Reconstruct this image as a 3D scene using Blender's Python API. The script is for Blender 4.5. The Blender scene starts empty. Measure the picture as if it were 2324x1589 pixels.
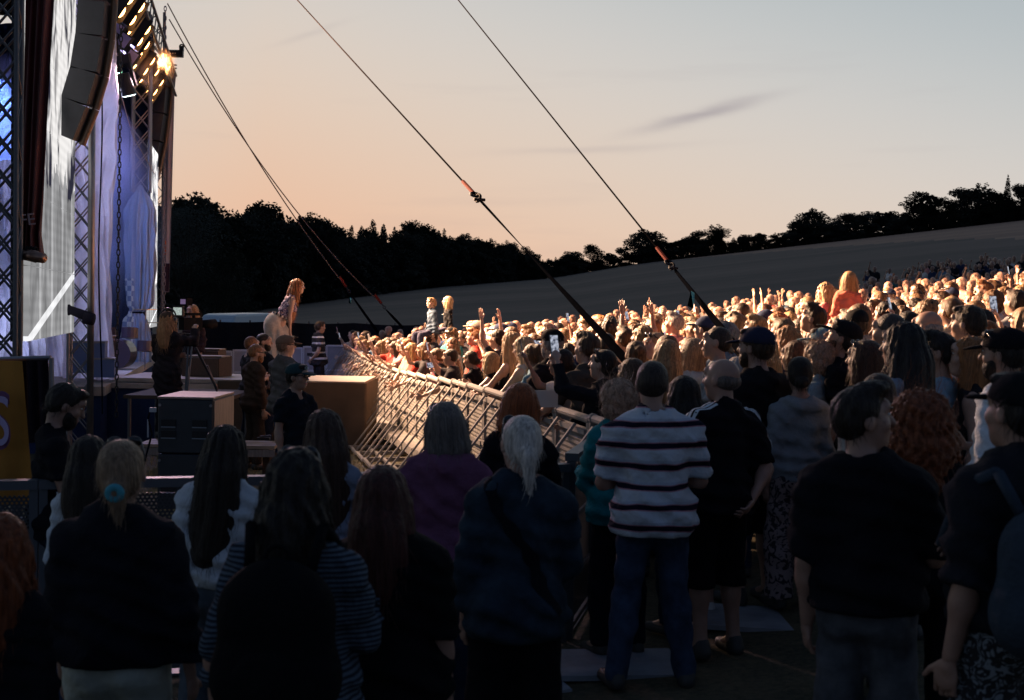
import bpy, bmesh, math, random
import numpy as np
from mathutils import Vector, Matrix, Euler
random.seed(7); rng = np.random.default_rng(7)
scene = bpy.context.scene
COL = scene.collection
R = math.radians
# ------------------------------------------------------------------ camera
F = 2900.0; CX = 1162.0; CY = 794.5; EYE = 2.1
pt = math.atan(94.5 / F); ro = R(1.0)
fw = Vector((0, math.cos(pt), -math.sin(pt))); rt = Vector((1, 0, 0)); up = rt.cross(fw)
rt2 = rt * math.cos(ro) + up * math.sin(ro); up2 = up * math.cos(ro) - rt * math.sin(ro)
cam_d = bpy.data.cameras.new('camera'); cam = bpy.data.objects.new('camera', cam_d); COL.objects.link(cam)
cam.matrix_world = Matrix(((rt2.x, up2.x, -fw.x, 0), (rt2.y, up2.y, -fw.y, 0), (rt2.z, up2.z, -fw.z, EYE), (0, 0, 0, 1)))
cam_d.sensor_width = 36; cam_d.lens = 36 * F / 2324; cam_d.clip_end = 5000; cam_d.clip_start = 0.1
cam_d.dof.use_dof = True; cam_d.dof.focus_distance = 17.0; cam_d.dof.aperture_fstop = 4.5
scene.camera = cam
scene.view_settings.view_transform = 'Standard'; scene.view_settings.look = 'None'
scene.view_settings.exposure = 0.0; scene.view_settings.gamma = 1.0; scene.view_settings.use_curve_mapping = False
scene.cycles.max_bounces = 5; scene.cycles.diffuse_bounces = 2; scene.cycles.transparent_max_bounces = 12
scene.cycles.volume_bounces = 0; scene.cycles.sample_clamp_indirect = 3.0
# ------------------------------------------------------------------ sky
def lin(c):
    return tuple(((v / 255.0) / 12.92 if v / 255.0 <= 0.04045 else ((v / 255.0 + 0.055) / 1.055) ** 2.4) for v in c)
world = bpy.data.worlds.new('World'); scene.world = world; world.use_nodes = True
wt = world.node_tree; wn = wt.nodes; wl = wt.links; wn.clear()
def N(nt, typ, **kw):
    n = nt.nodes.new(typ)
    for k, v in kw.items():
        if k.startswith('i_'):
            key = k[2:]; key = int(key) if key.isdigit() else key
            n.inputs[key].default_value = v
        else: setattr(n, k, v)
    return n
def M_(nt, op, a, b=None, c=None, clamp=False):
    n = nt.nodes.new('ShaderNodeMath'); n.operation = op; n.use_clamp = clamp
    for i, v in enumerate((a, b, c)):
        if v is None: continue
        if isinstance(v, (int, float)): n.inputs[i].default_value = v
        else: nt.links.new(v, n.inputs[i])
    return n.outputs[0]
tc = N(wt, 'ShaderNodeTexCoord'); sx = N(wt, 'ShaderNodeSeparateXYZ'); wl.new(tc.outputs['Generated'], sx.inputs[0])
X_, Y_, Z_ = sx.outputs
el = M_(wt, 'ARCSINE', Z_)
az = M_(wt, 'ARCTAN2', X_, Y_)
daz = M_(wt, 'ABSOLUTE', M_(wt, 'ADD', az, R(11)))
daz = M_(wt, 'MINIMUM', daz, M_(wt, 'SUBTRACT', 2 * math.pi, daz))
v = M_(wt, 'ADD', M_(wt, 'MULTIPLY', M_(wt, 'MAXIMUM', el, 0.0), 0.68 / R(13.6)), M_(wt, 'MULTIPLY', daz, 0.45 / R(34)))
vs = M_(wt, 'DIVIDE', v, 4.0)
ramp = N(wt, 'ShaderNodeValToRGB'); wl.new(vs, ramp.inputs[0])
cr = ramp.color_ramp; cr.interpolation = 'B_SPLINE'
stops = [(0.0, (238, 178, 144)), (0.05, (235, 192, 162)), (0.12, (226, 206, 188)), (0.19, (210, 207, 203)), (0.26, (181, 190, 194)), (0.36, (158, 172, 180)), (0.6, (84, 102, 132)), (1.0, (56, 73, 103))]
cr.elements[0].position = 0; cr.elements[0].color = (*lin(stops[0][1]), 1)
cr.elements[1].position = 1; cr.elements[1].color = (*lin(stops[-1][1]), 1)
for p, c in stops[1:-1]:
    e = cr.elements.new(p); e.color = (*lin(c), 1)
# thin cirrus
mp = N(wt, 'ShaderNodeMapping'); wl.new(tc.outputs['Generated'], mp.inputs[0]); mp.inputs['Scale'].default_value = (1.7, 1.7, 17)
mp.inputs['Rotation'].default_value = (0, R(-9), 0)
nz = N(wt, 'ShaderNodeTexNoise', i_Scale=1.9, i_Detail=6.0, i_Roughness=0.55); wl.new(mp.outputs[0], nz.inputs[0])
cl = M_(wt, 'MULTIPLY', M_(wt, 'SUBTRACT', nz.outputs[0], 0.60, clamp=True), 2.4, clamp=True)
def wisp(a0, aw, e0, sl, ew, amt):
    ta = M_(wt, 'DIVIDE', M_(wt, 'SUBTRACT', az, a0), aw); te = M_(wt, 'DIVIDE', M_(wt, 'SUBTRACT', el, M_(wt, 'ADD', M_(wt, 'MULTIPLY', M_(wt, 'SUBTRACT', az, a0), sl), e0)), ew)
    te = M_(wt, 'ADD', te, M_(wt, 'MULTIPLY', M_(wt, 'SUBTRACT', nw.outputs[0], .5), 2.4))
    return M_(wt, 'MULTIPLY', M_(wt, 'EXPONENT', M_(wt, 'MULTIPLY', M_(wt, 'ADD', M_(wt, 'MULTIPLY', ta, ta), M_(wt, 'MULTIPLY', te, te)), -1.0)), amt)
mw = N(wt, 'ShaderNodeMapping'); wl.new(tc.outputs['Generated'], mw.inputs[0]); mw.inputs['Scale'].default_value = (14, 14, 60); nw = N(wt, 'ShaderNodeTexNoise', i_Scale=1.0, i_Detail=5.0); wl.new(mw.outputs[0], nw.inputs[0])
cl = M_(wt, 'MULTIPLY', cl, .3)
for q_ in ((.145, .045, .151, .26, .0042, .62), (.06, .07, .124, .05, .003, .2), (-.16, .025, .205, .35, .0025, .15)): cl = M_(wt, 'MAXIMUM', cl, wisp(*q_))
mx = N(wt, 'ShaderNodeMix', data_type='RGBA'); wl.new(cl, mx.inputs[0]); wl.new(ramp.outputs[0], mx.inputs[6]); mx.inputs[7].default_value = (*lin((158, 150, 156)), 1)
# below the horizon: dark earth
gm = N(wt, 'ShaderNodeMapRange', i_1=-0.02, i_2=0.0); wl.new(Z_, gm.inputs[0])
mg = N(wt, 'ShaderNodeMix', data_type='RGBA'); wl.new(gm.outputs[0], mg.inputs[0]); mg.inputs[6].default_value = (0.012, 0.013, 0.014, 1); wl.new(mx.outputs[2], mg.inputs[7])
bg = N(wt, 'ShaderNodeBackground', i_Strength=1.0); wl.new(mg.outputs[2], bg.inputs[0])
wo = N(wt, 'ShaderNodeOutputWorld'); wl.new(bg.outputs[0], wo.inputs[0])
# ------------------------------------------------------------------ placing helpers
def P(xd, yd, Y):
    """world point on the ray of a measured photo position at distance Y"""
    d = fw + rt2 * ((xd - CX) / F) + up2 * ((CY - yd) / F)
    return Vector((0, 0, EYE)) + d * (Y / d.y)
def proj(p):
    vv = Vector(p) - Vector((0, 0, EYE)); dd = vv.dot(fw)
    return CX + F * vv.dot(rt2) / dd, CY - F * vv.dot(up2) / dd, dd
Tu = [(-0.7, 0.6), (-0.3, 1.5), (-.21, 2.6), (-.125, 6.2), (-.056, 8.6), (.03, 10.6), (.1, 15), (.237, 21.2), (.4, 28.7), (.7, 38)]
tux = np.array([a for a, b in Tu]); tuy = np.array([b for a, b in Tu])
def terr(X, Y):
    X = np.asarray(X, float); Y = np.asarray(Y, float)
    Yc = np.maximum(Y, 1.0)
    w = np.clip((Yc - 45) / 305, 0, 1)
    Xn = np.where(Yc > 45, X / Yc * 45, X)
    near = 0.12 * np.log1p(np.exp(np.clip((Xn - 0.4) * 2, -30, 30))) / 2
    near = np.minimum(near, 3.0 + 0.02 * np.maximum(Xn, 0))
    pit = 0.22 / (1 + np.exp((Xn + 1.2) * 2.5)) * np.clip((Yc - 10) / 5, 0, 1)
    far = np.interp(X / Yc, tux, tuy)
    return (near - pit) * (1 - w) + far * w
def tz(x, y): return float(terr(x, y))
# ------------------------------------------------------------------ lights
def spot(name, loc, target, power, color, size=90, blend=0.3, rad=0.15):
    d = bpy.data.lights.new(name, 'SPOT'); d.energy = power; d.color = color; d.spot_size = R(size); d.spot_blend = blend; d.shadow_soft_size = rad
    o = bpy.data.objects.new(name, d); COL.objects.link(o); o.location = loc
    o.rotation_euler = (Vector(target) - Vector(loc)).to_track_quat('-Z', 'Y').to_euler(); return o
def S(a, n, z=0.0):
    """stage frame: a = distance along the stage front, n = metres out towards the audience"""
    return Vector((-5.9 - .205 * (a - 18) + .98 * n, a + .2 * n, z))
WARM = (1.0, 0.61, 0.36)
for i, a in enumerate((20.5, 23.0, 25.5, 28.0, 30.5)):
    q_ = S(a, 0.35, 6.9); th_ = math.atan2(9.6 - q_.y, .6 - q_.x) + R(50)
    spot('blinder_beam', q_, q_ + Vector((12.5 * math.cos(th_), 12.5 * math.sin(th_), -1.3)), 30000, WARM, size=106, blend=0.7, rad=0.2)
spot('stage_wash_blue', (-9.2, 22.5, 6.0), (-9.5, 27, 0.5), 3200, (0.2, 0.36, 1.0), size=100, blend=0.8, rad=.3)
spot('stage_wash_violet', (-8.2, 26.5, 6.6), (-7.0, 20, 2.5), 800, (0.6, 0.52, 1.0), size=110, blend=0.8, rad=.3)
spot('stage_wash_white', (-7.8, 22.0, 6.4), (-8.8, 25.5, 3.0), 220, (0.6, 0.66, 1.0), size=90, blend=0.8, rad=.2)
spot('stage_spill', S(22.5, .2, 6.0), (-.2, 5.6, 1.3), 2100, (1.0, .58, .62), size=44, blend=.6, rad=.25)
spot('follow_spot', S(24, -.5, 7.0), (-3.6, 20.5, 2.0), 900, (1.0, 0.78, 0.66), size=16, blend=0.5, rad=.1)
# ------------------------------------------------------------------ materials
MATS = {}
def mat_base(name):
    m = bpy.data.materials.new(name); m.use_nodes = True
    nt = m.node_tree; b = nt.nodes['Principled BSDF']; return m, nt, b
def plain(name, col, rough=0.6, metal=0.0, noise=0.0, scale=8.0, bump=0.0, emit=None, es=0.0, stretch=None):
    key = ('p', name, tuple(col), rough, metal, noise, scale, bump, emit, es, stretch)
    if key in MATS: return MATS[key]
    m, nt, b = mat_base(name)
    b.inputs['Base Color'].default_value = (*col, 1); b.inputs['Roughness'].default_value = rough; b.inputs['Metallic'].default_value = metal
    if name in ('fabric', 'denim', 'crop_field', 'leaf_dark', 'leaf_mid', 'blue_skirt', 'skirt_cloth'): b.inputs['Specular IOR Level'].default_value = .06
    if name in ('webbing', 'rope_steel'): b.inputs['Specular IOR Level'].default_value = 0.0
    elif rough >= .7: b.inputs['Specular IOR Level'].default_value = .08
    if emit: b.inputs['Emission Color'].default_value = (*emit, 1); b.inputs['Emission Strength'].default_value = es
    if noise or bump:
        t = N(nt, 'ShaderNodeTexCoord'); src = t.outputs['Object']
        if stretch:
            mpp = N(nt, 'ShaderNodeMapping'); nt.links.new(src, mpp.inputs[0]); mpp.inputs['Scale'].default_value = stretch; src = mpp.outputs[0]
        n = N(nt, 'ShaderNodeTexNoise', i_Scale=scale, i_Detail=5.0, i_Roughness=0.6); nt.links.new(src, n.inputs[0])
        if noise:
            mr = N(nt, 'ShaderNodeMapRange', i_1=0.3, i_2=0.7, i_3=1 - noise, i_4=1 + noise); nt.links.new(n.outputs[0], mr.inputs[0])
            mm = N(nt, 'ShaderNodeMix', data_type='RGBA', blend_type='MULTIPLY'); mm.inputs[0].default_value = 1
            mm.inputs[6].default_value = (*col, 1); nt.links.new(mr.outputs[0], mm.inputs[7]); nt.links.new(mm.outputs[2], b.inputs['Base Color'])
        if bump:
            bp = N(nt, 'ShaderNodeBump', i_Strength=bump, i_Distance=0.02); nt.links.new(n.outputs[0], bp.inputs['Height']); nt.links.new(bp.outputs[0], b.inputs['Normal'])
    MATS[key] = m; return m
def fabric(col): return plain('fabric', col, 0.92, 0, 0.15, 11.0, 0.9)
def denim(col): return plain('denim', col, 0.9, 0, 0.45, 9.0, 0.5)
def skinm(col):
    key = ('s', tuple(col))
    if key in MATS: return MATS[key]
    m = plain('skin', col, 0.5, 0, 0.12, 14.0, 0.12); MATS[key] = m; return m
def hairm(col, curly=False):
    key = ('h', tuple(col), curly)
    if key in MATS: return MATS[key]
    m, nt, b = mat_base('hair')
    t = N(nt, 'ShaderNodeTexCoord'); mpp = N(nt, 'ShaderNodeMapping'); nt.links.new(t.outputs['Object'], mpp.inputs[0])
    mpp.inputs['Scale'].default_value = (45, 45, 30) if curly else (120, 120, 5)
    n = N(nt, 'ShaderNodeTexNoise', i_Scale=1.0, i_Detail=3.0, i_Roughness=0.6, i_Distortion=1.2 if curly else .3); nt.links.new(mpp.outputs[0], n.inputs[0])
    rp = N(nt, 'ShaderNodeValToRGB'); nt.links.new(n.outputs[0], rp.inputs[0])
    rp.color_ramp.elements[0].position = .32; rp.color_ramp.elements[1].position = .7
    rp.color_ramp.elements[0].color = (*[c * .45 for c in col], 1); rp.color_ramp.elements[1].color = (*[min(1, c * 1.5) for c in col], 1)
    nt.links.new(rp.outputs[0], b.inputs['Base Color']); b.inputs['Roughness'].default_value = .5; b.inputs['Specular IOR Level'].default_value = .25
    bp = N(nt, 'ShaderNodeBump', i_Strength=0.9, i_Distance=0.012); nt.links.new(n.outputs[0], bp.inputs['Height']); nt.links.new(bp.outputs[0], b.inputs['Normal'])
    MATS[key] = m; return m
def stripes(name, cols, period, axis='Z', rough=.9, offset=0.0):
    """horizontal knitted stripes; cols = [(pos, colour)...] over one period in metres"""
    m, nt, b = mat_base(name)
    t = N(nt, 'ShaderNodeTexCoord'); s = N(nt, 'ShaderNodeSeparateXYZ'); nt.links.new(t.outputs['Object'], s.inputs[0])
    nz_ = N(nt, 'ShaderNodeTexNoise', i_Scale=3.0); nt.links.new(t.outputs['Object'], nz_.inputs[0])
    z = M_(nt, 'ADD', s.outputs[axis], M_(nt, 'MULTIPLY', nz_.outputs[0], 0.06))
    f = M_(nt, 'FRACT', M_(nt, 'DIVIDE', M_(nt, 'ADD', z, offset), period))
    rp = N(nt, 'ShaderNodeValToRGB'); nt.links.new(f, rp.inputs[0]); c_ = rp.color_ramp; c_.interpolation = 'CONSTANT'
    c_.elements[0].position = cols[0][0]; c_.elements[0].color = (*cols[0][1], 1); c_.elements[1].position = cols[-1][0]; c_.elements[1].color = (*cols[-1][1], 1)
    for p, c in cols[1:-1]:
        e = c_.elements.new(p); e.color = (*c, 1)
    n = N(nt, 'ShaderNodeTexNoise', i_Scale=11.0, i_Detail=5.0); nt.links.new(t.outputs['Object'], n.inputs[0])
    bp = N(nt, 'ShaderNodeBump', i_Strength=.9, i_Distance=.04); nt.links.new(n.outputs[0], bp.inputs['Height']); nt.links.new(bp.outputs[0], b.inputs['Normal'])
    nt.links.new(rp.outputs[0], b.inputs['Base Color']); b.inputs['Roughness'].default_value = rough; b.inputs['Specular IOR Level'].default_value = .08; return m
# ------------------------------------------------------------------ object helpers
def tag(o, label=None, cat=None, group=None, kind=None):
    if label: o['label'] = label
    if cat: o['category'] = cat
    if group: o['group'] = group
    if kind: o['kind'] = kind
    return o
def empty(name, loc=(0, 0, 0), rz=0.0, scale=1.0, parent=None):
    o = bpy.data.objects.new(name, None); COL.objects.link(o); o.location = loc; o.rotation_euler = (0, 0, rz); o.scale = (scale,) * 3
    o.empty_display_size = .1
    if parent: o.parent = parent
    return o
def link(name, me, mats=None, parent=None, objmat=False):
    o = bpy.data.objects.new(name, me); COL.objects.link(o)
    if parent: o.parent = parent
    if mats is not None:
        if not isinstance(mats, (list, tuple)): mats = [mats]
        while len(me.materials) < len(mats): me.materials.append(None)
        for i, m in enumerate(mats):
            if objmat:
                o.material_slots[i].link = 'OBJECT'; o.material_slots[i].material = m
            else: me.materials[i] = m
    return o
class MB:
    """collects simple shapes into one mesh"""
    def __init__(s): s.v = []; s.f = []; s.m = []; s.cur = 0; s.smooth = False
    def add(s, vs, fs):
        o = len(s.v); s.v += [tuple(q) for q in vs]; s.f += [tuple(i + o for i in f) for f in fs]; s.m += [s.cur] * len(fs)
    def box(s, c, d, M=None):
        x, y, z = d[0] / 2, d[1] / 2, d[2] / 2
        vs = [Vector((a, b, e)) for a in (-x, x) for b in (-y, y) for e in (-z, z)]
        if M is not None: vs = [M @ q for q in vs]
        vs = [q + Vector(c) for q in vs]
        s.add(vs, [(0, 1, 3, 2), (4, 6, 7, 5), (0, 4, 5, 1), (2, 3, 7, 6), (0, 2, 6, 4), (1, 5, 7, 3)]); return s
    def tube(s, a, b, r, r2=None, n=8, cap=True):
        a = Vector(a); b = Vector(b); r2 = r if r2 is None else r2
        d = (b - a).normalized(); u = d.orthogonal().normalized(); w = d.cross(u)
        vs = []
        for (p, q) in ((a, r), (b, r2)):
            for i in range(n):
                t = 2 * math.pi * i / n; vs.append(p + (u * math.cos(t) + w * math.sin(t)) * q)
        fs = [(i, (i + 1) % n, n + (i + 1) % n, n + i) for i in range(n)]
        if cap: fs += [tuple(range(n))[::-1], tuple(range(n, 2 * n))]
        s.add(vs, fs); return s
    def path(s, pts, r, n=6):
        for a, b in zip(pts[:-1], pts[1:]): s.tube(a, b, r, n=n)
        return s
    def torus(s, c, Rr, r, M=None, n=12, k=6, arc=1.0, sy=1.0):
        vs = []; fs = []
        for i in range(n):
            t = 2 * math.pi * arc * i / n
            for j in range(k):
                p_ = 2 * math.pi * j / k
                q = Vector(((Rr + r * math.cos(p_)) * math.cos(t), (Rr + r * math.cos(p_)) * math.sin(t) * sy, r * math.sin(p_)))
                if M is not None: q = M @ q
                vs.append(q + Vector(c))
        last = n if arc >= 1 else n - 1
        for i in range(last):
            for j in range(k):
                fs.append((i * k + j, ((i + 1) % n) * k + j, ((i + 1) % n) * k + (j + 1) % k, i * k + (j + 1) % k))
        s.add(vs, fs); return s
    def ball(s, c, r, M=None, n=10, k=7):
        r = (r,) * 3 if isinstance(r, (int, float)) else r
        vs = [Vector((0, 0, r[2]))]; fs = []
        for j in range(1, k):
            ph = math.pi * j / k
            for i in range(n):
                t = 2 * math.pi * i / n; vs.append(Vector((r[0] * math.sin(ph) * math.cos(t), r[1] * math.sin(ph) * math.sin(t), r[2] * math.cos(ph))))
        vs.append(Vector((0, 0, -r[2])))
        for i in range(n): fs.append((0, 1 + i, 1 + (i + 1) % n))
        for j in range(k - 2):
            for i in range(n): fs.append((1 + j * n + i, 1 + (j + 1) * n + i, 1 + (j + 1) * n + (i + 1) % n, 1 + j * n + (i + 1) % n))
        l = len(vs) - 1
        for i in range(n): fs.append((l, 1 + (k - 2) * n + (i + 1) % n, 1 + (k - 2) * n + i))
        if M is not None: vs = [M @ q for q in vs]
        s.add([q + Vector(c) for q in vs], fs); return s
    def grid(s, fn, nu, nv, thick=0.0):
        vs = [fn(i / nu, j / nv) for j in range(nv + 1) for i in range(nu + 1)]
        fs = [(j * (nu + 1) + i, j * (nu + 1) + i + 1, (j + 1) * (nu + 1) + i + 1, (j + 1) * (nu + 1) + i) for j in range(nv) for i in range(nu)]
        s.add(vs, fs); return s
    def mesh(s, name, smooth=False):
        me = bpy.data.meshes.new(name); me.from_pydata(s.v, [], s.f); me.update()
        if any(s.m): me.polygons.foreach_set('material_index', s.m)
        if smooth or s.smooth: me.polygons.foreach_set('use_smooth', [True] * len(s.f))
        return me
    def build(s, name, mats, parent=None, smooth=False): return link(name, s.mesh(name, smooth), mats, parent)
def text_obj(name, body, size, mat_, M, parent=None, ext=0.004):
    c = bpy.data.curves.new(name, 'FONT'); c.body = body; c.size = size; c.extrude = ext; c.align_x = 'CENTER'; c.align_y = 'CENTER'
    o = bpy.data.objects.new(name, c); dg = None
    me = bpy.data.meshes.new_from_object(o); bpy.data.objects.remove(o)
    me.transform(M)
    return link(name, me, mat_, parent)
# ------------------------------------------------------------------ implicit-surface figures
def axis(lo, hi, fine, coarse, flo, fhi):
    out = [lo]
    while out[-1] < hi:
        out.append(out[-1] + (fine if flo <= out[-1] < fhi else coarse))
    return np.array(out)
class Field:
    def __init__(s): s.p = []
    def ell(s, c, r, rot=None, k=.03, sub=False, clip=None): s.p.append(('e', np.array(c, float), np.array(r, float), None if rot is None else np.array(rot), k, sub, clip)); return s
    def cap(s, a, b, ra, rb=None, k=.03, sub=False, clip=None): s.p.append(('c', np.array(a, float), np.array(b, float), (ra, ra if rb is None else rb), k, sub, clip)); return s
    def bounds(s):
        lo = np.full(3, 9.); hi = np.full(3, -9.)
        for q in s.p:
            if q[5]: continue
            if q[0] == 'e': m = q[2].max() if q[3] is not None else q[2]; l, h = q[1] - m, q[1] + m
            else: m = max(q[3]); l, h = np.minimum(q[1], q[2]) - m, np.maximum(q[1], q[2]) + m
            lo = np.minimum(lo, l); hi = np.maximum(hi, h)
        return lo - .03, hi + .03
    def solve(s, res=.018, fine=None, fc=None, fr=.14, planes=(), disp=None):
        lo, hi = s.bounds()
        if fine is None: ax = [np.arange(lo[i], hi[i] + res, res) for i in range(3)]
        else: ax = [axis(lo[i], hi[i], fine, res, fc[i] - fr, fc[i] + fr) for i in range(3)]
        vol = np.full([len(a) for a in ax], .5, np.float32)
        for q in s.p:
            k = q[4]
            if q[0] == 'e': m = q[2].max() if q[3] is not None else q[2]; l, h = q[1] - m, q[1] + m
            else: m = max(q[3]); l, h = np.minimum(q[1], q[2]) - m, np.maximum(q[1], q[2]) + m
            mg = max(k, .02) * 1.2 + res * 2
            sl = tuple(slice(max(0, np.searchsorted(ax[i], l[i] - mg) - 1), np.searchsorted(ax[i], h[i] + mg) + 1) for i in range(3))
            g = [ax[i][sl[i]].astype(np.float32) for i in range(3)]
            if min(len(a) for a in g) == 0: continue
            Xg = g[0][:, None, None]; Yg = g[1][None, :, None]; Zg = g[2][None, None, :]
            if q[0] == 'e':
                dx, dy, dz = Xg - q[1][0], Yg - q[1][1], Zg - q[1][2]
                if q[3] is not None:
                    m_ = q[3]
                    dx, dy, dz = (m_[0][0] * dx + m_[1][0] * dy + m_[2][0] * dz, m_[0][1] * dx + m_[1][1] * dy + m_[2][1] * dz, m_[0][2] * dx + m_[1][2] * dy + m_[2][2] * dz)
                r = q[2]
                k0 = np.sqrt((dx / r[0]) ** 2 + (dy / r[1]) ** 2 + (dz / r[2]) ** 2)
                k1 = np.sqrt((dx / r[0] ** 2) ** 2 + (dy / r[1] ** 2) ** 2 + (dz / r[2] ** 2) ** 2) + 1e-6
                d = k0 * (k0 - 1) / k1
            else:
                a, b = q[1], q[2]; ba = b - a; L2 = max((ba ** 2).sum(), 1e-9)
                dx, dy, dz = Xg - a[0], Yg - a[1], Zg - a[2]
                t = np.clip((dx * ba[0] + dy * ba[1] + dz * ba[2]) / L2, 0, 1)
                d = np.sqrt((dx - t * ba[0]) ** 2 + (dy - t * ba[1]) ** 2 + (dz - t * ba[2]) ** 2) - (q[3][0] + (q[3][1] - q[3][0]) * t)
            if q[6] is not None:
                nn, cc = q[6]; d = np.maximum(d, nn[0] * Xg + nn[1] * Yg + nn[2] * Zg - cc)
            V = vol[sl]
            if q[5]:
                d = -d; hh = np.maximum(k - np.abs(V - d), 0) / k; vol[sl] = np.maximum(V, d) + hh * hh * k * .25
            else:
                hh = np.maximum(k - np.abs(V - d), 0) / k; vol[sl] = np.minimum(V, d) - hh * hh * k * .25
        Xg = ax[0][:, None, None]; Yg = ax[1][None, :, None]; Zg = ax[2][None, None, :]
        if disp is not None: vol = vol + disp(Xg, Yg, Zg)
        for nn, cc in planes: vol = np.maximum(vol, nn[0] * Xg + nn[1] * Yg + nn[2] * Zg - cc)
        vol[0] = .5; vol[-1] = .5; vol[:, 0] = .5; vol[:, -1] = .5; vol[:, :, 0] = .5; vol[:, :, -1] = .5
        return nets(vol, ax)
CORN = [(i, j, k) for i in (0, 1) for j in (0, 1) for k in (0, 1)]
EDG = [(a, b) for a in range(8) for b in range(a + 1, 8) if sum(abs(CORN[a][i] - CORN[b][i]) for i in range(3)) == 1]
def nets(vol, ax):
    ins = vol < 0
    n = [d - 1 for d in vol.shape]
    cnt = np.zeros(n, np.int8)
    for c in CORN: cnt += ins[c[0]:c[0] + n[0], c[1]:c[1] + n[1], c[2]:c[2] + n[2]]
    act = (cnt > 0) & (cnt < 8)
    idx = np.argwhere(act)
    if len(idx) == 0: return np.zeros((0, 3)), np.zeros((0, 4), int)
    ids = np.full(n, -1, np.int64); ids[act] = np.arange(len(idx))
    I, J, K = idx.T
    val = np.stack([vol[I + c[0], J + c[1], K + c[2]] for c in CORN], 1)
    pos = np.stack([np.stack([ax[0][I + c[0]], ax[1][J + c[1]], ax[2][K + c[2]]], 1) for c in CORN], 1)
    acc = np.zeros((len(idx), 3)); num = np.zeros(len(idx))
    for a, b in EDG:
        va, vb = val[:, a], val[:, b]; mk = (va < 0) != (vb < 0)
        t = np.where(mk, va / np.where(mk, va - vb, 1), 0)
        acc += np.where(mk[:, None], pos[:, a] + (pos[:, b] - pos[:, a]) * t[:, None], 0); num += mk
    verts = acc / num[:, None]
    quads = []
    for axn in range(3):
        o = [0, 0, 0]; o[axn] = 1; u, w = [(1, 2), (2, 0), (0, 1)][axn]
        A = ins[:-1 if axn == 0 else None, :-1 if axn == 1 else None, :-1 if axn == 2 else None]
        B = ins[1 if axn == 0 else 0:, 1 if axn == 1 else 0:, 1 if axn == 2 else 0:]
        e = np.argwhere(A != B)
        if len(e) == 0: continue
        e = e[(e[:, u] > 0) & (e[:, w] > 0) & (e[:, u] < vol.shape[u] - 1) & (e[:, w] < vol.shape[w] - 1)]
        fl = A[e[:, 0], e[:, 1], e[:, 2]]
        q = []
        for du, dw in ((-1, -1), (0, -1), (0, 0), (-1, 0)):
            ee = e.copy(); ee[:, u] += du; ee[:, w] += dw; q.append(ids[ee[:, 0], ee[:, 1], ee[:, 2]])
        q = np.stack(q, 1); q[~fl] = q[~fl][:, ::-1]; quads.append(q)
    return verts, np.concatenate(quads)
def merge(parts):
    V = []; Q = []; MI = []; o = 0
    for (v_, q_, mi) in parts:
        V.append(np.asarray(v_, float).reshape(-1, 3)); Q += [tuple(int(x) + o for x in f) for f in q_]; MI += [mi] * len(q_); o += len(v_)
    return np.concatenate(V), Q, MI
def mk(name, V, Q, MI=None, scale=1.0):
    me = bpy.data.meshes.new(name)
    me.from_pydata((np.asarray(V) * scale).tolist(), [], [tuple(map(int, f)) for f in Q]) ; me.update()
    me.polygons.foreach_set('use_smooth', [True] * len(me.polygons))
    if MI is not None: me.polygons.foreach_set('material_index', MI)
    return me
# ---- hands: wrist at origin, fingers along +Y, palm facing -Z, thumb towards +X
def hand_field(kind):
    f = Field()
    f.cap((0, -.03, 0), (0, .02, 0), .021, .022, k=.012)
    f.ell((0, .05, 0), (.04, .048, .015), k=.015)
    fx = [.030, .010, -.010, -.029]; fl = [.068, .076, .070, .055]
    for i in range(4):
        L = fl[i]; base = np.array((fx[i], .085 - .004 * abs(i - 1), 0)); ux = fx[i] * 4
        if kind == 'open': bend = (0.1, .15); spread = 1.6
        elif kind == 'relaxed': bend = (.55, .6); spread = .4
        elif kind == 'fist': bend = (1.5, 1.5); spread = .1
        elif kind == 'grip': bend = (.9, .9); spread = .5
        elif kind == 'point': bend = (.05, .05) if i == 0 else (1.5, 1.5); spread = .1
        elif kind == 'vee': bend = (.05, .05) if i < 2 else (1.5, 1.5); spread = 3.0
        a = bend[0]; dx = math.sin(ux * spread) if a < 1 else 0
        d1 = np.array((dx, math.cos(a), -math.sin(a))); d1 /= np.linalg.norm(d1)
        a2 = bend[0] + bend[1]; d2 = np.array((dx, math.cos(a2), -math.sin(a2))); d2 /= np.linalg.norm(d2)
        p1 = base + d1 * L * .52; p2 = p1 + d2 * L * .48
        f.cap(base - np.array((0, .02, 0)), p1, .0095, .0085, k=.005); f.cap(p1, p2, .0085, .0072, k=.003)
    if kind in ('fist', 'point', 'vee'): t1, t2 = (.045, .05, -.02), (.02, .075, -.035)
    elif kind == 'grip': t1, t2 = (.05, .055, -.02), (.045, .085, -.045)
    else: t1, t2 = (.06, .055, -.01), (.078, .085, -.015)
    f.cap((.025, .02, -.004), t1, .014, .011, k=.01); f.cap(t1, t2, .0105, .0085, k=.004)
    return f
HANDS = {}
def hand(kind, res=.0065):
    if (kind, res) not in HANDS: HANDS[(kind, res)] = hand_field(kind).solve(res)
    return HANDS[(kind, res)]
def nrm(v_): v_ = np.array(v_, float); return v_ / np.linalg.norm(v_)
def rotx(a): c, s_ = math.cos(a), math.sin(a); return np.array(((1, 0, 0), (0, c, -s_), (0, s_, c)))
def roty(a): c, s_ = math.cos(a), math.sin(a); return np.array(((c, 0, s_), (0, 1, 0), (-s_, 0, c)))
def rotz(a): c, s_ = math.cos(a), math.sin(a); return np.array(((c, -s_, 0), (s_, c, 0), (0, 0, 1)))
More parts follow.
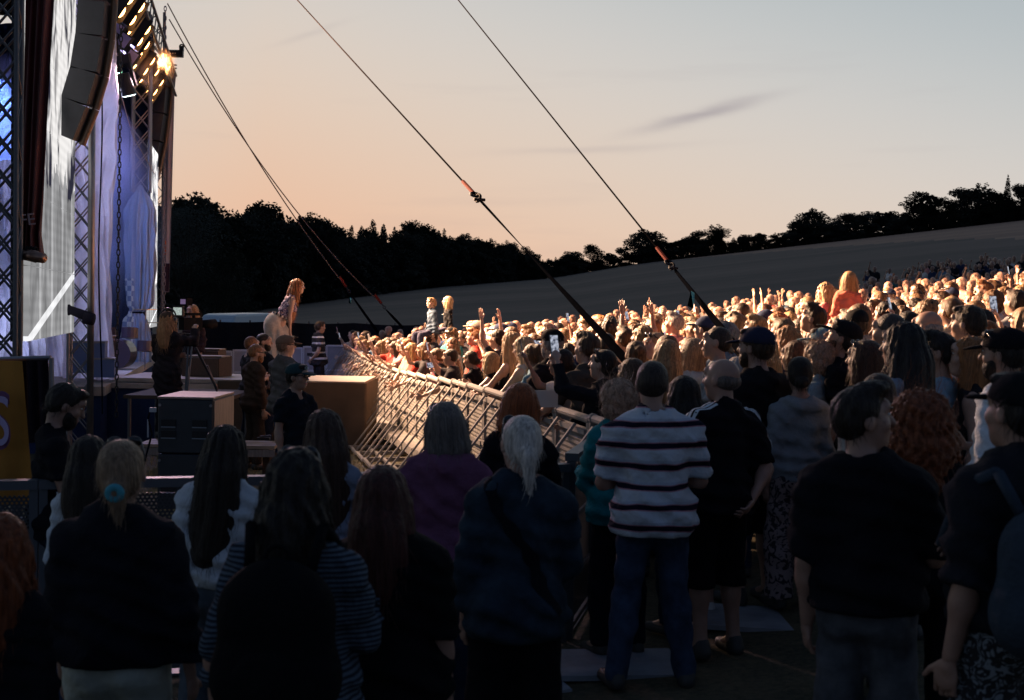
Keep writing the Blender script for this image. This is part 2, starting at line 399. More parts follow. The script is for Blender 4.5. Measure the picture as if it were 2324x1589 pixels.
ARMS = {  # upper-arm direction, forearm direction (x is outwards), hand kind, palm reference
    'down': ((.14, -.04, -1), (.03, .22, -1), 'relaxed'), 'out': ((.3, -.15, -1), (.12, .25, -1), 'relaxed'),
    'fold': ((.25, .25, -1), (-.75, .75, .15), 'relaxed'), 'up': ((.32, .35, .9), (-.05, .12, 1), 'open'),
    'upv': ((.3, .35, .9), (0.0, .1, 1), 'vee'), 'upp': ((.3, .3, .95), (0.0, .05, 1), 'point'), 'upf': ((.35, .3, .8), (-.3, .15, 1), 'fist'),
    'phone': ((.25, .8, .15), (-.2, .35, .95), 'grip'), 'phone2': ((.3, .85, -.1), (-.42, .6, .7), 'grip'), 'phoneup': ((.2, .6, .75), (-.15, .2, 1), 'grip'),
    'phonelow': ((.15, .35, -.9), (-.25, .95, .25), 'grip'),
    'rail': ((.25, .75, -.75), (-.15, .95, -.28), 'relaxed'), 'railx': ((.3, .65, -.8), (-.7, .75, -.2), 'relaxed'), 'reach': ((.2, .9, -.15), (-.05, .95, .1), 'open'),
    'clap': ((.3, .6, -.4), (-.45, .7, .5), 'open'), 'hip': ((.55, -.45, -1), (-.35, .75, -.55), 'relaxed'), 'behind': ((.3, -.3, -1), (-.7, -.35, -.65), 'relaxed'),
    'cup': ((.2, .85, -.5), (-.05, .9, -.42), 'grip'), 'back': ((.25, .22, -1), (.12, .12, -1), 'relaxed'), 'knee': ((.1, .35, -1), (-.05, .55, -.9), 'grip'),
    'jean': ((.3, -.15, -1), (.02, .55, -.85), 'relaxed'),
}
def person_parts(w=1.0, belly=0.0, lean=0.0, side=0.0, twist=0.0, head=(0, 0, 0), armL='down', armR='down', top='tee', fem=False, hem=.86, loose=0.0,
                 bottom='trousers', bhem=.08, sit=False, res=.018, hres=.009, sleeves=None, kid=False, fold=.005, neckr=.062, stance=.10, seed=0, hood=False, legspread=0):
    w = .91 * (1 + (w - 1) * .75); loose *= .75
    T = rotz(twist) @ rotx(-lean) @ roty(side); piv = np.array((0, 0, .95))
    tp = lambda p: piv + T @ (np.array(p, float) - piv)
    hy, hp, hr_ = head
    sh = .165 * w if fem else .185 * w
    hc = tp((0, .0, 1.46)) + T @ rotx(hp * .5) @ np.array((0, .018, .176))
    H = T @ rotz(hy) @ rotx(hp) @ roty(hr_)
    hs = 1.09 if not kid else 1.24
    hq = lambda p: hc + H @ (np.array(p, float) * hs)
    nb = tp((0, -.015, 1.43)); ng = hq((0, -.022, -.075))
    chest = (.150 * w, .105 * (.6 + .4 * w), .17); abd = ((.125 if fem else .138) * w + belly * .5, .098 * w + belly, .16); pel = ((.162 if fem else .155) * w, .115 * (.5 + .5 * w) + belly * .4, .12)
    def torso(f, e, pk=.06):
        f.ell(tp((0, -.008, 1.26)), np.array(chest) + e, T, pk)
        f.cap(tp((-sh * .78, -.018, 1.372)), tp((sh * .78, -.018, 1.372)), .050 + e, k=pk)
        for g_ in (-1, 1): f.cap(tp((g_ * .03, -.028, 1.465)), tp((g_ * sh * .66, -.02, 1.398)), .038 + e, .034 + e, k=.05)
        f.cap(tp((-sh * .3, -.02, 1.43)), tp((sh * .3, -.02, 1.43)), .045 + e, k=pk)
        f.ell(tp((0, .004 + belly * .5, 1.08)), np.array(abd) + e, T, pk)
        f.ell((0, -.008, .94), np.array(pel) + e, None, pk)
        if fem:
            for sx_ in (-1, 1): f.ell(tp((sx_ * .075 * w, .075, 1.25)), np.array((.062, .06, .06)) * (.6 + .4 * w) + e, T, .04)
        return f
    joints = {}
    for sg, arm in ((-1, armL), (1, armR)):
        a = ARMS[arm] if isinstance(arm, str) else arm
        s0 = tp((sg * sh, -.018, 1.378))
        u = T @ (nrm(a[0]) * np.array((sg, 1, 1))); fdir = T @ (nrm(a[1]) * np.array((sg, 1, 1)))
        e0 = s0 + u * .285; w0 = e0 + fdir * .25
        joints[sg] = (s0, e0, w0, fdir, a[2])
    legs = {}
    for sg in (-1, 1):
        h0 = np.array((sg * .088 * w, -.005, .91))
        if sit: k0 = h0 + nrm((sg * .25, 1, -.25)) * .42; a0 = k0 + nrm((0, .1, -1)) * .40
        else:
            k0 = np.array((sg * (stance + .01), .03, .50)); a0 = np.array((sg * (stance + .02 + legspread), -.02, .09))
        legs[sg] = (h0, k0, a0)
    # body (skin)
    f = Field(); torso(f, 0.0)
    f.cap(nb, ng, .056 if not fem else .049, .052 if not fem else .046, k=.04)
    for sg in (-1, 1):
        s0, e0, w0, fd, _ = joints[sg]; aw = .85 if fem else 1.0; aw *= (.6 + .4 * w)
        f.cap(s0, e0, .050 * aw, .040 * aw, k=.05); f.cap(e0, w0, .041 * aw, .0255 * aw, k=.02)
        f.ell(e0 + (w0 - e0) * .25, (.042 * aw, .042 * aw, .05), None, .03)
        h0, k0, a0 = legs[sg]
        f.cap(h0, k0, .085 * w, .056, k=.05); f.cap(k0, a0, .054, .038, k=.03); f.ell(k0 + (a0 - k0) * .28 + np.array((0, -.012, 0)), (.052, .056, .10), None, .04)
        f.cap(a0, a0 + np.array((sg * .03, .15, -.05)), .042, .03, k=.03)
        f.ell(np.array((sg * .07, -.05, .90)), (.088 * w, .085, .09), None, .05)
    # head
    E = lambda c, r, k=.02, sub=False: f.ell(hq(c), np.array(r) * hs, H, k, sub)
    E((0, -.014, .03), (.074, .092, .083)); E((0, .02, -.025), (.061, .07, .088), .03); E((0, .05, -.084), (.030, .030, .026), .03)
    E((0, .075, .045), (.05, .02, .03), .02)
    f.cap(hq((0, .086, .022)), hq((0, .108, -.018)), .0085, .0135, k=.012)
    E((0, .084, -.047), (.023, .012, .006), .008); E((0, .083, -.058), (.019, .012, .006), .008)
    for sg in (-1, 1):
        E((sg * .074, -.006, -.006), (.009, .020, .031), .008); E((sg * .031, .092, .020), (.015, .012, .011), .010, True)
        E((sg * .040, .058, -.018), (.022, .022, .022), .02)
    V, Q = f.solve(res, hres, hc, .145 * hs)
    parts = [(V, Q, 0)]
    frames = {'head': (hc, H * hs)}
    for sg in (-1, 1):
        s0, e0, w0, fd, kind = joints[sg]
        hv, hqd = hand(kind, .0065 if hres < .011 else (.009 if hres < .015 else .016))
        yv = nrm(fd)
        # palm faces towards the body / inwards-forwards
        ref = T @ np.array((-sg * .9, .25, .0)) if kind != 'grip' else T @ np.array((-sg * .5, .8, 0))
        if kind in ('open', 'vee', 'point', 'fist') and yv[2] > .5: ref = T @ np.array((-sg * .15, 1.0, 0))
        z = -(ref - yv * ref.dot(yv)); z = nrm(z); x = np.cross(yv, z)
        tx = x if (x @ (T @ np.array((-sg * .6, .6, .5)))) > 0 else -x
        Mh = np.stack([tx, yv, z], 1)
        if fem: hsz = .92
        else: hsz = 1.03
        if kid: hsz *= .9
        vv = (hv * hsz) @ Mh.T + w0 + yv * .012
        qq = hqd if np.linalg.det(Mh) > 0 else hqd[:, ::-1]
        parts.append((vv, qq, 0)); frames['hand%d' % sg] = (w0 + yv * .10, Mh)
    # eyes, brows, lips as small surfaces set into the face
    b = MB()
    Hm = Matrix(H.tolist())
    for sg in (-1, 1):
        b.cur = 1; b.ball(hq((sg * .031, .0785, .019)), (.0120 * hs, .008 * hs, .0052 * hs), Hm, 8, 6)
        b.cur = 2; b.ball(hq((sg * .031, .0845, .019)), (.0062 * hs, .004 * hs, .0052 * hs), Hm, 6, 4)
        b.cur = 2; b.ball(hq((sg * .031, .0900, .040)), (.018 * hs, .006 * hs, .0042 * hs), Hm, 8, 4)
    b.cur = 3; b.ball(hq((0, .0885, -.0525)), (.020 * hs, .0085 * hs, .0085 * hs), Hm, 8, 5)
    V, Q, MI = merge(parts)
    o = len(V); V = np.concatenate([V, np.array(b.v)]); Q = Q + [tuple(i + o for i in ff) for ff in b.f]; MI = MI + b.m
    out = {'body': (V, Q, MI)}
    r2 = np.random.default_rng(seed); ph = r2.uniform(0, 6, 8)
    def wr(amp):
        return lambda X, Y, Z: (-amp * .9 * (1 - np.abs(np.sin(Z * 13 + X * (11 + ph[6]) + Y * 6 + ph[7] + 1.3 * np.sin(X * 7 + Z * 5 + ph[0])))) ** 4 - amp * .7 * (1 - np.abs(np.sin(Z * 21 - X * (9 + ph[5]) - Y * 8 + ph[2] + 1.1 * np.sin(X * 8 + ph[3])))) ** 5 + amp * np.sin(X * 19 + Z * 33 + ph[0] + 2 * np.sin(Y * 14 + Z * 9 + ph[3])) * np.sin(Y * 23 - Z * 27 + ph[1] + 1.5 * np.sin(X * 11 + ph[4])) + amp * .8 * np.sin(Z * 58 + X * 15 + ph[2] + 2 * np.sin(X * 9 + ph[5])) * np.exp(-((Z - hem - .1) / .16) ** 2)).astype(np.float32)
    # top
    if top:
        f = Field(); e = .013 + loose; torso(f, e, .07)
        if hem < .95: f.ell((0, -.008, .93), (pel[0] + e + .008, pel[1] + e + .010, .20), None, .06); [f.ell(np.array((g_ * .07, -.05, .90)), (.095 * w + e, .092 + e, .12), None, .05) for g_ in (-1, 1)]
        if loose or top in ('hoodie', 'jacket'): f.ell((0, .0, hem + .10), (pel[0] + e + .012, pel[1] + e + .02, .16), None, .09)
        sl = {'tee': .62, 'tank': 0.0, 'long': 1.9, 'hoodie': 1.9, 'jacket': 1.9, 'dress': .7, 'elbow': 1.25}[top] if sleeves is None else sleeves
        sw = {'tee': .020, 'tank': .01, 'long': .012, 'hoodie': .022, 'jacket': .022, 'dress': .016, 'elbow': .025}[top] + loose * .6
        for sg in (-1, 1):
            s0, e0, w0, fd, _ = joints[sg]; aw = .85 if fem else 1.0; aw *= (.6 + .4 * w)
            if sl > 0:
                L1 = min(sl, 1.0); p1 = s0 + (e0 - s0) * L1; d = nrm(e0 - s0)
                clip = None if sl >= 1 else (d, float(d @ p1))
                f.cap(s0, s0 + (e0 - s0) * min(1.0, L1 + .1), .050 * aw + sw, (.040 + .010 * (1 - L1)) * aw + sw, k=.05, clip=clip)
                if sl > 1:
                    L2 = sl - 1; p2 = e0 + (w0 - e0) * L2; d = nrm(w0 - e0)
                    f.cap(e0, e0 + (w0 - e0) * min(1.05, L2 + .1), .041 * aw + sw, .030 * aw + sw * .9, k=.025, clip=(d, float(d @ p2)))
        if top in ('hoodie',) or hood:
            f.ell(tp((0, -.075, 1.425)), (.125 * w, .075, .060), T, .03); f.cap(tp((-.085, -.03, 1.45)), tp((.085, -.03, 1.45)), .040, k=.03)
            for sg in (-1, 1): f.cap(tp((sg * .09, -.02, 1.44)), tp((sg * .04, .085, 1.38)), .032, .026, k=.03)
        if top == 'jacket' and not hood:
            f.cap(tp((-.07, -.03, 1.475)), tp((.07, -.03, 1.475)), .030, k=.03)
        nr = neckr + (.012 if top == 'tank' else 0)
        f.cap(tp((0, -.02 if not hood else .01, 1.44)), tp((0, .01, 1.75)), nr, nr * 1.3, k=.012, sub=True)
        f.ell(tp((0, .085, 1.47)), (.06, .05, .07 if top != 'tank' else .12), T, .012, True)
        if top == 'tank':
            for sg in (-1, 1): f.ell(tp((sg * (sh + .03), -.01, 1.37)), (.055, .10, .10), T, .015, True)
        nn = T @ np.array((0, 0, -1.0)) if hem > .95 else np.array((0, 0, -1.0))
        base = tp((0, 0, hem)) if hem > .95 else np.array((0, 0, hem))
        if top == 'dress':
            f.cap((0, 0, .9), (0, 0, .35), .17 * w, .26 * w, k=.1)
        V, Q = f.solve(res, disp=wr(fold), planes=[(nn, float(nn @ base))] if top != 'dress' else [((0, 0, -1.), -.42)])
        out['top'] = (V, Q, None)
    if bottom:
        f = Field(); e = .011 if bottom != 'wide' else .02
        f.ell((0, -.008, .93), np.array(pel) + e, None, .05)
        bw = {'trousers': .018, 'jeans': .014, 'shorts': .030, 'wide': .045, 'skirt': .03, 'leggings': .007}[bottom]
        for sg in (-1, 1):
            h0, k0, a0 = legs[sg]
            f.cap(h0, k0, .086 * w + e, .058 + bw, k=.05); f.ell(np.array((sg * .07, -.05, .90)), (.090 * w + e, .088 + e, .095), None, .05)
            if bhem < .48: f.cap(k0, a0 - np.array((0,0,.03)), .060 + bw, .046 + bw * 1.1, k=.03); f.ell(k0 + (a0 - k0) * .28 + np.array((0, -.012, 0)), (.060+bw*.5, .066+bw*.5, .12), None, .05)
        if bottom == 'skirt':
            f.cap((0, 0, .9), (0, 0, .3), .16 * w, .25 * w, k=.08)
        pl = [((0, 0, 1.), 1.02)]
        if not sit: pl.append(((0, 0, -1.), -bhem))
        V, Q = f.solve(res, disp=lambda X, Y, Z: (.006 * np.sin(Z * 42 + X * 20 + ph[6] + 3 * np.sin(X * 9 + Y * 12)) * np.sin(X * 31 + Y * 17 + ph[7])).astype(np.float32), planes=pl)
        out['bottom'] = (V, Q, None)
    # shoes
    for sg in (-1, 1):
        f = Field(); a0 = legs[sg][2]
        f.cap(a0 + np.array((0, -.03, -.045)), a0 + np.array((sg * .035, .17, -.055)), .046, .040, k=.02); f.cap(a0 + np.array((0, -.01, .0)), a0 + np.array((0, 0, -.04)), .050, .046, k=.02)
        V, Q = f.solve(.02, planes=[((0, 0, -1.), -(legs[1][2][2] - .09))])
        out['shoe%d' % sg] = (V, Q, None)
    return out, frames
# ---- hair and headwear, in head space (1.0 = adult)
def hair_field(style, seed=0):
    r_ = np.random.default_rng(seed); f = Field(); ph = r_.uniform(0, 6, 6)
    front = [((0, 1, .0), .055)]
    E = lambda c, r, k=.03, sub=False, rot=None: f.ell(c, r, rot, k, sub)
    face = True; amp = .0035; fr = 14.; vert = 6.; planes = []
    if style == 'short':
        E((0, -.020, .038), (.083, .096, .086)); E((0, -.052, -.010), (.076, .058, .060)); E((0, .055, .095), (.055, .035, .022), .03)
        amp = .004; vert = 40
    elif style == 'buzz':
        E((0, -.018, .036), (.0785, .094, .0835)); E((0, -.05, -.005), (.072, .055, .055)); amp = .0008
    elif style == 'quiff':
        E((0, -.020, .038), (.080, .095, .083)); E((0, -.052, -.010), (.073, .056, .055)); E((0, .04, .108), (.055, .060, .034), .03); amp = .005; vert = 30
    elif style == 'fringe_bald':
        E((0, -.045, -.005), (.083, .065, .052)); face = True; amp = .002; planes = [((0, 0, 1.), .030)]
    elif style in ('long', 'longwavy', 'verylong'):
        L = -.30 if style != 'verylong' else -.47
        E((0, -.018, .034), (.088, .100, .092)); E((0, -.055, -.06), (.094, .062, .12), .05)
        f.cap((0, -.075, -.10), (0, -.105, L), .085, .070, k=.06); f.ell((0, -.10, (L - .1) / 2), (.115, .050, abs(L + .06) * .62), None, .05)
        for sg in (-1, 1): f.cap((sg * .075, -.005, -.02), (sg * .105, -.03, -.22), .030, .032, k=.04)
        amp = .006 if style == 'long' else .009; vert = 4 if style != 'longwavy' else 34
    elif style == 'bob':
        E((0, -.018, .034), (.090, .100, .090)); E((0, -.045, -.05), (.100, .070, .10), .05); f.cap((-.05, -.055, -.12), (.05, -.055, -.12), .055, k=.04)
        for sg in (-1, 1): f.cap((sg * .080, .005, -.01), (sg * .088, .0, -.12), .028, .030, k=.04)
        amp = .004
    elif style == 'curly':
        E((0, -.025, .030), (.118, .118, .102)); E((0, -.055, -.08), (.135, .085, .13), .06); f.cap((0, -.06, -.12), (0, -.085, -.26), .115, .08, k=.06)
        for sg in (-1, 1): f.cap((sg * .095, -.01, -.03), (sg * .12, -.02, -.20), .042, .045, k=.04)
        amp = .013; fr = 22; vert = 65
    elif style == 'shortcurly':
        E((0, -.022, .030), (.105, .110, .098)); E((0, -.05, -.05), (.105, .075, .08), .05); amp = .011; fr = 22; vert = 60
    elif style in ('pony', 'bun', 'lowbun', 'highpony'):
        E((0, -.018, .035), (.080, .095, .087)); E((0, -.055, -.015), (.074, .055, .068)); amp = .0022; vert = 5
        if style == 'pony': E((0, -.105, -.035), (.030, .028, .032)); f.cap((0, -.115, -.045), (.015, -.115, -.19), .034, .012, k=.02)
        elif style == 'highpony': E((0, -.10, .06), (.028, .03, .03)); f.cap((0, -.12, .055), (0, -.15, -.10), .040, .040, k=.03); f.cap((0, -.15, -.10), (.01, -.13, -.22), .040, .014, k=.03)
        elif style == 'bun': E((0, -.105, .050), (.045, .042, .045), .012); amp = .003; vert = 25
        else: E((0, -.115, -.045), (.045, .035, .040), .012)
    if style not in ('fringe_bald',):
        f.ell((0, .098, -.045), (.066, .060, .112), None, .012, True)
        if style in ('short', 'buzz', 'quiff', 'pony', 'bun', 'lowbun', 'highpony', 'shortcurly'):
            for sg in (-1, 1): f.ell((sg * .090, .012, -.035), (.032, .036, .040), None, .012, True)
    else: f.ell((0, .10, 0), (.1, .11, .12), None, .01, True)
    zend = {'long': -.30, 'longwavy': -.30, 'verylong': -.47}.get(style, -9)
    def disp(X, Y, Z):
        th = np.arctan2(X, -(Y + .01))
        base = np.sin(th * fr + ph[0] + 2.2 * np.sin(Z * vert * .6 + ph[1]) + np.sin(Z * vert + X * 30)) + .7 * np.sin(th * fr * 2.3 + ph[2] + Z * vert * .7 + Y * 20)
        if vert > 25: base = base + .9 * np.sin(Z * vert * 1.6 + ph[3] + X * 50) * np.sin(Y * 60 + X * 40 + ph[4])
        return (amp * .55 * base * np.clip((Z - zend - .02) / .14, 0, 1)).astype(np.float32)
    return f, disp, planes
HAIRM = {}
def hair_mesh(style, seed=0, res=.0115):
    key = (style, seed % 3, res)
    if key not in HAIRM:
        f, d, pl = hair_field(style, seed % 3); V, Q = f.solve(res, disp=d, planes=pl)
        if res < .012 and style not in ('buzz', 'fringe_bald'):
            # loose strands that lift off the surface
            r_ = np.random.default_rng(seed + 5); c = V.mean(0); n_ = 900 if 'long' in style or 'curly' in style or style in ('bob',) else 450; ii = r_.integers(0, len(V), n_); vs = []; fs = []
            for i_ in ii:
                p = V[i_].copy(); o = p - np.array((0, -.03, .02)); o[2] *= .4; o /= np.linalg.norm(o) + 1e-6
                if p[1] > .085 and p[2] < .03: continue
                cur = 'curly' in style; L = r_.uniform(.03, .11) * (.45 if style in ('short', 'quiff', 'pony', 'lowbun', 'bun') else 1); sd = np.cross(o, (0, 0, 1.)); sd /= np.linalg.norm(sd) + 1e-6; b0 = len(vs); dr = np.array((r_.normal(0, .25), r_.normal(0, .25), -1.0 if not cur else r_.normal(0, .8))); lift = r_.uniform(.001, .014)
                for k in range(4):
                    t = k / 3; q = p + dr * L * t + o * (.001 + lift * math.sin(t * 2.6)) + (sd * .012 * math.sin(t * 7 + b0) if cur else 0); w_ = .0013 * (1 - t * .7); vs += [q - sd * w_, q + sd * w_]
                fs += [(b0 + 2 * k, b0 + 2 * k + 1, b0 + 2 * k + 3, b0 + 2 * k + 2) for k in range(3)]
            V, Q, _m = merge([(V, Q, 0), (np.array(vs), np.array(fs), 0)])
        HAIRM[key] = mk('hair', V, Q)
        HAIRM[key].materials.append(None)
    return HAIRM[key]
CAPM = {}
def cap_mesh(kind='cap'):
    if kind in CAPM: return CAPM[kind]
    f = Field()
    f.ell((0, -.016, .045), (.091, .107, .083), None, .02)
    if kind == 'cap':
        V, Q = f.solve(.009, planes=[((0, .10, -1.), -.030)])
        g = Field(); g.ell((0, .115, .036), (.070, .075, .0095), rotx(-.12), .01); v2, q2 = g.solve(.007, planes=[((0, -1., 0), -.075)])
        h = Field(); h.ell((0, -.016, .128), (.009, .009, .006)); v3, q3 = h.solve(.005)
        V, Q, MI = merge([(V, Q, 0), (v2, q2, 0), (v3, q3, 0)])
        CAPM[kind] = mk('cap', V, Q)
    CAPM[kind].materials.append(None); return CAPM[kind]
def glasses_mb(on_head=False):
    b = MB(); z, y = (.020, .100) if not on_head else (.098, .060)
    for sg in (-1, 1):
        b.ball((sg * .033, y, z), (.028, .008, .022), None, 10, 6)
        b.tube((sg * .060, y - .01, z + .004), (sg * .082, -.01, z - (.004 if not on_head else .055)), .0035, n=5)
    b.tube((-.012, y + .004, z + .004), (.012, y + .004, z + .004), .003, n=5)
    return b
GLM = {}
def glasses_mesh(on_head):
    if on_head not in GLM:
        GLM[on_head] = glasses_mb(on_head).mesh('sunglasses', True); GLM[on_head].materials.append(None)
    return GLM[on_head]
def frame_matrix(fr, s=1.0):
    c, Hh = fr; m = Matrix([list(map(float, r)) + [float(c[i]) * 1.0] for i, r in enumerate(Hh)] + [[0, 0, 0, 1]])
    return m
SKIN = [(.34, .195, .135), (.29, .165, .12), (.24, .13, .092), (.41, .255, .19), (.22, .12, .08)]
EYEW = lambda: plain('eye_white', (.6, .58, .55), .3); EYED = lambda: plain('eye_dark', (.03, .02, .015), .3); LIP = lambda: plain('lips', (.36, .12, .11), .45)
TOPN = {'tee': 't_shirt', 'tank': 'tank_top', 'long': 'shirt', 'hoodie': 'hoodie', 'jacket': 'jacket', 'dress': 'dress', 'elbow': 'blouse'}
BOTN = {'trousers': 'trousers', 'jeans': 'jeans', 'shorts': 'shorts', 'wide': 'trousers', 'skirt': 'skirt', 'leggings': 'leggings'}
def dress_person(root, meshes, frames, hair, hcol, skin, tcol, bcol, shoe, capc=None, glasses=None, hairseed=0, curlymat=False, beard=None, topname='t_shirt', botname='trousers', hres=.0115):
    """hang the parts on root"""
    link('body', meshes['body'], [skin, EYEW(), EYED(), LIP()], root, True)
    if 'top' in meshes: link(topname, meshes['top'], [tcol], root, True)
    if 'bottom' in meshes: link(botname, meshes['bottom'], [bcol], root, True)
    for k_ in ('shoe-1', 'shoe1'): link('shoe', meshes[k_], [shoe], root, True)
    hm = frame_matrix(frames['head'])
    if hair:
        o = link('hair', hair_mesh(hair, hairseed, hres), [hairm(hcol, curlymat or 'curly' in hair)], root, True); o.matrix_local = hm
    if capc is not None:
        o = link('cap', cap_mesh(), [capc], root, True); o.matrix_local = hm
    if glasses is not None:
        o = link('sunglasses', glasses_mesh(glasses), [plain('black_lens', (.01, .01, .012), .15)], root, True); o.matrix_local = hm
    if beard is not None:
        if 'beard' not in CAPM:
            f = Field(); f.ell((0, .045, -.075), (.052, .052, .052)); f.ell((0, .03, -.04), (.067, .055, .05)); f.ell((0, .11, -.0), (.06, .05, .052), None, .01, True); f.ell((0, .10, -.052), (.02, .03, .011), None, .006, True); f.ell((0, -.05, 0), (.12, .07, .2), None, .01, True)
            V, Q = f.solve(.008); CAPM['beard'] = mk('beard', V, Q); CAPM['beard'].materials.append(None)
        o = link('beard', CAPM['beard'], [hairm(beard, True)], root, True); o.matrix_local = hm
PEOPLE = []   # (root, frames, scale, yaw)
def hero(xd, yd, Y, label, yaw, hair='short', hcol=(.03, .018, .012), skin=0, tcol=None, bcol=None, shoe=None, capc=None, glasses=None, beard=None,
         group=None, base=None, hmax=None, key=None, hairseed=0, hres=.010, height=None, botname=None, **kw):
    """a person whose head top is seen at (xd, yd) at distance Y; yaw: 0 faces away from camera, +90 faces left"""
    top = P(xd, yd, Y); g = tz(top.x, top.y) if base is None else base
    rq = random.Random(int(xd * 7 + yd)); kw.setdefault('side', rq.uniform(-.05, .05)); kw.setdefault('twist', rq.uniform(-.16, .16)); kw.setdefault('head', (rq.uniform(-.3, .3), rq.uniform(-.08, .12), rq.uniform(-.08, .08))); kw.setdefault('fold', .013)
    parts, fr = person_parts(seed=int(xd), **kw)
    ztop = max(parts['body'][0][:, 2].max() if False else (fr['head'][0][2] + .115 * (1.24 if kw.get('kid') else 1.09)), 0.1) + (.015 if hair not in (None, 'buzz', 'fringe_bald') or capc else 0)
    s = (top.z - g) / ztop
    if height: s = height / ztop; g = top.z - height
    if not (.78 < s * 1 < 1.16): print('HERO SCALE', label[:40], round(s, 3), 'h', round(s * 1.75, 2))
    hx, hy_ = fr['head'][0][0], fr['head'][0][1]
    ya = R(yaw); c, sn = math.cos(ya), math.sin(ya)
    off = Vector((c * hx - sn * hy_, sn * hx + c * hy_, 0)) * s
    root = empty('person', (top.x - off.x, top.y - off.y, g), ya, s)
    meshes = {}
    for n_, (V, Q, MI) in parts.items():
        me = mk(n_, V, Q, MI); meshes[n_] = me
        for _ in range(4 if n_ == 'body' else 1): me.materials.append(None)
    topk = kw.get('top', 'tee'); botk = kw.get('bottom', 'trousers')
    dress_person(root, meshes, fr, hair, hcol, skinm(SKIN[skin]), tcol, bcol or fabric((.012, .013, .018)), shoe or plain('shoe', (.03, .03, .03), .6), capc, glasses, hairseed,
                 topname=TOPN.get(topk, 'top'), botname=botname or BOTN.get(botk, 'trousers'), beard=beard, hres=hres)
    tag(root, label, 'person', group)
    PEOPLE.append((root, fr, s, ya))
    return root, fr, s
def frame_world(h, which):
    root, fr, s = h
    return Matrix.Translation(root.location) @ Matrix.Rotation(root.rotation_euler.z, 4, 'Z') @ Matrix.Scale(s, 4) @ frame_matrix(fr[which])
# ------------------------------------------------------------------ ground and hill
def terrain_mesh(name, ys, xs_of, mats, mi=None):
    V = []; Fq = []; MIx = []
    n = len(xs_of(ys[0]))
    for y in ys:
        xs = xs_of(y); zz = terr(xs, np.full(len(xs), y)); V += [(float(a), float(y), float(b)) for a, b in zip(xs, zz)]
    for j in range(len(ys) - 1):
        for i in range(n - 1):
            Fq.append((j * n + i, j * n + i + 1, (j + 1) * n + i + 1, (j + 1) * n + i)); MIx.append(mi(ys[j], xs_of(ys[j])[i]) if mi else 0)
    me = bpy.data.meshes.new(name); me.from_pydata(V, [], Fq); me.update(); me.polygons.foreach_set('use_smooth', [True] * len(Fq)); me.polygons.foreach_set('material_index', MIx)
    o = link(name, me, mats); tag(o, kind='structure'); return o
def ground_mat():
    m, nt, b = mat_base('trampled_grass')
    t = N(nt, 'ShaderNodeTexCoord')
    n1 = N(nt, 'ShaderNodeTexNoise', i_Scale=1.3, i_Detail=8.0, i_Roughness=.7); n2 = N(nt, 'ShaderNodeTexNoise', i_Scale=26.0, i_Detail=6.0, i_Roughness=.75)
    for q in (n1, n2): nt.links.new(t.outputs['Object'], q.inputs[0])
    rp = N(nt, 'ShaderNodeValToRGB'); nt.links.new(M_(nt, 'ADD', M_(nt, 'MULTIPLY', n1.outputs[0], .5), M_(nt, 'MULTIPLY', n2.outputs[0], .5)), rp.inputs[0])
    e = rp.color_ramp.elements; e[0].position = .38; e[0].color = (.022, .026, .012, 1); e[1].position = .62; e[1].color = (.16, .125, .065, 1)
    nt.links.new(rp.outputs[0], b.inputs[0]); b.inputs['Roughness'].default_value = .95
    bp = N(nt, 'ShaderNodeBump', i_Strength=.8, i_Distance=.05); nt.links.new(n2.outputs[0], bp.inputs['Height']); nt.links.new(bp.outputs[0], b.inputs['Normal']); return m
def field_mat(name, c0, c1):
    m, nt, b = mat_base(name)
    t = N(nt, 'ShaderNodeTexCoord'); mpp = N(nt, 'ShaderNodeMapping'); nt.links.new(t.outputs['Object'], mpp.inputs[0]); mpp.inputs['Scale'].default_value = (.006, .045, .0); mpp.inputs['Rotation'].default_value = (0, 0, R(4))
    n1 = N(nt, 'ShaderNodeTexNoise', i_Scale=1.0, i_Detail=7.0, i_Roughness=.65); nt.links.new(mpp.outputs[0], n1.inputs[0])
    n2 = N(nt, 'ShaderNodeTexNoise', i_Scale=.35, i_Detail=6.0, i_Roughness=.7); nt.links.new(t.outputs['Object'], n2.inputs[0])
    rp = N(nt, 'ShaderNodeValToRGB'); nt.links.new(M_(nt, 'ADD', M_(nt, 'MULTIPLY', n1.outputs[0], .75), M_(nt, 'MULTIPLY', n2.outputs[0], .25)), rp.inputs[0])
    e = rp.color_ramp.elements; e[0].position = .40; e[0].color = (*c0, 1); e[1].position = .62; e[1].color = (*c1, 1)
    nt.links.new(rp.outputs[0], b.inputs[0]); b.inputs['Roughness'].default_value = .95
    return m
ysn = list(np.concatenate([np.arange(-60, 2, 6), np.arange(2, 45.1, 1.5)])); ysn[-1] = 45.5
def xs_near(y): return np.concatenate([np.arange(-140, -30, 12), np.arange(-30, 30, 1.0), np.arange(30, 151, 12)])
terrain_mesh('ground', ysn, xs_near, [ground_mat()])
us = np.concatenate([[-3, -1.6, -.9], np.linspace(-.6, .8, 90), [1.0, 1.8, 3]])
def xs_far(y): return us * y
ysf = [45.0] + list(np.arange(50, 350, 3)) + [350, 352.5, 360, 380, 450, 700, 1500, 3500]
FC = ((.018, .010, .008), (.082, .052, .038))
terrain_mesh('field', ysf, xs_far, [field_mat('crop_field', *FC), field_mat('dry_margin', (.15, .075, .045), (.25, .14, .085))], lambda y, x: 1 if x / y > .1 and y > 350 - (x / y - .1) * 660 else 0)
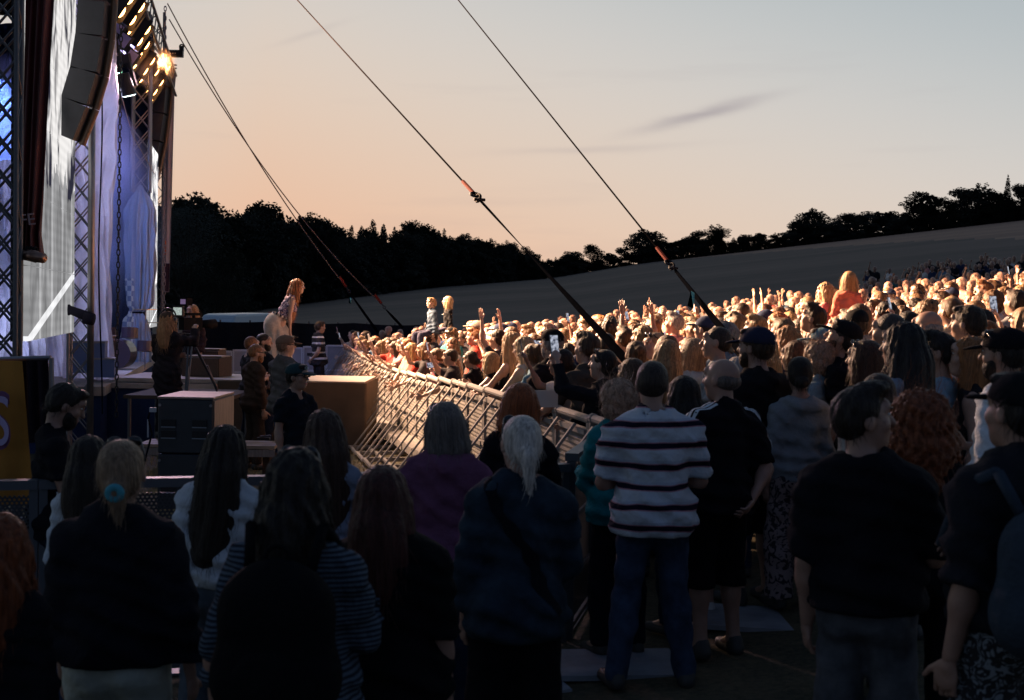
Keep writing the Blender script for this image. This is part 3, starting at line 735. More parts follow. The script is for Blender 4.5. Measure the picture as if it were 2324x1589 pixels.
# grass tufts in the lit pit
mb = MB()
for i in range(9000):
    y = random.uniform(11, 21.5); x = random.uniform(-6.0, .7 - .217 * (y - 9.3)); z = tz(x, y)
    a = random.uniform(0, 6.3); h = random.uniform(.02, .065); w_ = .006; lx = random.uniform(-.03, .03); ly = random.uniform(-.03, .03)
    mb.add([(x - w_ * math.cos(a), y - w_ * math.sin(a), z - .003), (x + w_ * math.cos(a), y + w_ * math.sin(a), z - .003), (x + lx, y + ly, z + h)], [(0, 1, 2)])
tag(mb.build('grass', plain('straw_grass', (.36, .27, .12), .9, 0, .5, 3.0)), 'trampled yellowing grass blades on the ground of the pit', 'grass', kind='stuff')
# ------------------------------------------------------------------ trees
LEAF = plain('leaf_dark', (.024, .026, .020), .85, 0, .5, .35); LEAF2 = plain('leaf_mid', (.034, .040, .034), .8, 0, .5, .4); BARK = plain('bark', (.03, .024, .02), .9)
def tree_template(kind, seed, leaf=.034, n=3400):
    """unit height tree: returns (crown mesh, trunk mesh)"""
    r_ = random.Random(seed); mb = MB(); tr = MB()
    th = .10 if kind != 'bush' else .02
    tr.tube((0, 0, -.05), (.01, 0, th + .25), .022, .012, n=7)
    lobes = []
    if kind == 'conifer':
        for i in range(26):
            t = i / 26; lobes.append(((0, 0, .12 + .86 * t), .20 * (1 - t) + .018, .045))
        tr.tube((0, 0, 0), (0, 0, .95), .014, .003, n=6)
    else:
        for i in range(34 if kind != 'bush' else 22):
            a = r_.uniform(0, 6.28); t = r_.random(); rad = (.30 if kind != 'bush' else .5) * math.sin(math.pi * min(.93, .28 + t * .62)) * r_.uniform(.35, 1)
            z = th + (1 - th - .10) * t; c = (rad * math.cos(a), rad * math.sin(a), z); lobes.append((c, r_.uniform(.09, .17), r_.uniform(.065, .13)))
            tr.tube((0, 0, th + .1 * t), (c[0] * .9, c[1] * .9, c[2]), .009, .003, n=4, cap=False)
        for i in range(7): lobes.append(((r_.uniform(-.15, .15), r_.uniform(-.15, .15), r_.uniform(.84, .96)), r_.uniform(.02, .055), r_.uniform(.03, .055)))
    wts = [l[1] ** 2 * l[2] for l in lobes]; wts = [w_ ** .6 for w_ in wts]
    for q in r_.choices(lobes, weights=wts, k=n):
        c, rr, rz = q
        d = Vector((r_.gauss(0, 1), r_.gauss(0, 1), r_.gauss(0, 1))).normalized() * (r_.random() ** .35)
        p = Vector(c) + Vector((d.x * rr, d.y * rr, d.z * rz)) * 1.12
        u = Vector((r_.gauss(0, 1), r_.gauss(0, 1), r_.gauss(0, .7))).normalized(); w_ = u.orthogonal().normalized(); s_ = leaf * r_.uniform(.5, 1.1)
        mb.add([p - u * s_ * .5, p + w_ * s_ * .28, p + u * s_ * .5, p - w_ * s_ * .28], [(0, 1, 2, 3)])
    return mb.mesh('crown'), tr.mesh('trunk')
TT = {('leafy', i): tree_template('leafy', 10 + i, .050, 6500) for i in range(5)}
TT.update({('conifer', i): tree_template('conifer', 30 + i, .045, 2600) for i in range(2)}); TT.update({('bush', i): tree_template('bush', 40 + i, .075, 3600) for i in range(3)})
TT[('near', 0)] = tree_template('leafy', 51, .017, 11000); TT[('near', 1)] = tree_template('bush', 52, .022, 11000)
def tree(key, x, y, h, wid, label, group=None, leaf=LEAF, name='leafy_tree', zoff=0.0):
    cr_, tr_ = TT[key]; e = empty(name, (x, y, tz(x, y) - .1 + zoff), random.uniform(0, 6.28)); e.scale = (wid, wid, h)
    a = link('crown', cr_, [leaf], e, True); b = link('trunk', tr_, [BARK], e, True); tag(e, label, 'tree', group); return e
skl = [(300, 470), (385, 462), (425, 440), (470, 452), (500, 482), (545, 484), (575, 470), (605, 463), (640, 480), (700, 488), (740, 500), (780, 508), (820, 500), (850, 492), (900, 516), (950, 508), (1000, 524), (1050, 528), (1100, 546), (1160, 552), (1200, 566), (1240, 590), (1280, 586), (1330, 580)]
skx, sky_ = [a for a, b in skl], [b for a, b in skl]
fo = [(300, 120), (560, 190), (800, 240), (1000, 290), (1250, 350), (1400, 356)]
fi = 0
for row, (dy, drop) in enumerate(((14, 0), (6, 16), (0, 34), (-6, 60), (-12, 84))):
    xd = 372 + row * 9
    while xd < 1330:
        Y = np.interp(xd, [a for a, b in fo], [b for a, b in fo]) + dy + random.uniform(-3, 3)
        top_ = np.interp(xd, skx, sky_) + drop * (1 if xd < 1000 else .45) + random.uniform(-9, 10)
        p = P(xd, top_, Y); h = p.z - tz(p.x, p.y)
        if h > 1.0:
            key = ('leafy', random.randrange(5)) if random.random() < .72 else ('conifer', random.randrange(2)) if xd > 700 or row < 2 else ('leafy', 1)
            if row >= 3: key = ('bush', random.randrange(3))
            wd = h * (random.uniform(.75, 1.05) if h > 8 else random.uniform(.9, 1.3))
            zone = ('beside the far stage tower' if xd < 470 else 'above the camera people' if xd < 570 else 'above the white van' if xd < 640 else 'behind the singer' if xd < 720 else 'behind the thin guy lines' if xd < 830 else 'right of the thin guy lines' if xd < 940 else 'above the children on shoulders' if xd < 1060 else 'left of the shackled guy line' if xd < 1160 else 'behind the shackled guy line strap' if xd < 1240 else 'at the low right end of the wood')
            lab = ('tall ' if h > 13 else 'low ' if h < 8 else '') + ('pointed' if key[0] == 'conifer' else 'ragged' if key[1] % 2 else 'rounded') + (' dark tree on the wood skyline ' if row < 2 else (' black tree in the upper wood ' if row == 2 else ' black tree low in the wood ' if row == 3 else ' black tree at the wood foot ')) + zone
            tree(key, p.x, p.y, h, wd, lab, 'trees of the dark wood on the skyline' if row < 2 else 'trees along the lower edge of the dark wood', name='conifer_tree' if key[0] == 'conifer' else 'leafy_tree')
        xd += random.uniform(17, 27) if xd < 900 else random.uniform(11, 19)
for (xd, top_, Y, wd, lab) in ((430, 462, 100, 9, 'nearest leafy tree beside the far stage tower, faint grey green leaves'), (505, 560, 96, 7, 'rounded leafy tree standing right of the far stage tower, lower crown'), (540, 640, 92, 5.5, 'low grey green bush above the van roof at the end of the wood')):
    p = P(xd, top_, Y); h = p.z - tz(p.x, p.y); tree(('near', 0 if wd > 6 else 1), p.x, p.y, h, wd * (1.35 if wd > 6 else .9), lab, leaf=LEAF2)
RT = [(1300, 566, 60, 'leafy'), (1345, 552, 46, 'leafy'), (1385, 572, 50, 'bush'), (1425, 572, 46, 'bush'), (1475, 518, 98, 'leafy'), (1517, 552, 40, 'conifer'), (1547, 545, 34, 'conifer'), (1585, 520, 60, 'leafy'), (1628, 505, 58, 'leafy'),
      (1665, 536, 46, 'conifer'), (1692, 528, 44, 'leafy'), (1722, 532, 40, 'leafy'), (1758, 548, 46, 'bush'), (1795, 520, 44, 'leafy'), (1848, 472, 84, 'leafy'), (1890, 500, 50, 'leafy'), (1922, 480, 66, 'leafy'), (1968, 508, 58, 'leafy'),
      (2010, 512, 54, 'bush'), (2042, 486, 50, 'leafy'), (2092, 430, 86, 'leafy'), (2140, 446, 60, 'leafy'), (2182, 422, 70, 'leafy'), (2222, 412, 72, 'leafy'), (2262, 430, 60, 'leafy'), (2288, 393, 40, 'conifer'), (2322, 415, 60, 'leafy'), (2365, 400, 70, 'leafy')]
nam = {'leafy': 'leafy_tree', 'conifer': 'conifer_tree', 'bush': 'leafy_bush'}
for i, (xd, yt, wd, k_) in enumerate(RT):
    Y = 356 + (i % 3) * 3; p = P(xd, yt, Y); h = p.z - tz(p.x, p.y); W = wd / (F / Y)
    place = ('where the two woods meet' if xd < 1440 else 'near the right guy strap' if xd < 1600 else 'at the middle of the ridge' if xd < 1830 else 'on the right half of the ridge' if xd < 2070 else 'at the high right end of the ridge')
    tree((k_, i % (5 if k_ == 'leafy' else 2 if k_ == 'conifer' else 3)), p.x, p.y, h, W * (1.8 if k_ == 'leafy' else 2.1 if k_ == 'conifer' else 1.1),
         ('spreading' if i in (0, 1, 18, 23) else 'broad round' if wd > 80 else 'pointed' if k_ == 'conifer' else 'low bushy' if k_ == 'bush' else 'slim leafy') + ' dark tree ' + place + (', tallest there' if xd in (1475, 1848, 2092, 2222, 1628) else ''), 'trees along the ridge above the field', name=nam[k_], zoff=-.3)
xd = 1265
while xd < 2420:   # undergrowth between the ridge trees
    Y = 362 + random.uniform(-3, 4); base = P(xd, 0, Y); z0 = tz(base.x, Y); yb = proj((base.x, Y, z0))[1]
    h = random.uniform(3.6, 7.0) * (1.0 if xd < 1800 else 1.3)
    tree(('bush', random.randrange(3)), base.x, Y, h, h * random.uniform(1.1, 1.6), 'low dark hedge bush on the ridge ' + ('where the two woods meet' if xd < 1450 else 'by the broad round tree' if xd < 1560 else 'right of the right guy strap' if xd < 1700 else 'in the gap at the middle of the ridge' if xd < 1820 else 'under the tall tree at the ridge middle' if xd < 1950 else 'right of the ridge middle' if xd < 2070 else 'under the high right end trees' if xd < 2200 else 'at the far right of the ridge'), 'hedge bushes along the ridge', name='hedge_bush', zoff=-.6); xd += random.uniform(13, 22)
# ------------------------------------------------------------------ truss work
ALU = plain('aluminium', (.24, .23, .24), .38, .75, .15, 6.0); ALUD = plain('dull_steel', (.10, .10, .11), .45, .7); BLK = plain('black_metal', (.012, .012, .014), .5, .3); BLKF = fabric((.008, .008, .012))
ub = MB(); ub.tube((0, 0, 0), (0, 0, 1), 1, n=6); UNIT = ub.mesh('bar', True); UNIT.materials.append(None)
def bar(a, b, r, m, parent, name='brace'):
    a = Vector(a); b = Vector(b); o = link(name, UNIT, [m], parent, True)
    L = (b - a).length; q = (b - a).to_track_quat('Z', 'Y').to_matrix().to_4x4()
    o.matrix_local = Matrix.Translation(a) @ q @ Matrix.Diagonal((r, r, L, 1)); return o
def truss(name, base, H_, side, rz, label, cat='truss', r=.025, rb=.011, bay=None, m=ALU, group=None, z0=0.0, faces=(0, 1, 2, 3)):
    e = empty(name, base, rz); h = side / 2; cs = [(-h, -h), (h, -h), (h, h), (-h, h)]
    for c in cs: bar((c[0], c[1], z0), (c[0], c[1], H_), r, m, e, 'chord')
    bay = bay or side * 1.25; nb_ = int((H_ - z0) / bay)
    for fci in faces:
        a, b = cs[fci], cs[(fci + 1) % 4]
        for i in range(nb_):
            za, zb = z0 + i * bay, z0 + (i + 1) * bay
            p, q = (a, b) if i % 2 == 0 else (b, a); bar((p[0], p[1], za), (q[0], q[1], zb), rb, m, e, 'brace')
            if fci % 2 == 0 and name != 'far_truss_tower': bar((q[0], q[1], za), (p[0], p[1], zb), rb, m, e, 'brace')
    return tag(e, label, cat, group)
SA = math.atan(.205)
def at(xd, yd, Y): return P(xd, yd, Y)
p = at(182, 800, 19.0); truss('truss_tower', (p.x, p.y, tz(p.x, p.y)), 12, .30, SA, 'silver lattice tower at the near corner of the stage opening', r=.028)
p = at(8, 800, 12.6); truss('truss_tower', (p.x, p.y, tz(p.x, p.y)), 9, .26, SA, 'dark lattice tower at the far left edge behind the yellow banner', m=ALUD, r=.028, rb=.013)
p = at(352, 700, 32.5); truss('far_truss_tower', (p.x, p.y, tz(p.x, p.y)), 9.6, .34, SA, 'lattice tower at the far end of the stage beside white banner', r=.03, m=ALUD)
p = at(320, 430, 28.0); truss('hanging_truss', (p.x, p.y, 0), 7.3, .36, SA, 'bright silver lattice truss above the tied white drape', z0=4.5, r=.035, rb=.014)
# stout pole beside the near tower
p = at(206, 700, 17.2); e = MB(); e.tube((p.x, p.y, tz(p.x, p.y)), (p.x, p.y, 7.2), .045, n=12)
tag(e.build('scaffold_pole', ALU, smooth=True), 'shiny upright scaffold pole right of the near lattice tower', 'pole')
mb = MB(); a = at(150, 700, 17.25); b = at(208, 722, 17.1); mb.tube(a, b, .055, .07, n=10); mb.tube(a + Vector((0, 0, -.02)), a + Vector((.05, 0, -.02)), .075, n=10); mb.tube(b + Vector((-.1, 0, -.0)), b + Vector((.03, 0, -.02)), .08, n=10)
tag(mb.build('cable_bundle', fabric((.02, .018, .03)), smooth=True), 'dark strapped cable bundle tied across the near lattice tower', 'cable')
# ------------------------------------------------------------------ stage
def sbox(name, a0, a1, n0, n1, z0, z1, m, parent=None):
    mb = MB(); pts = [S(a, n_, z) for z in (z0, z1) for (a, n_) in ((a0, n0), (a1, n0), (a1, n1), (a0, n1))]
    mb.add(pts, [(0, 1, 2, 3), (7, 6, 5, 4), (0, 4, 5, 1), (1, 5, 6, 2), (2, 6, 7, 3), (3, 7, 4, 0)]); return mb.build(name, m, parent)
DECK = plain('worn_deck', (.34, .27, .22), .55, 0, .35, 2.2, .2, stretch=(1, 8, 1)); SKIRT = plain('skirt_cloth', (.10, .072, .052), .9, 0, .2, 2.0, .3); SKB = plain('blue_skirt', (.02, .035, .09), .9, 0, .3, 1.5, .3)
st = empty('stage', S(24, -3, 0)); pass
def under(o, par): o.parent = par; o.matrix_parent_inverse = par.matrix_basis.inverted(); return o
under(sbox('deck', 19.4, 33, -9, 0, .66, .80, DECK), st); under(sbox('skirt', 19.45, 32.9, -8.9, -.06, -.25, .655, SKB), st)
tag(st, 'wide stage platform with pale deck and dark blue skirt', 'stage')
cw = empty('catwalk', (-4.6, 20.3, 0))
def cbox(name, x0, x1, y0, y1, z0, z1, m, par, bev=0.0, nu=1):
    mb = MB(); mb.box(((x0 + x1) / 2, (y0 + y1) / 2, (z0 + z1) / 2), (x1 - x0, y1 - y0, z1 - z0)); o = mb.build(name, m)
    if bev: bv = o.modifiers.new('bevel', 'BEVEL'); bv.width = bev; bv.segments = 2
    return under(o, par) if par else o
zc = P(823, 867, 20.4).z
cbox('deck', -6.35, -2.35, 20.4, 22.1, zc - .06, zc, DECK, cw); cw_x0 = P(495, 870, 20.4).x
# cloth skirt with soft folds
mb = MB()
def skf(u, v_):
    L = [(cw_x0, 22.0), (cw_x0, 20.36), (-2.31, 20.36), (-2.31, 22.1)]; seg = [1.64, abs(cw_x0 + 2.31), 1.74]; tot = sum(seg); d = u * tot; k = 0
    while k < 2 and d > seg[k]: d -= seg[k]; k += 1
    t = d / seg[k]; a, b = L[k], L[k + 1]; z = zc - .02 - v_ * (zc + .26)
    wv = (.012 * math.sin(u * 60) + .02 * math.sin(u * 17 + 1)) * (v_ ** .7)
    nx, ny = ((0, -1), (0, -1), (1, 0))[k] if k else (-1, 0)
    return (a[0] + (b[0] - a[0]) * t + nx * wv, a[1] + (b[1] - a[1]) * t + ny * wv, z)
mb.grid(skf, 120, 8); under(mb.build('skirt', SKIRT, smooth=True), cw)
xl = P(225, 870, 20.35).x
cbox('side_deck', xl, cw_x0 - .01, 20.3, 22.2, zc - .16, zc - .075, DECK, cw); cbox('blue_skirt', xl + .02, cw_x0 - .02, 20.36, 22.1, -.25, zc - .17, SKB, cw)
tag(cw, 'raised catwalk with pale top and brown cloth skirt under the singer', 'catwalk')
# back and roof of the stage
mb = MB(); mb.grid(lambda u, v_: S(33.2 - u * .3, -9 + u * 8.7 + 0, .0 + v_ * 9.0) + Vector((0, .12 * math.sin(u * 60), 0)), 90, 2)
tag(mb.build('stage_back_drape', fabric((.015, .025, .06)), smooth=True), 'dark blue drape closing the far side of the stage', 'drape')
mb = MB(); mb.grid(lambda u, v_: S(18 + u * 16, -9.0, v_ * 9) + Vector((.1 * math.sin(u * 70), 0, 0)), 90, 2)
tag(mb.build('stage_rear_drape', fabric((.012, .016, .035)), smooth=True), 'black drape hanging along the rear of the stage', 'drape')
rf = empty('stage_roof', S(26, -4, 8))
under(sbox('roof_sheet', 18.5, 33, -9, -.5, 9.2, 9.35, BLKF), rf)
for n_ in (-.2, .25):
    for z in (7.35, 7.85): o = bar(S(19, n_, z), S(32.6, n_, z), .03, ALUD, None, 'roof_chord'); under(o, rf)
for i in range(22):
    a = 19.2 + i * .6; under(bar(S(a, .25, 7.35), S(a + .6, .25, 7.85), .014, ALUD, None, 'roof_brace'), rf); under(bar(S(a, -.2, 7.85 if i % 2 else 7.35), S(a + .6, .25, 7.35 if i % 2 else 7.85), .014, ALUD, None, 'roof_brace'), rf)
tag(rf, 'dark stage roof with lattice front beam carrying the lamps', 'roof')
# side wall of translucent white film behind the near tower
FILM = bpy.data.materials.new('white_film'); FILM.use_nodes = True; b_ = FILM.node_tree.nodes['Principled BSDF']; nt = FILM.node_tree
b_.inputs['Base Color'].default_value = (.72, .72, .8, 1); b_.inputs['Roughness'].default_value = .28; b_.inputs['Transmission Weight'].default_value = 0.0
t_ = N(nt, 'ShaderNodeTexCoord'); n_ = N(nt, 'ShaderNodeTexNoise', i_Scale=3.5, i_Detail=5.0, i_Distortion=1.5); nt.links.new(t_.outputs['Object'], n_.inputs[0]); bp = N(nt, 'ShaderNodeBump', i_Strength=1.0, i_Distance=.22); nt.links.new(n_.outputs[0], bp.inputs['Height']); nt.links.new(bp.outputs[0], b_.inputs['Normal'])
tl = N(nt, 'ShaderNodeBsdfTranslucent'); tl.inputs[0].default_value = (.75, .75, .85, 1); ms = N(nt, 'ShaderNodeMixShader', i_0=.5); ou = nt.nodes['Material Output']
nt.links.new(b_.outputs[0], ms.inputs[1]); nt.links.new(tl.outputs[0], ms.inputs[2]); nt.links.new(ms.outputs[0], ou.inputs[0])
def film(u, v_):
    p = P(-60 + u * 318, 700, 21.6 + .5 * math.sin(u * 5)); x = p.x + .05 * math.sin(v_ * 9 + u * 14); w_ = .10 * math.sin(u * 42 + .8 * math.sin(v_ * 7)) + .05 * math.sin(u * 90 + v_ * 4) + .04 * math.sin(v_ * 46 + math.sin(u * 25) * 2) + .07 * abs(math.sin(u * 75 + 3 * math.sin(v_ * 11 + u * 9))) + .06 * abs(math.sin(v_ * 19 + u * 60 + 2 * math.sin(u * 31)))
    return (x, p.y + w_, -.2 + v_ * (4.7 + 2.9 * min(1, max(0, (u - .5) * 14))))
mb = MB(); mb.grid(film, 170, 110); tag(mb.build('film_curtain', FILM, smooth=True), 'crinkled translucent white film curtain glowing blue behind near tower', 'curtain')
spot('film_backlight', (-8.4, 23.6, 5.6), (-7.2, 21.6, 2.5), 230, (.62, .68, 1.0), size=150, blend=.9, rad=.4)
spot('film_backlight_low', (-9.2, 23.4, 1.4), (-8.4, 21.6, 3.2), 130, (.6, .66, 1.0), size=150, blend=.9, rad=.3)
# tied white cloth with chequered hem
CLOTH = plain('pale_cloth', (.30, .33, .38), .85, 0, .1, 3)
def chequer():
    m, nt, b = mat_base('chequered_cloth'); t = N(nt, 'ShaderNodeTexCoord'); s = N(nt, 'ShaderNodeSeparateXYZ'); nt.links.new(t.outputs['Object'], s.inputs[0])
    c = N(nt, 'ShaderNodeTexChecker', i_Scale=1.0); mpp = N(nt, 'ShaderNodeMapping'); mpp.inputs['Scale'].default_value = (9, 0, 9); nt.links.new(t.outputs['Object'], mpp.inputs[0]); nt.links.new(mpp.outputs[0], c.inputs[0])
    c.inputs[1].default_value = (.60, .60, .50, 1); c.inputs[2].default_value = (.20, .23, .28, 1); nt.links.new(c.outputs[0], b.inputs[0]); b.inputs['Roughness'].default_value = .9; return m
pc = P(317, 700, 27.7)
prof = [(0, .03), (.03, .09), (.09, .25), (.14, .33), (.3, .33), (.5, .31), (.68, .27), (.72, .13), (.76, .25), (.9, .34), (1, .37)]
def tied(u, v_):
    r = np.interp(v_, [a for a, b in prof], [b for a, b in prof]); a = u * 2 * math.pi
    rr = r * (.82 + .42 * (abs(math.sin(a * 5.5 + v_ * 1.5 + .6 * math.sin(v_ * 9))) - .5) + .16 * math.sin(a * 19 + v_ * 6) + .05 * math.sin(v_ * 30 + a * 3)); z = 4.62 - v_ * (4.62 - .80)
    return (pc.x + rr * math.cos(a) * .95 - (.10 * v_ if v_ > .7 else .0), pc.y + rr * math.sin(a) * .5, z)
dr = empty('tied_drape', (pc.x, pc.y, .8))
mb = MB(); mb.grid(tied, 150, 70); mb.cur = 0; o = mb.build('cloth', [CLOTH, chequer()], smooth=True)
mi = []
for pl_ in o.data.polygons:
    c = pl_.center; mi.append(1 if (c.x < pc.x - .10 and .95 < c.z < 2.6 and c.y < pc.y) else 0)
o.data.polygons.foreach_set('material_index', mi); under(o, dr)
mb = MB(); mb.torus((pc.x - .05, pc.y, 4.62 - .72 * 3.82), .135, .02, n=16, sy=.6); under(mb.build('tie_rope', BLKF), dr)
tag(dr, 'white cloth drape tied at the waist hanging from silver truss', 'drape')
# ------------------------------------------------------------------ screens
def led_mat(name, seed, strength):
    m = bpy.data.materials.new(name); m.use_nodes = True; nt = m.node_tree; nt.nodes.clear()
    t = N(nt, 'ShaderNodeTexCoord'); s = N(nt, 'ShaderNodeSeparateXYZ'); nt.links.new(t.outputs['UV'], s.inputs[0]); u, v_ = s.outputs[0], s.outputs[1]
    mpp = N(nt, 'ShaderNodeMapping'); nt.links.new(t.outputs['UV'], mpp.inputs[0]); mpp.inputs['Scale'].default_value = (3.2, 2.8, 1); mpp.inputs['Location'].default_value = (seed, seed * 2, 0)
    n = N(nt, 'ShaderNodeTexNoise', i_Scale=2.0, i_Detail=4.0, i_Distortion=1.6); nt.links.new(mpp.outputs[0], n.inputs[0])
    faces = N(nt, 'ShaderNodeValToRGB'); nt.links.new(n.outputs[0], faces.inputs[0]); e = faces.color_ramp.elements; e[0].position = .38; e[0].color = (.03, .03, .05, 1); e[1].position = .52; e[1].color = (1, .97, .95, 1)
    # lower part: pale floor with upright bars and one bright diagonal
    bars = M_(nt, 'GREATER_THAN', M_(nt, 'FRACT', M_(nt, 'MULTIPLY', u, 4.3)), .82)
    dg = M_(nt, 'ABSOLUTE', M_(nt, 'SUBTRACT', v_, M_(nt, 'ADD', M_(nt, 'MULTIPLY', u, .10), .0)))
    diag = M_(nt, 'LESS_THAN', dg, .007)
    lo = M_(nt, 'ADD', M_(nt, 'MULTIPLY', n.outputs[0], .6), M_(nt, 'MULTIPLY', M_(nt, 'MAXIMUM', M_(nt, 'MULTIPLY', bars, .3), diag), .7))
    cmb = N(nt, 'ShaderNodeCombineColor'); [nt.links.new(lo, cmb.inputs[i]) for i in range(2)]; nt.links.new(M_(nt, 'MULTIPLY', lo, 1.02), cmb.inputs[2])
    sel = M_(nt, 'GREATER_THAN', v_, M_(nt, 'ADD', .17, M_(nt, 'MULTIPLY', n.outputs[0], .14)))
    mxx = N(nt, 'ShaderNodeMix', data_type='RGBA'); nt.links.new(sel, mxx.inputs[0]); nt.links.new(cmb.outputs[0], mxx.inputs[6]); nt.links.new(faces.outputs[0], mxx.inputs[7])
    px = M_(nt, 'MULTIPLY', M_(nt, 'ADD', .93, M_(nt, 'MULTIPLY', M_(nt, 'SINE', M_(nt, 'MULTIPLY', v_, 420.0)), .05)), strength)
    em = N(nt, 'ShaderNodeEmission'); nt.links.new(mxx.outputs[2], em.inputs[0]); nt.links.new(px, em.inputs[1])
    ou = N(nt, 'ShaderNodeOutputMaterial'); nt.links.new(em.outputs[0], ou.inputs[0]); return m
def screen(label, c0, c1, zb, zt, seed, strength):
    """c0 near bottom corner, c1 far bottom corner"""
    e = empty('led_screen', ((c0.x + c1.x) / 2, (c0.y + c1.y) / 2, zb))
    d = (Vector((c1.x, c1.y, 0)) - Vector((c0.x, c0.y, 0))); nn = Vector((d.y, -d.x, 0)).normalized()
    rows = 10; W = d.length; cols = max(3, int(W / .9))
    # panels: modules with hairline joints
    for j in range(rows):
        for i in range(cols):
            u0, u1 = i / cols + .0012, (i + 1) / cols - .0012; v0, v1 = j / rows + .0006, (j + 1) / rows - .0006
            q = [Vector((c0.x, c0.y, 0)) + d * u + nn * .06 + Vector((0, 0, zb + (zt - zb) * vv)) for u, vv in ((u0, v0), (u1, v0), (u1, v1), (u0, v1))]
            mb = MB(); back = [x - nn * .05 for x in q]; mb.add(q + back, [(0, 1, 2, 3), (0, 4, 5, 1), (1, 5, 6, 2), (2, 6, 7, 3), (3, 7, 4, 0)]); o = mb.build('panel', LEDM[seed])
            uv = o.data.uv_layers.new(name='UVMap'); cc = [(u0, v0), (u1, v0), (u1, v1), (u0, v1)]
            for li, lp in enumerate(o.data.loops): uv.data[li].uv = cc[lp.vertex_index % 4]
            under(o, e)
    mb = MB(); q = [Vector((c0.x, c0.y, 0)) + d * u + Vector((0, 0, zb + (zt - zb) * vv)) for u, vv in ((0, 0), (1, 0), (1, 1), (0, 1))]; bk = [x - nn * .12 for x in q]
    mb.add(q + bk, [(0, 1, 2, 3), (7, 6, 5, 4), (0, 4, 5, 1), (1, 5, 6, 2), (2, 6, 7, 3), (3, 7, 4, 0)]); under(mb.build('cabinet', BLK), e)
    return tag(e, label, 'screen')
LEDM = {1: led_mat('led_picture', 1.3, .95), 2: led_mat('led_picture', 4.1, 1.3)}
c0 = at(50, 768, 13.6); c1 = at(158, 760, 18.0)
screen('tall LED screen showing black and white video beside near tower', c0, c1, (c0.z + c1.z) / 2, 9.8, 1, 1)
c0 = at(331, 745, 29.0); c1 = at(350, 738, 31.3)
screen('thin far LED screen between tied drape and far tower', c0, c1, c0.z, c0.z + 4.2, 2, 1)
# ------------------------------------------------------------------ loudspeaker arrays
CAB = plain('speaker_cabinet', (.020, .020, .026), .55, 0, .2, 8.0)
def line_array(label, pts, depth, w_, Mz, brk=True):
    e = empty('line_array', pts[0])
    for (a, b) in zip(pts[:-1], pts[1:]):
        c = (a + b) / 2; d = b - a; L = d.length; d.normalize(); sd = Vector((math.cos(Mz), math.sin(Mz), 0)); fr_ = d.cross(sd).normalized(); sd = fr_.cross(d).normalized()
        Mx = Matrix((sd, fr_, d)).transposed()
        mb = MB(); mb.box(c - sd * w_ / 2, (w_, depth, L * .94), Mx); mb.cur = 1
        for k in (-.28, .28):
            mb.ball(c - sd * (w_ * .5) + Mx @ Vector((k * w_ * .8, -depth / 2, 0)), (w_ * .12, .012, L * .16), Mx, 10, 5)
        o = mb.build('cabinet', [CAB, BLK]); under(o, e)
        if brk: o = bar(a + sd * .05 - fr_ * .03, b + sd * .05 - fr_ * .03, .05, plain('bracket', (.11, .075, .055), .4, .6), None, 'rigging_bracket'); under(o, e)
    return tag(e, label, 'speaker')
pts = [P(x, y, Yv) for x, y, Yv in ((252, -60, 16.6), (249, 10, 16.6), (243, 90, 16.6), (230, 172, 16.6), (208, 245, 16.6), (176, 325, 16.6))]
line_array('large curved line of dark speaker cabinets right of near screen', pts, .42, .34, 0)
pts = [P(x, y, Yv) for x, y, Yv in ((386, 150, 31.5), (385, 200, 31.5), (380, 262, 31.5), (371, 325, 31.5), (359, 380, 31.5), (344, 432, 31.5))]
line_array('far curved line of dark speaker cabinets in front of far tower', pts, .7, .34, 0)
# ------------------------------------------------------------------ blinders, moving heads, chains
EMW = plain('lamp_hot', (1, .8, .6), .5, emit=(1.0, .43, .13), es=15.0)
bl = [(285, 12), (309, 30), (302, 54), (324, 80), (308, 97), (323, 114), (312, 135), (336, 149), (327, 167), (346, 174), (340, 191), (357, 197), (350, 214)]
for i, (xd, yd) in enumerate(bl):
    Y = 21 + 9.3 * (yd - 12) / 202; p = P(xd, yd, Y); e = empty('blinder_lamp', p, SA); e.rotation_euler = (0, R(32), SA)
    mb = MB(); mb.box((-.12, 0, 0), (.2, .44, .56)); mb.box((.0, .23, 0), (.12, .02, .58)); mb.box((.0, -.23, 0), (.12, .02, .58)); mb.box((-.14, 0, .34), (.05, .4, .14)); mb.build('housing', BLK, e)
    for z in (-.13, .13):
        m2 = MB(); m2.ball((.0, 0, z), (.05, .11, .105), None, 12, 8); m2.build('lamp', EMW, e, True)
    tag(e, ['topmost', 'second', 'third', 'fourth', 'fifth', 'sixth', 'seventh', 'eighth', 'ninth', 'tenth', 'eleventh', 'twelfth', 'lowest'][i] + ' glowing orange twin blinder lamp under the stage roof edge', 'stage lamp', 'orange blinder lamps in a row')
for i, (xd, yd, col, lab) in enumerate(((262, 166, (.35, 1.0, .62), 'moving head lamp with green white lens above film curtain'), (293, 216, (.72, .9, .95), 'moving head lamp with white lens left of silver truss'))):
    p = P(xd, yd, 22.5); e = empty('moving_head_lamp', p, 0); e.rotation_euler = (R(15), R(-12), 0)
    mb = MB(); mb.tube((0, 0, 0), (0, 0, .38), .13, .10, n=16); mb.box((-.16, 0, .35), (.04, .12, .42)); mb.box((.16, 0, .35), (.04, .12, .42)); mb.box((0, 0, .62), (.38, .2, .14)); mb.build('head', BLK, e)
    m2 = MB(); m2.tube((0, 0, -.012), (0, 0, .01), .115, n=20); m2.build('lens', plain('lens%d' % i, col, .3, emit=col, es=3.2), e)
    for k in range(12):
        a = k * math.pi / 6; m3 = MB(); m3.ball((.08 * math.cos(a), .08 * math.sin(a), -.014), (.014, .014, .006), None, 6, 4); m3.build('led', plain('led_dot', (.9, .95, 1), .3, emit=(.8, 1, .9), es=6.0), e)
    tag(e, lab, 'stage lamp')
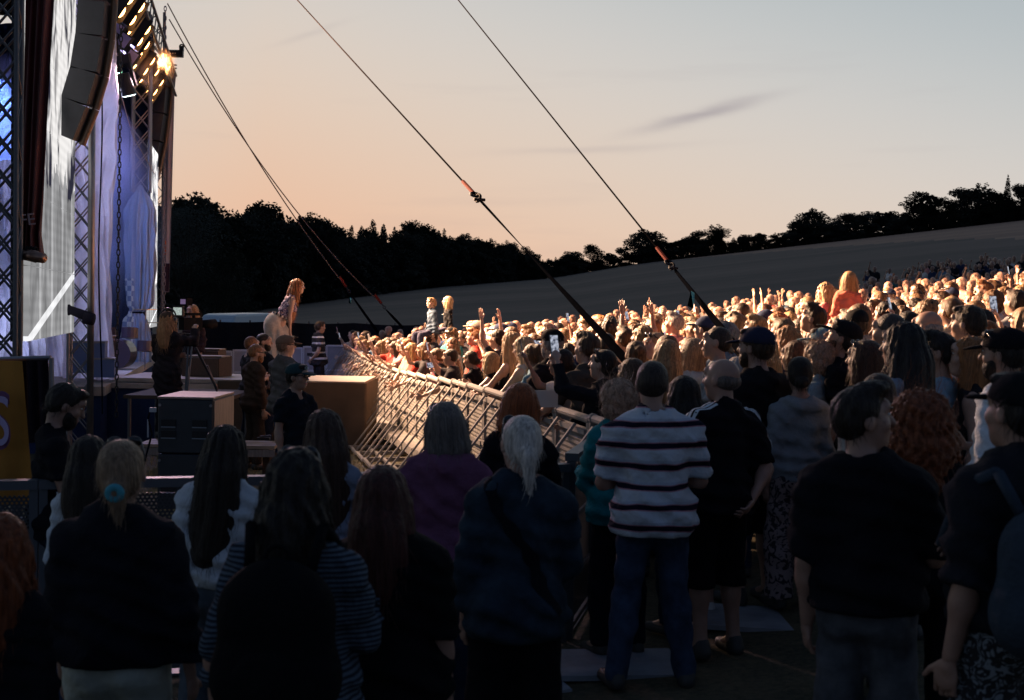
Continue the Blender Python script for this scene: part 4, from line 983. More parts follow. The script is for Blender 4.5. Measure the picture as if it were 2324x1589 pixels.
for k, (xd, yd) in enumerate(((262, 8), (258, 60), (290, 40), (268, 92), (285, 130))):
    p = P(xd + 14, yd, 22.5); mb = MB(); mb.box(p, (.2, .16, .26), Matrix.Rotation(R(35), 3, 'Y')); mb.cur = 1; mb.box(p + Vector((.02, -.1, -.02)), (.17, .01, .22), Matrix.Rotation(R(35), 3, 'Y'))
    tag(mb.build('stage_flood', [BLK, plain('violet_glass', (.35, .33, .6), .3)]), ['topmost', 'second', 'rightmost', 'fourth', 'lowest'][k] + ' small violet faced flood hanging left of the orange blinders', 'stage lamp', 'violet floods under the roof')
def chain(label, x0, y0, x1, y1, Y, z_to, lw=.035, mat_=None):
    a = P(x0, y0, Y); b = P(x1, y1, Y) if z_to is None else Vector((P(x1, y1, Y).x, Y, z_to)); n_ = int((a - b).length / (lw * 2.1)); e = empty('chain', a)
    mb = MB(); mb.torus((0, 0, 0), lw * .55, lw * .2, Matrix.Rotation(R(90), 3, 'X') @ Matrix.Diagonal((1, 1.9, 1)), n=10, k=5); lm = mb.mesh('link', True); lm.materials.append(None)
    n_ = min(n_, 290)
    for i in range(n_ + 1):
        o = link('link', lm, [mat_ or BLK], None, True); o.matrix_world = Matrix.Translation(a.lerp(b, i / n_)) @ Matrix.Rotation(R(90) * (i % 2), 4, 'Z') @ Matrix.Diagonal((1, 1, (a - b).length / n_ / (lw * 2.1) , 1)); o.parent = e; o.matrix_parent_inverse = Matrix.Translation(-a)
    return tag(e, label, 'chain')
chain('long black hoist chain hanging in front of the film curtain', 275, 60, 264, 940, 18.4, None, .042)
chain('far hoist chain hanging along the white banner', 375, 20, 372, 740, 31.8, None, .055, plain('chain_pale', (.25, .2, .22), .4, .6))
mb = MB(); pp = [P(228 + 4 * math.sin(i * .4), 100 + i * 42, 18.3) for i in range(21)]; mb.path(pp, .012); tag(mb.build('hanging_cable', BLKF), 'thin black cable hanging beside the long hoist chain', 'cable')
mb = MB(); mb.path([P(265, 180, 24), P(300, 305, 25), P(350, 395, 26)], .008); tag(mb.build('safety_wire', ALU), 'thin slanting steel wire crossing the blue stage smoke', 'wire')
# hoist bracket sticking out at the top of the far tower
p = P(392, 122, 32.0); mb = MB(); mb.box(p, (.52, .12, .17)); mb.box(p + Vector((.22, 0, .13)), (.10, .1, .12)); mb.torus(p + Vector((.22, 0, .18)), .05, .018, Matrix.Rotation(R(90), 3, 'X')); mb.box(p + Vector((-.05, 0, -.36)), (.30, .05, .03)); mb.box(p + Vector((-.05, 0, -.28)), (.30, .05, .03))
mb.cur = 1
for k in range(5): mb.box(p + Vector((-.16 + k * .06, -.064, 0)), (.025, .006, .025))
tag(mb.build('hoist_bracket', [BLK, plain('hole_light', (.6, .5, .45), .5)]), 'black rigging bracket with lifting eye jutting into the sky', 'bracket')
# ------------------------------------------------------------------ banners
RED = plain('red_banner', (.105, .014, .012), .6, 0, .3, 3.0, .2)
def bannerf(u, v_):
    xl = np.interp(v_, [0, .6, .85, 1], [58, 48, 44, 40]); xr = np.interp(v_, [0, .6, .8, .92, 1], [122, 104, 98, 94, 100]); g = max(0, (v_ - .8) / .2)
    p = P(xl + (xr - xl) * u, -20 + 600 * v_, 13.1); return (p.x, p.y + (.03 + .05 * g) * math.sin(u * 22 + v_ * 3) + .04 * math.sin(u * 7), p.z)
bn = empty('red_banner', P(75, 590, 13.1))
mb = MB(); mb.grid(bannerf, 40, 40); under(mb.build('cloth', RED, smooth=True), bn)
fm = Matrix.Translation(P(62, 500, 12.98)) @ Matrix.Rotation(R(90), 4, 'X'); under(text_obj('lettering', 'FE', .17, plain('banner_print', (.42, .30, .30), .7), fm @ Matrix.Rotation(R(8), 4, 'Z')), bn)
mb = MB(); mb.tube(P(36, 576, 12.9), P(98, 586, 12.7), .052, n=14); mb.tube(P(62, 578, 12.85), P(82, 583, 12.8), .062, n=14); under(mb.build('pipe', plain('bronze_pipe', (.30, .17, .12), .3, .7), smooth=True), bn)
for k in range(3): mb = MB(); mb.torus(P(62 + k * 9, 572, 12.86), .05, .012, Matrix.Rotation(R(90), 3, 'Y')); under(mb.build('tie', BLKF), bn)
tag(bn, 'dark red banner with FE lettering laced to a bronze pipe', 'banner')
mb = MB()
def farb(u, v_):
    xl = np.interp(v_, [0, 1], [376, 366]); xr = np.interp(v_, [0, 1], [397, 384]); p = P(xl + (xr - xl) * u, 168 + 495 * v_, 33.0); return (p.x, p.y + .03 * math.sin(u * 9), p.z)
bn = empty('far_banner', P(375, 662, 33))
mb.grid(farb, 12, 20); under(mb.build('cloth', [plain('banner_white', (.46, .38, .40), .8, 0, .15, 1.0)], smooth=True), bn)
mb = MB(); q = [P(x, y, 32.9) for x, y in ((370, 540), (377, 549), (377, 556), (370, 556))]; mb.add(q + [v_ + Vector((0, .01, 0)) for v_ in q], [(0, 1, 2, 3), (7, 6, 5, 4)])
for k in range(3):
    q = [P(x, y, 32.9) for x, y in ((371, 560 + k * 7), (377, 560 + k * 7), (377, 564.5 + k * 7), (371, 564.5 + k * 7))]; mb.add(q + [v_ + Vector((0, .01, 0)) for v_ in q], [(0, 1, 2, 3), (7, 6, 5, 4)])
under(mb.build('orange_arrow', plain('orange_print', (.75, .16, .03), .6)), bn)
mb = MB(); q = [P(x, y, 32.94) for x, y in ((368, 598), (385, 598), (383, 662), (367, 662))]; mb.add(q, [(0, 1, 2, 3)]); under(mb.build('dark_hem', plain('hem_dark', (.05, .03, .05), .8)), bn)
under(text_obj('lettering', 'E', .11, plain('banner_print2', (.6, .5, .5), .7), Matrix.Translation(P(374.5, 637, 32.86)) @ Matrix.Rotation(R(90), 4, 'X')), bn)
tag(bn, 'narrow pale banner with orange arrow and letter E at far tower', 'banner')
# yellow banner fence, far left
yb = empty('yellow_banner_fence', P(0, 1150, 8.6))
def yban(u, v_):
    p = P(-120 + u * (168 + 34 * v_), 812 + 8 * u + v_ * 330, 8.6); return (p.x, p.y + .03 * math.sin(u * 15 + v_ * 2), p.z)
mb = MB(); mb.grid(yban, 40, 14); under(mb.build('banner_cloth', plain('yellow_cloth', (.42, .19, .04), .8, 0, .2, 2.0, .2), smooth=True), yb)
for dz, sc, col in ((.030, .56, (.16, .07, .14)), (.0, .47, (.42, .34, .52))):
    under(text_obj('letter_s', 'S', sc, plain('s_print', col, .7), Matrix.Translation(P(0, 962, 8.46 + dz)) @ Matrix.Rotation(R(90), 4, 'X') @ Matrix.Diagonal((.62, 1, 1, 1)), ext=.006 if dz else .004), yb)
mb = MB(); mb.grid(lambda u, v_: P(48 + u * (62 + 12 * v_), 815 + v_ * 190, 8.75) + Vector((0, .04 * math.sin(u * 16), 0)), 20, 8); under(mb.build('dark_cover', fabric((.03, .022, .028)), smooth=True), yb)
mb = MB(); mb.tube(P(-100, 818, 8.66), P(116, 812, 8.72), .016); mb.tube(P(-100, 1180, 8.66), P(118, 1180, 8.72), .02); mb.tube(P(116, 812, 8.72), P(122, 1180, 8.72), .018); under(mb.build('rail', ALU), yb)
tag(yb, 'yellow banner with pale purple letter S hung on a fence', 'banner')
# ------------------------------------------------------------------ guy lines
def shackle(c, d, s, m_):
    mb = MB(); q = d.to_track_quat('X', 'Z').to_matrix()
    mb.torus(c, .042 * s, .010 * s, q, n=14, k=6, sy=.85); mb.torus(c + d * .075 * s, .036 * s, .011 * s, q @ Matrix.Rotation(R(70), 3, 'X'), n=14, k=6, sy=.85); mb.tube(c + d * .11 * s + q @ Vector((0, .045 * s, 0)), c + d * .11 * s - q @ Vector((0, .045 * s, 0)), .012 * s); return mb
def guy(label, top_, sh, end, ext, wr_, wide, twist, tape=None, rc=(.004, .0035, .004), mid=None, sag=0.0, s=1.0):
    e = empty('guy_line', end); d = (sh - top_).normalized(); pts = []
    L = 14 if sag else 1
    for i in range(L + 1):
        t = i / L; q = top_.lerp(sh, t); q.z -= sag * 4 * t * (1 - t); pts.append(q)
    mb = MB(); mb.path(pts, wr_); under(mb.build('steel_rope', plain('rope_steel', rc, 1.0, 0)), e)
    dd = (end - sh).normalized()
    mb = MB(); mb.tube(sh - d * .30 * s, sh - d * .04 * s, wr_ * 2.1, n=8); under(mb.build('red_sleeve', plain('red_sleeve', (.14, .018, .012), .9)), e)
    under(shackle(sh, d, s, None).build('shackle', plain('shackle_steel', (.025, .025, .03), .75, 0), smooth=True), e)
    full = end + dd * ext; s0 = sh + d * .14 * s; n_ = 40; vs = []; side = dd.cross(Vector((0, 0, 1))).normalized(); upv = side.cross(dd)
    for i in range(n_ + 1):
        t = i / n_; c = s0.lerp(full, t); a = twist[0] + (twist[1] - twist[0]) * min(1, t * 1.25); wv = side * math.cos(a) + upv * math.sin(a); w_ = wide * (.55 + .45 * min(1, t * 3)) / 2; nn_ = wv.cross(dd) * .004
        vs += [c - wv * w_ - nn_, c + wv * w_ - nn_, c + wv * w_ + nn_, c - wv * w_ + nn_]
    fs = []
    for i in range(n_):
        for k in range(4): fs.append((i * 4 + k, i * 4 + (k + 1) % 4, i * 4 + 4 + (k + 1) % 4, i * 4 + 4 + k))
    mb = MB(); mb.add(vs, fs); under(mb.build('strap', plain('webbing', (.0035, .004, .006), 1.0, 0, .3, 40)), e)
    if tape: mb = MB(); q = tape; mb.add([q, q + Vector((.035, 0, -.02)), q + Vector((.03, .0, -.17)), q + Vector((-.03, 0, -.14)), q + Vector((0, .004, 0))], [(0, 1, 2, 3), (0, 3, 2, 4)]); under(mb.build('blue_tag', plain('cyan_tag', (.10, .42, .46), .6)), e)
    return tag(e, label, 'guy line')
def guy_px(label, t2, s2, Ys, e2, Ye, **kw):
    sh = P(*s2, Ys); en = P(*e2, Ye); d = (sh - en); k = 1.0
    while proj(sh + d * k)[1] > t2 and k < 60: k *= 1.15
    return guy(label, sh + d * k, sh, en, kw.pop('ext', 2.5), **kw)
guy_px('thick guy line with shackle, crossing from the sky to the mid crowd', -120, (1078, 442), 15.0, (1402, 797), 11.6, wr_=.011, wide=.105, twist=(.3, 1.75), s=1.5, ext=2.0)
guy_px('right guy line whose strap ends by the black cap man', -120, (1518, 596), 12.5, (1672, 788), 11.2, wr_=.009, wide=.095, twist=(1.2, 1.5), s=1.05, tape=P(1568, 660, 11.9), ext=1.4)
guy('thin steeper guy line left of the singer with cyan tag', P(380, 8, 31.6), P(788, 655, 33.0), P(846, 738, 33.8), .3, wr_=.016, wide=.07, twist=(0, 1), tape=P(794, 675, 33), sag=.35, s=1.2, rc=(.10, .075, .065))  # paler rope colour: the light falling on the rope is put into it
guy('thin guy line ending at the crowd behind the singer', P(384, 44, 31.6), P(868, 692, 33.0), P(902, 730, 33.6), .3, wr_=.016, wide=.07, twist=(0, 1), sag=.55, s=1.1, rc=(.10, .075, .065))  # lit look of this rope comes from its lightened colour too
# ------------------------------------------------------------------ crowd barrier
BAR = plain('barrier_aluminium', (.26, .24, .225), .7, .0, .15, 5.0)
def bmesh_of(fn, name='m', smooth=False): mb = MB(); fn(mb); me = mb.mesh(name, smooth); me.materials.append(None); return me
SECW = 1.06; BARPN = plain('barrier_panel', (.20, .185, .17), .7, .0, .15, 5.0)
def _rail(mb): mb.tube((-SECW / 2, 0, 1.20), (SECW / 2, 0, 1.20), .034, n=10); mb.tube((SECW / 2 - .09, 0, 1.20), (SECW / 2 - .03, 0, 1.20), .041, n=10)
def _post(mb): mb.box((0, 0, .60), (.05, .045, 1.16))
def _panel(mb):
    n = 46; vs = []; fs = []
    for i in range(n + 1):
        z = .10 + 1.03 * i / n; y = .0035 * (1 if i % 2 else -1)
        vs += [(-SECW / 2 + .03, y, z), (SECW / 2 - .03, y, z)]
    for i in range(n): fs.append((2 * i, 2 * i + 1, 2 * i + 3, 2 * i + 2))
    mb.add(vs, fs)
def _cross(mb): mb.box((0, .03, .62), (SECW - .07, .03, .05)); mb.box((0, .03, .20), (SECW - .07, .03, .05)); mb.box((0, .03, 1.10), (SECW - .07, .03, .04))
def _brace(mb):
    a, b = Vector((0, .05, 1.15)), Vector((0, .88, .05)); q = (b - a).to_track_quat('Z', 'X').to_matrix(); mb.box((a + b) / 2, (.022, .034, (b - a).length), q)
def _base(mb):
    for x in (-SECW / 2 + .03, SECW / 2 - .03): mb.box((x, .46, .03), (.045, .92, .035))
    mb.box((0, .90, .03), (SECW - .1, .045, .034)); mb.box((0, .62, .03), (SECW - .1, .04, .03))
def _step(mb): mb.box((0, .21, .27), (SECW - .12, .30, .025)); mb.box((0, .355, .22), (SECW - .12, .015, .10))
BM = {k: bmesh_of(f, k, k == 'r') for k, f in (('top_rail', _rail), ('post', _post), ('panel', _panel), ('cross_bar', _cross), ('brace', _brace), ('base_frame', _base), ('step', _step))}
B0 = Vector((.62, 9.85)); B1 = Vector((-4.35, 32.8)); bdir = (B1 - B0).normalized(); nsec = int((B1 - B0).length / (SECW + .01)); bang = math.atan2(bdir.y, bdir.x)
for i in range(-1, nsec + 1):
    c = B0 + bdir * (i + .5) * (SECW + .01); z = tz(c.x, c.y); zz = z + max(0, (c.y - 24)) * .012
    e = empty('crowd_barrier', (c.x, c.y, zz), bang)   # local +y points to the stage side
    link('top_rail', BM['top_rail'], [BAR], e, True); link('panel', BM['panel'], [BARPN], e, True); link('cross_bar', BM['cross_bar'], [BAR], e, True); link('base_frame', BM['base_frame'], [BAR], e, True); link('step', BM['step'], [BAR], e, True)
    for x in (-SECW / 2 + .03, SECW / 2 - .03): link('post', BM['post'], [BAR], e, True).location = (x, 0, 0)
    for x in (-.27, .27): link('brace', BM['brace'], [BAR], e, True).location = (x + .02, 0, 0)
    ordn = i + 1
    where = 'nearest the camera' if ordn == 0 else 'at the far end by the cross fence' if i == nsec else None
    tag(e, ('aluminium crowd barrier section with slanting braces, ' + (where or ('%s section counted from the near end' % ['first', 'second', 'third', 'fourth', 'fifth', 'sixth', 'seventh', 'eighth', 'ninth', 'tenth', 'eleventh', 'twelfth', 'thirteenth', 'fourteenth', 'fifteenth', 'sixteenth', 'seventeenth', 'eighteenth', 'nineteenth', 'twentieth', 'twenty first', 'twenty second', 'twenty third', 'twenty fourth'][min(ordn, 23)]))), 'barrier', 'braced crowd barrier sections')
# far cross fence
GP = plain('grey_panel', (.26, .23, .24), .6, 0, .15, 2.0); PALE = plain('pale_frame', (.42, .40, .42), .5)
fx0 = P(420, 800, 31.5); fx1 = P(792, 782, 32.3); nf = 7
for i in range(nf):
    a = fx0.lerp(fx1, i / nf); b = fx0.lerp(fx1, (i + 1) / nf); c = (a + b) / 2; g0 = tz(c.x, c.y); ht = (a.z + b.z) / 2 - g0; L = (b - a).length; rz = math.atan2(b.y - a.y, b.x - a.x)
    e = empty('cross_fence', (c.x, c.y, g0), rz)
    mb = MB(); mb.box((0, 0, ht / 2), (L - .06, .02, ht - .04)); mb.build('panel', GP, e)
    for x in (-L / 2 + .02, L / 2 - .025): mb = MB(); mb.box((x, -.03, ht / 2), (.035, .035, ht)); mb.build('post', PALE, e)
    for z in (.05, ht * .52, ht - .02): mb = MB(); mb.box((0, -.03, z), (L - .085, .036, .045)); mb.build('rail', PALE, e)
    mb = MB(); mb.box((0, -.03, ht * .25), (.03, .032, ht * .44)); mb.build('stile', PALE, e)
    if i in (1, 5): mb = MB(); mb.box((-.1, -.03, ht * .84), (.17, .02, .07)); mb.build('label_plate', BLK, e)
    tag(e, 'grey framed fence panel behind the catwalk, %s from the left' % ['first', 'second', 'third', 'fourth', 'fifth', 'sixth', 'seventh'][i], 'fence', 'grey fence panels behind the catwalk')
# black draped fence and van
mb = MB()
fa, fb = P(430, 726, 40), P(960, 736, 41.5)
def drape(u, v_):
    p = fa.lerp(fb, u); g0 = tz(p.x, p.y) - .2; sagz = .05 * abs(math.sin(u * 9)); return (p.x, p.y + (.05 + .06 * v_) * math.sin(u * 60 + v_ * 2 * math.sin(u * 8)), p.z - sagz - (p.z - sagz - g0) * v_)
mb.grid(drape, 120, 10); e = empty('draped_fence', (fa + fb) / 2); under(mb.build('black_cloth', fabric((.016, .016, .021)), smooth=True), e)
for i in range(9): q = fa.lerp(fb, i / 8); under(bar((q.x, q.y + .1, -.3), (q.x, q.y + .1, q.z + .02), .03, ALUD, None, 'post'), e)
tag(e, 'long fence draped in black cloth below the field', 'fence')
vp = P(545, 710, 50); vg = vp.z - 2.5 * .8; e = empty('parked_van', (vp.x, vp.y, vg), R(72), .8)
WHITEP = plain('van_white', (.42, .50, .56), .35)
def van_body(mb):
    prof = [(-2.6, .45), (-2.6, 1.2), (-2.35, 1.9), (-1.95, 2.38), (-1.6, 2.45), (2.0, 2.5), (2.35, 2.42), (2.5, 2.0), (2.55, .45)]
    n = len(prof); vs = [(x, s_ * (.98 if z < 2.0 else .86), z) for s_ in (-1, 1) for x, z in prof]; mb.add(vs, [tuple(range(n))[::-1], tuple(range(n, 2 * n))] + [(i, (i + 1) % n, n + (i + 1) % n, n + i) for i in range(n)])
mb = MB(); van_body(mb); o = mb.build('body', WHITEP, e); bv = o.modifiers.new('bevel', 'BEVEL'); bv.width = .08; bv.segments = 3
mb = MB(); mb.add([(-2.47, -.86, 1.3), (-2.47, .86, 1.3), (-2.06, .8, 2.25), (-2.06, -.8, 2.25)], [(0, 1, 2, 3)]); mb.build('windscreen', plain('glass_dark', (.02, .03, .04), .1), e)
for x in (-1.6, 1.6):
    for y in (-.9, .9): mb = MB(); mb.tube((x, y - .1, .35), (x, y + .1, .35), .35, n=18); mb.build('wheel', BLK, e)
mb = MB(); mb.box((2.4, -.3, 2.52), (.14, .1, .07)); mb.build('red_marker_lamp', plain('red_lamp', (.5, .04, .03), .4), e)
mb = MB(); mb.box((.3, -.985, 1.8), (2.0, .02, .5)); mb.build('side_window', plain('glass_dark', (.02, .03, .04), .1), e)
tag(e, 'white high roofed van parked behind the black draped fence', 'van')
# ------------------------------------------------------------------ speakers, benches, risers
WOODT = plain('worn_ply', (.26, .19, .14), .6, 0, .3, 3.0, .2, stretch=(1, 9, 1)); GRL = plain('grille_brown', (.085, .058, .042), .7, 0, .3, 60, .5)
p = P(420, 1120, 14.0); gz = tz(p.x, 14.0); wS = P(483, 1000, 14).x - P(357, 1000, 14).x
ztop = P(420, 905, 14.0).z; hS = (ztop - gz) / 2; xS = (P(483, 1000, 14).x + P(357, 1000, 14).x) / 2
for k in range(2):
    e = empty('subwoofer', (xS, 14.0, gz + hS * k), R(-1))
    mb = MB(); mb.box((0, .48, hS / 2), (wS, .95, hS - .012)); o = mb.build('cabinet', plain('sub_black', (.02, .025, .032), .45, 0, .2, 6.0), e); bv = o.modifiers.new('b', 'BEVEL'); bv.width = .012
    if k == 1: mb = MB(); mb.box((0, .48, hS + .008), (wS + .01, .96, .022)); mb.build('top_board', WOODT, e)
    mb = MB(); mb.box((wS / 2 + .006, .48, hS / 2), (.010, .90, hS - .05)); mb.build('side_board', WOODT, e)
    for x in (-.30, .26):
        for z in (.36, .56): mb = MB(); mb.box((x * wS, -.004, z * hS), (wS * .26, .018, hS * .12)); mb.build('grip_recess', BLK, e); mb = MB(); mb.box((x * wS, -.010, (z - .075) * hS), (wS * .26, .02, .010)); mb.build('grip_edge', plain('sub_edge', (.20, .24, .28), .4), e)
    for sx_ in (-.46, .46): mb = MB(); mb.tube((sx_ * wS, -.012, hS * .88), (sx_ * wS, .0, hS * .88), .016, n=10); mb.build('bolt', ALU, e)
    tag(e, ('upper' if k else 'lower') + ' black subwoofer cabinet of the stack in front of catwalk' + (', wood topped' if k else ''), 'subwoofer', 'stacked black subwoofers')
# power cable and plug beside the subs
mb = MB(); mb.path([P(342, 925, 13.9), P(336, 950, 13.9), P(345, 985, 13.9), P(330, 1040, 13.8), P(318, 1090, 13.8)], .012); mb.cur = 1; mb.box(P(347, 930, 13.9), (.07, .03, .05)); mb.box(P(336, 972, 13.9), (.015, .02, .2)); tag(mb.build('power_cable', [BLKF, plain('pale_plug', (.4, .42, .45), .5)]), 'black power cable with pale plug left of the subwoofers', 'cable')
# plank bench through the pit
pa, pb = P(325, 1006, 16.4), P(632, 1002, 16.4); e = empty('plank_bench', ((pa.x + pb.x) / 2, 16.4, tz(pa.x, 16.4))); L = pb.x - pa.x; hz_ = pa.z - e.location.z
for y in (-.17, .05, .27): mb = MB(); mb.box((0, y, hz_), (L, .20, .04)); mb.build('plank', WOODT, e)
mb = MB(); mb.box((0, -.25, hz_ - .075), (L, .04, .09)); mb.build('front_board', plain('grey_wood', (.20, .17, .16), .7, 0, .3, 4, stretch=(9, 1, 1)), e)
for x in (-L / 2 + .3, 0, L / 2 - .12): mb = MB(); mb.box((x, .05, (hz_ - .12) / 2), (.09, .5, hz_ - .13)); mb.build('leg', plain('dark_wood', (.06, .035, .025), .8), e)
tag(e, 'long pale plank bench standing in the pit behind subwoofers', 'bench')
p = P(600, 1000, 16.3); mb = MB(); mb.box(p + Vector((0, -.05, .03)), (.16, .07, .03)); mb.tube(p + Vector((-.05, -.05, .05)), p + Vector((.09, -.05, .07)), .012); tag(mb.build('hand_radio', BLK), 'small black radio lying on the plank bench', 'radio')
# wedge monitors on the deck behind the camera
zd = zc
def wedge(name, cx, cy, w_, d_, h_, rz, label, m=GRL):
    e = empty(name, (cx, cy, zd), rz); mb = MB(); mb.add([(-w_ / 2, -d_ / 2, 0), (w_ / 2, -d_ / 2, 0), (w_ / 2, d_ / 2, 0), (-w_ / 2, d_ / 2, 0), (-w_ / 2, -d_ / 2, h_ * .9), (w_ / 2, -d_ / 2, h_ * .9), (w_ / 2, d_ / 2, h_), (-w_ / 2, d_ / 2, h_)], [(3, 2, 1, 0), (4, 5, 6, 7), (0, 1, 5, 4), (1, 2, 6, 5), (2, 3, 7, 6), (3, 0, 4, 7)])
    mb.build('cabinet', m, e); mb = MB(); mb.box((0, -d_ / 2 - .008, h_ * .45), (w_ * .95, .012, h_ * .82), None); mb.build('grille', plain('grille_fine', (.10, .07, .055), .7, 0, .4, 90, .6), e); mb = MB(); mb.box((0, 0, h_ * .98), (w_ * 1.01, d_ * .7, .02)); mb.build('lid', WOODT, e); return tag(e, label, 'monitor speaker')
p = P(470, 850, 21.3); wedge('wedge_monitor', p.x, p.y, .66, .5, .34, R(-12), 'brown grilled wedge monitor lying on the catwalk behind tripod'); p = P(445, 845, 23.0); wedge('wedge_monitor', p.x, p.y, .95, .5, .40, R(-4), 'pale topped wedge monitor behind the brown grilled one')
p = P(240, 810, 22.4); wedge('stage_monitor', p.x, p.y, .35, .4, .62, R(20), 'pinkish upright speaker box on stage right of near tower', plain('rosy_box', (.30, .18, .17), .7))
# things on stage in the dark: drum kit and flight cases
p = P(270, 830, 24.5); e = empty('drum_kit', (p.x, p.y, .8)); DR = plain('drum_shell', (.05, .03, .04), .3)
mb = MB(); mb.tube((0, -.2, .3), (0, .25, .3), .28, n=20); mb.build('bass_drum', DR, e)
for x, z in ((-.22, .7), (.2, .7), (-.5, .5), (.5, .45)): mb = MB(); mb.tube((x, 0, z - .1), (x, .02, z + .1), .16, n=16); mb.build('drum', DR, e)
for x, z in ((-.55, 1.1), (.5, 1.15), (.75, .9)):
    mb = MB(); mb.tube((x, 0, z), (x, .0, z + .012), .22, n=20); o = mb.build('cymbal', plain('brass', (.6, .42, .2), .3, .9), e); mb = MB(); mb.tube((x, 0, 0), (x, 0, z), .012); mb.build('stand', ALU, e)
tag(e, 'dark drum kit with cymbals deep in the blue lit stage', 'drum kit')
for xd, yd, w_, h_, lab in ((195, 835, .5, .5, 'blue wrapped flight case behind the near lattice tower'), (228, 845, .35, .3, 'small dark case on deck edge beside near scaffold pole')):
    p = P(xd, yd + 12, 20.6); mb = MB(); mb.box(p + Vector((0, .2, h_ / 2)), (w_, .4, h_), Matrix.Rotation(.2, 3, 'Z')); mb.cur = 1; mb.box(p + Vector((0, .2, h_)), (w_ * 1.02, .42, .03), Matrix.Rotation(.2, 3, 'Z')); tag(mb.build('flight_case', [plain('case_blue', (.10, .14, .28), .4), ALU]), lab, 'case')
# ------------------------------------------------------------------ perforated fence in front
def perf():
    m = bpy.data.materials.new('perforated_steel'); m.use_nodes = True; nt = m.node_tree; b = nt.nodes['Principled BSDF']; b.inputs[0].default_value = (.045, .048, .056, 1); b.inputs['Roughness'].default_value = .45; b.inputs['Metallic'].default_value = .4
    t = N(nt, 'ShaderNodeTexCoord'); s = N(nt, 'ShaderNodeSeparateXYZ'); nt.links.new(t.outputs['Object'], s.inputs[0]); per = .024
    def dist(ox):
        fx = M_(nt, 'SUBTRACT', M_(nt, 'FRACT', M_(nt, 'ADD', M_(nt, 'DIVIDE', s.outputs[0], per), 50 + ox)), .5); fz = M_(nt, 'SUBTRACT', M_(nt, 'FRACT', M_(nt, 'ADD', M_(nt, 'DIVIDE', s.outputs[2], per * 1.6), 50 + ox)), .5); fz = M_(nt, 'MULTIPLY', fz, 1.6)
        return M_(nt, 'ADD', M_(nt, 'MULTIPLY', fx, fx), M_(nt, 'MULTIPLY', fz, fz))
    h = M_(nt, 'LESS_THAN', M_(nt, 'MINIMUM', dist(0.0), dist(.5)), .075); tr = N(nt, 'ShaderNodeBsdfTransparent'); mx_ = N(nt, 'ShaderNodeMixShader'); nt.links.new(h, mx_.inputs[0]); nt.links.new(b.outputs[0], mx_.inputs[1]); nt.links.new(tr.outputs[0], mx_.inputs[2]); nt.links.new(mx_.outputs[0], nt.nodes['Material Output'].inputs[0]); return m
PERF = perf(); BARP = plain('barrier_panel', (.20, .185, .17), .7, .0, .15, 5.0)
DFR = plain('barrier_frame', (.075, .085, .10), .5, .3)
def pfence(a, b, label, ht=1.1):
    c = (a + b) / 2; L = (b - a).length; g0 = tz(c.x, c.y); e = empty('perforated_barrier', (c.x, c.y, g0), math.atan2(b.y - a.y, b.x - a.x))
    for z0, z1 in ((.10, .34), (.38, .70), (.74, 1.04)): mb = MB(); mb.box((0, 0, (z0 + z1) / 2 * ht / 1.1), (L - .08, .006, (z1 - z0) * ht / 1.1)); mb.build('perforated_sheet', PERF, e)
    for z in (.07, .36, .72): mb = MB(); mb.box((0, 0, z * ht / 1.1), (L - .09, .03, .035)); mb.build('rail', DFR, e)
    mb = MB(); mb.box((0, 0, ht), (L - .004, .085, .05)); mb.build('top_rail', DFR, e)
    for x in (-L / 2 + .025, L / 2 - .025): mb = MB(); mb.box((x, 0, ht / 2 - .013), (.045, .05, ht - .03)); mb.build('post', DFR, e)
    mb = MB(); mb.box((0, .45, .012), (L - .03, .9, .012)); mb.build('foot_plate', plain('foot_plate', (.09, .11, .13), .5, .3, .3, 5), e)
    return tag(e, label, 'barrier', 'perforated barriers in front of the pit')
xs_ = [(-4.9, 6.3), (-3.75, 6.6), (-2.56, 6.92), (-1.35, 7.25), (-.15, 7.6)]
labs = ['at the far left by the yellow banner', 'behind the blonde woman with blue scrunchie', 'behind the woman in the striped dress', 'below the purple hoodie woman']
for i in range(4): pfence(Vector((*xs_[i], 0)), Vector((*xs_[i + 1], 0)), 'dark perforated steel barrier ' + labs[i])
pfence(Vector((-.13, 7.62, 0)), Vector((.36, 7.85, 0)), 'short perforated steel barrier beside the white ponytail woman'); pfence(Vector((.38, 7.87, 0)), Vector((.56, 8.75, 0)), 'angled perforated steel barrier behind the teal top woman', 1.14)
for i, (x, y, w_, d_, rz, lab) in enumerate(((.62, 7.25, .75, .55, .1, 'pale wooden floor board lying by the perforated barrier end'), (1.45, 8.1, .8, .6, -.2, 'grey floor plate between the striped polo man and bald man'), (.05, 6.95, .5, .45, .3, 'scuffed floor plate behind the white ponytail woman'))):
    mb = MB(); mb.box((x, y, tz(x, y) + .02), (w_, d_, .03), Matrix.Rotation(rz, 3, 'Z')); tag(mb.build('floor_plate', plain('floor_plate', (.22, .24, .27), .6, 0, .3, 4.0)), lab, 'floor plate')
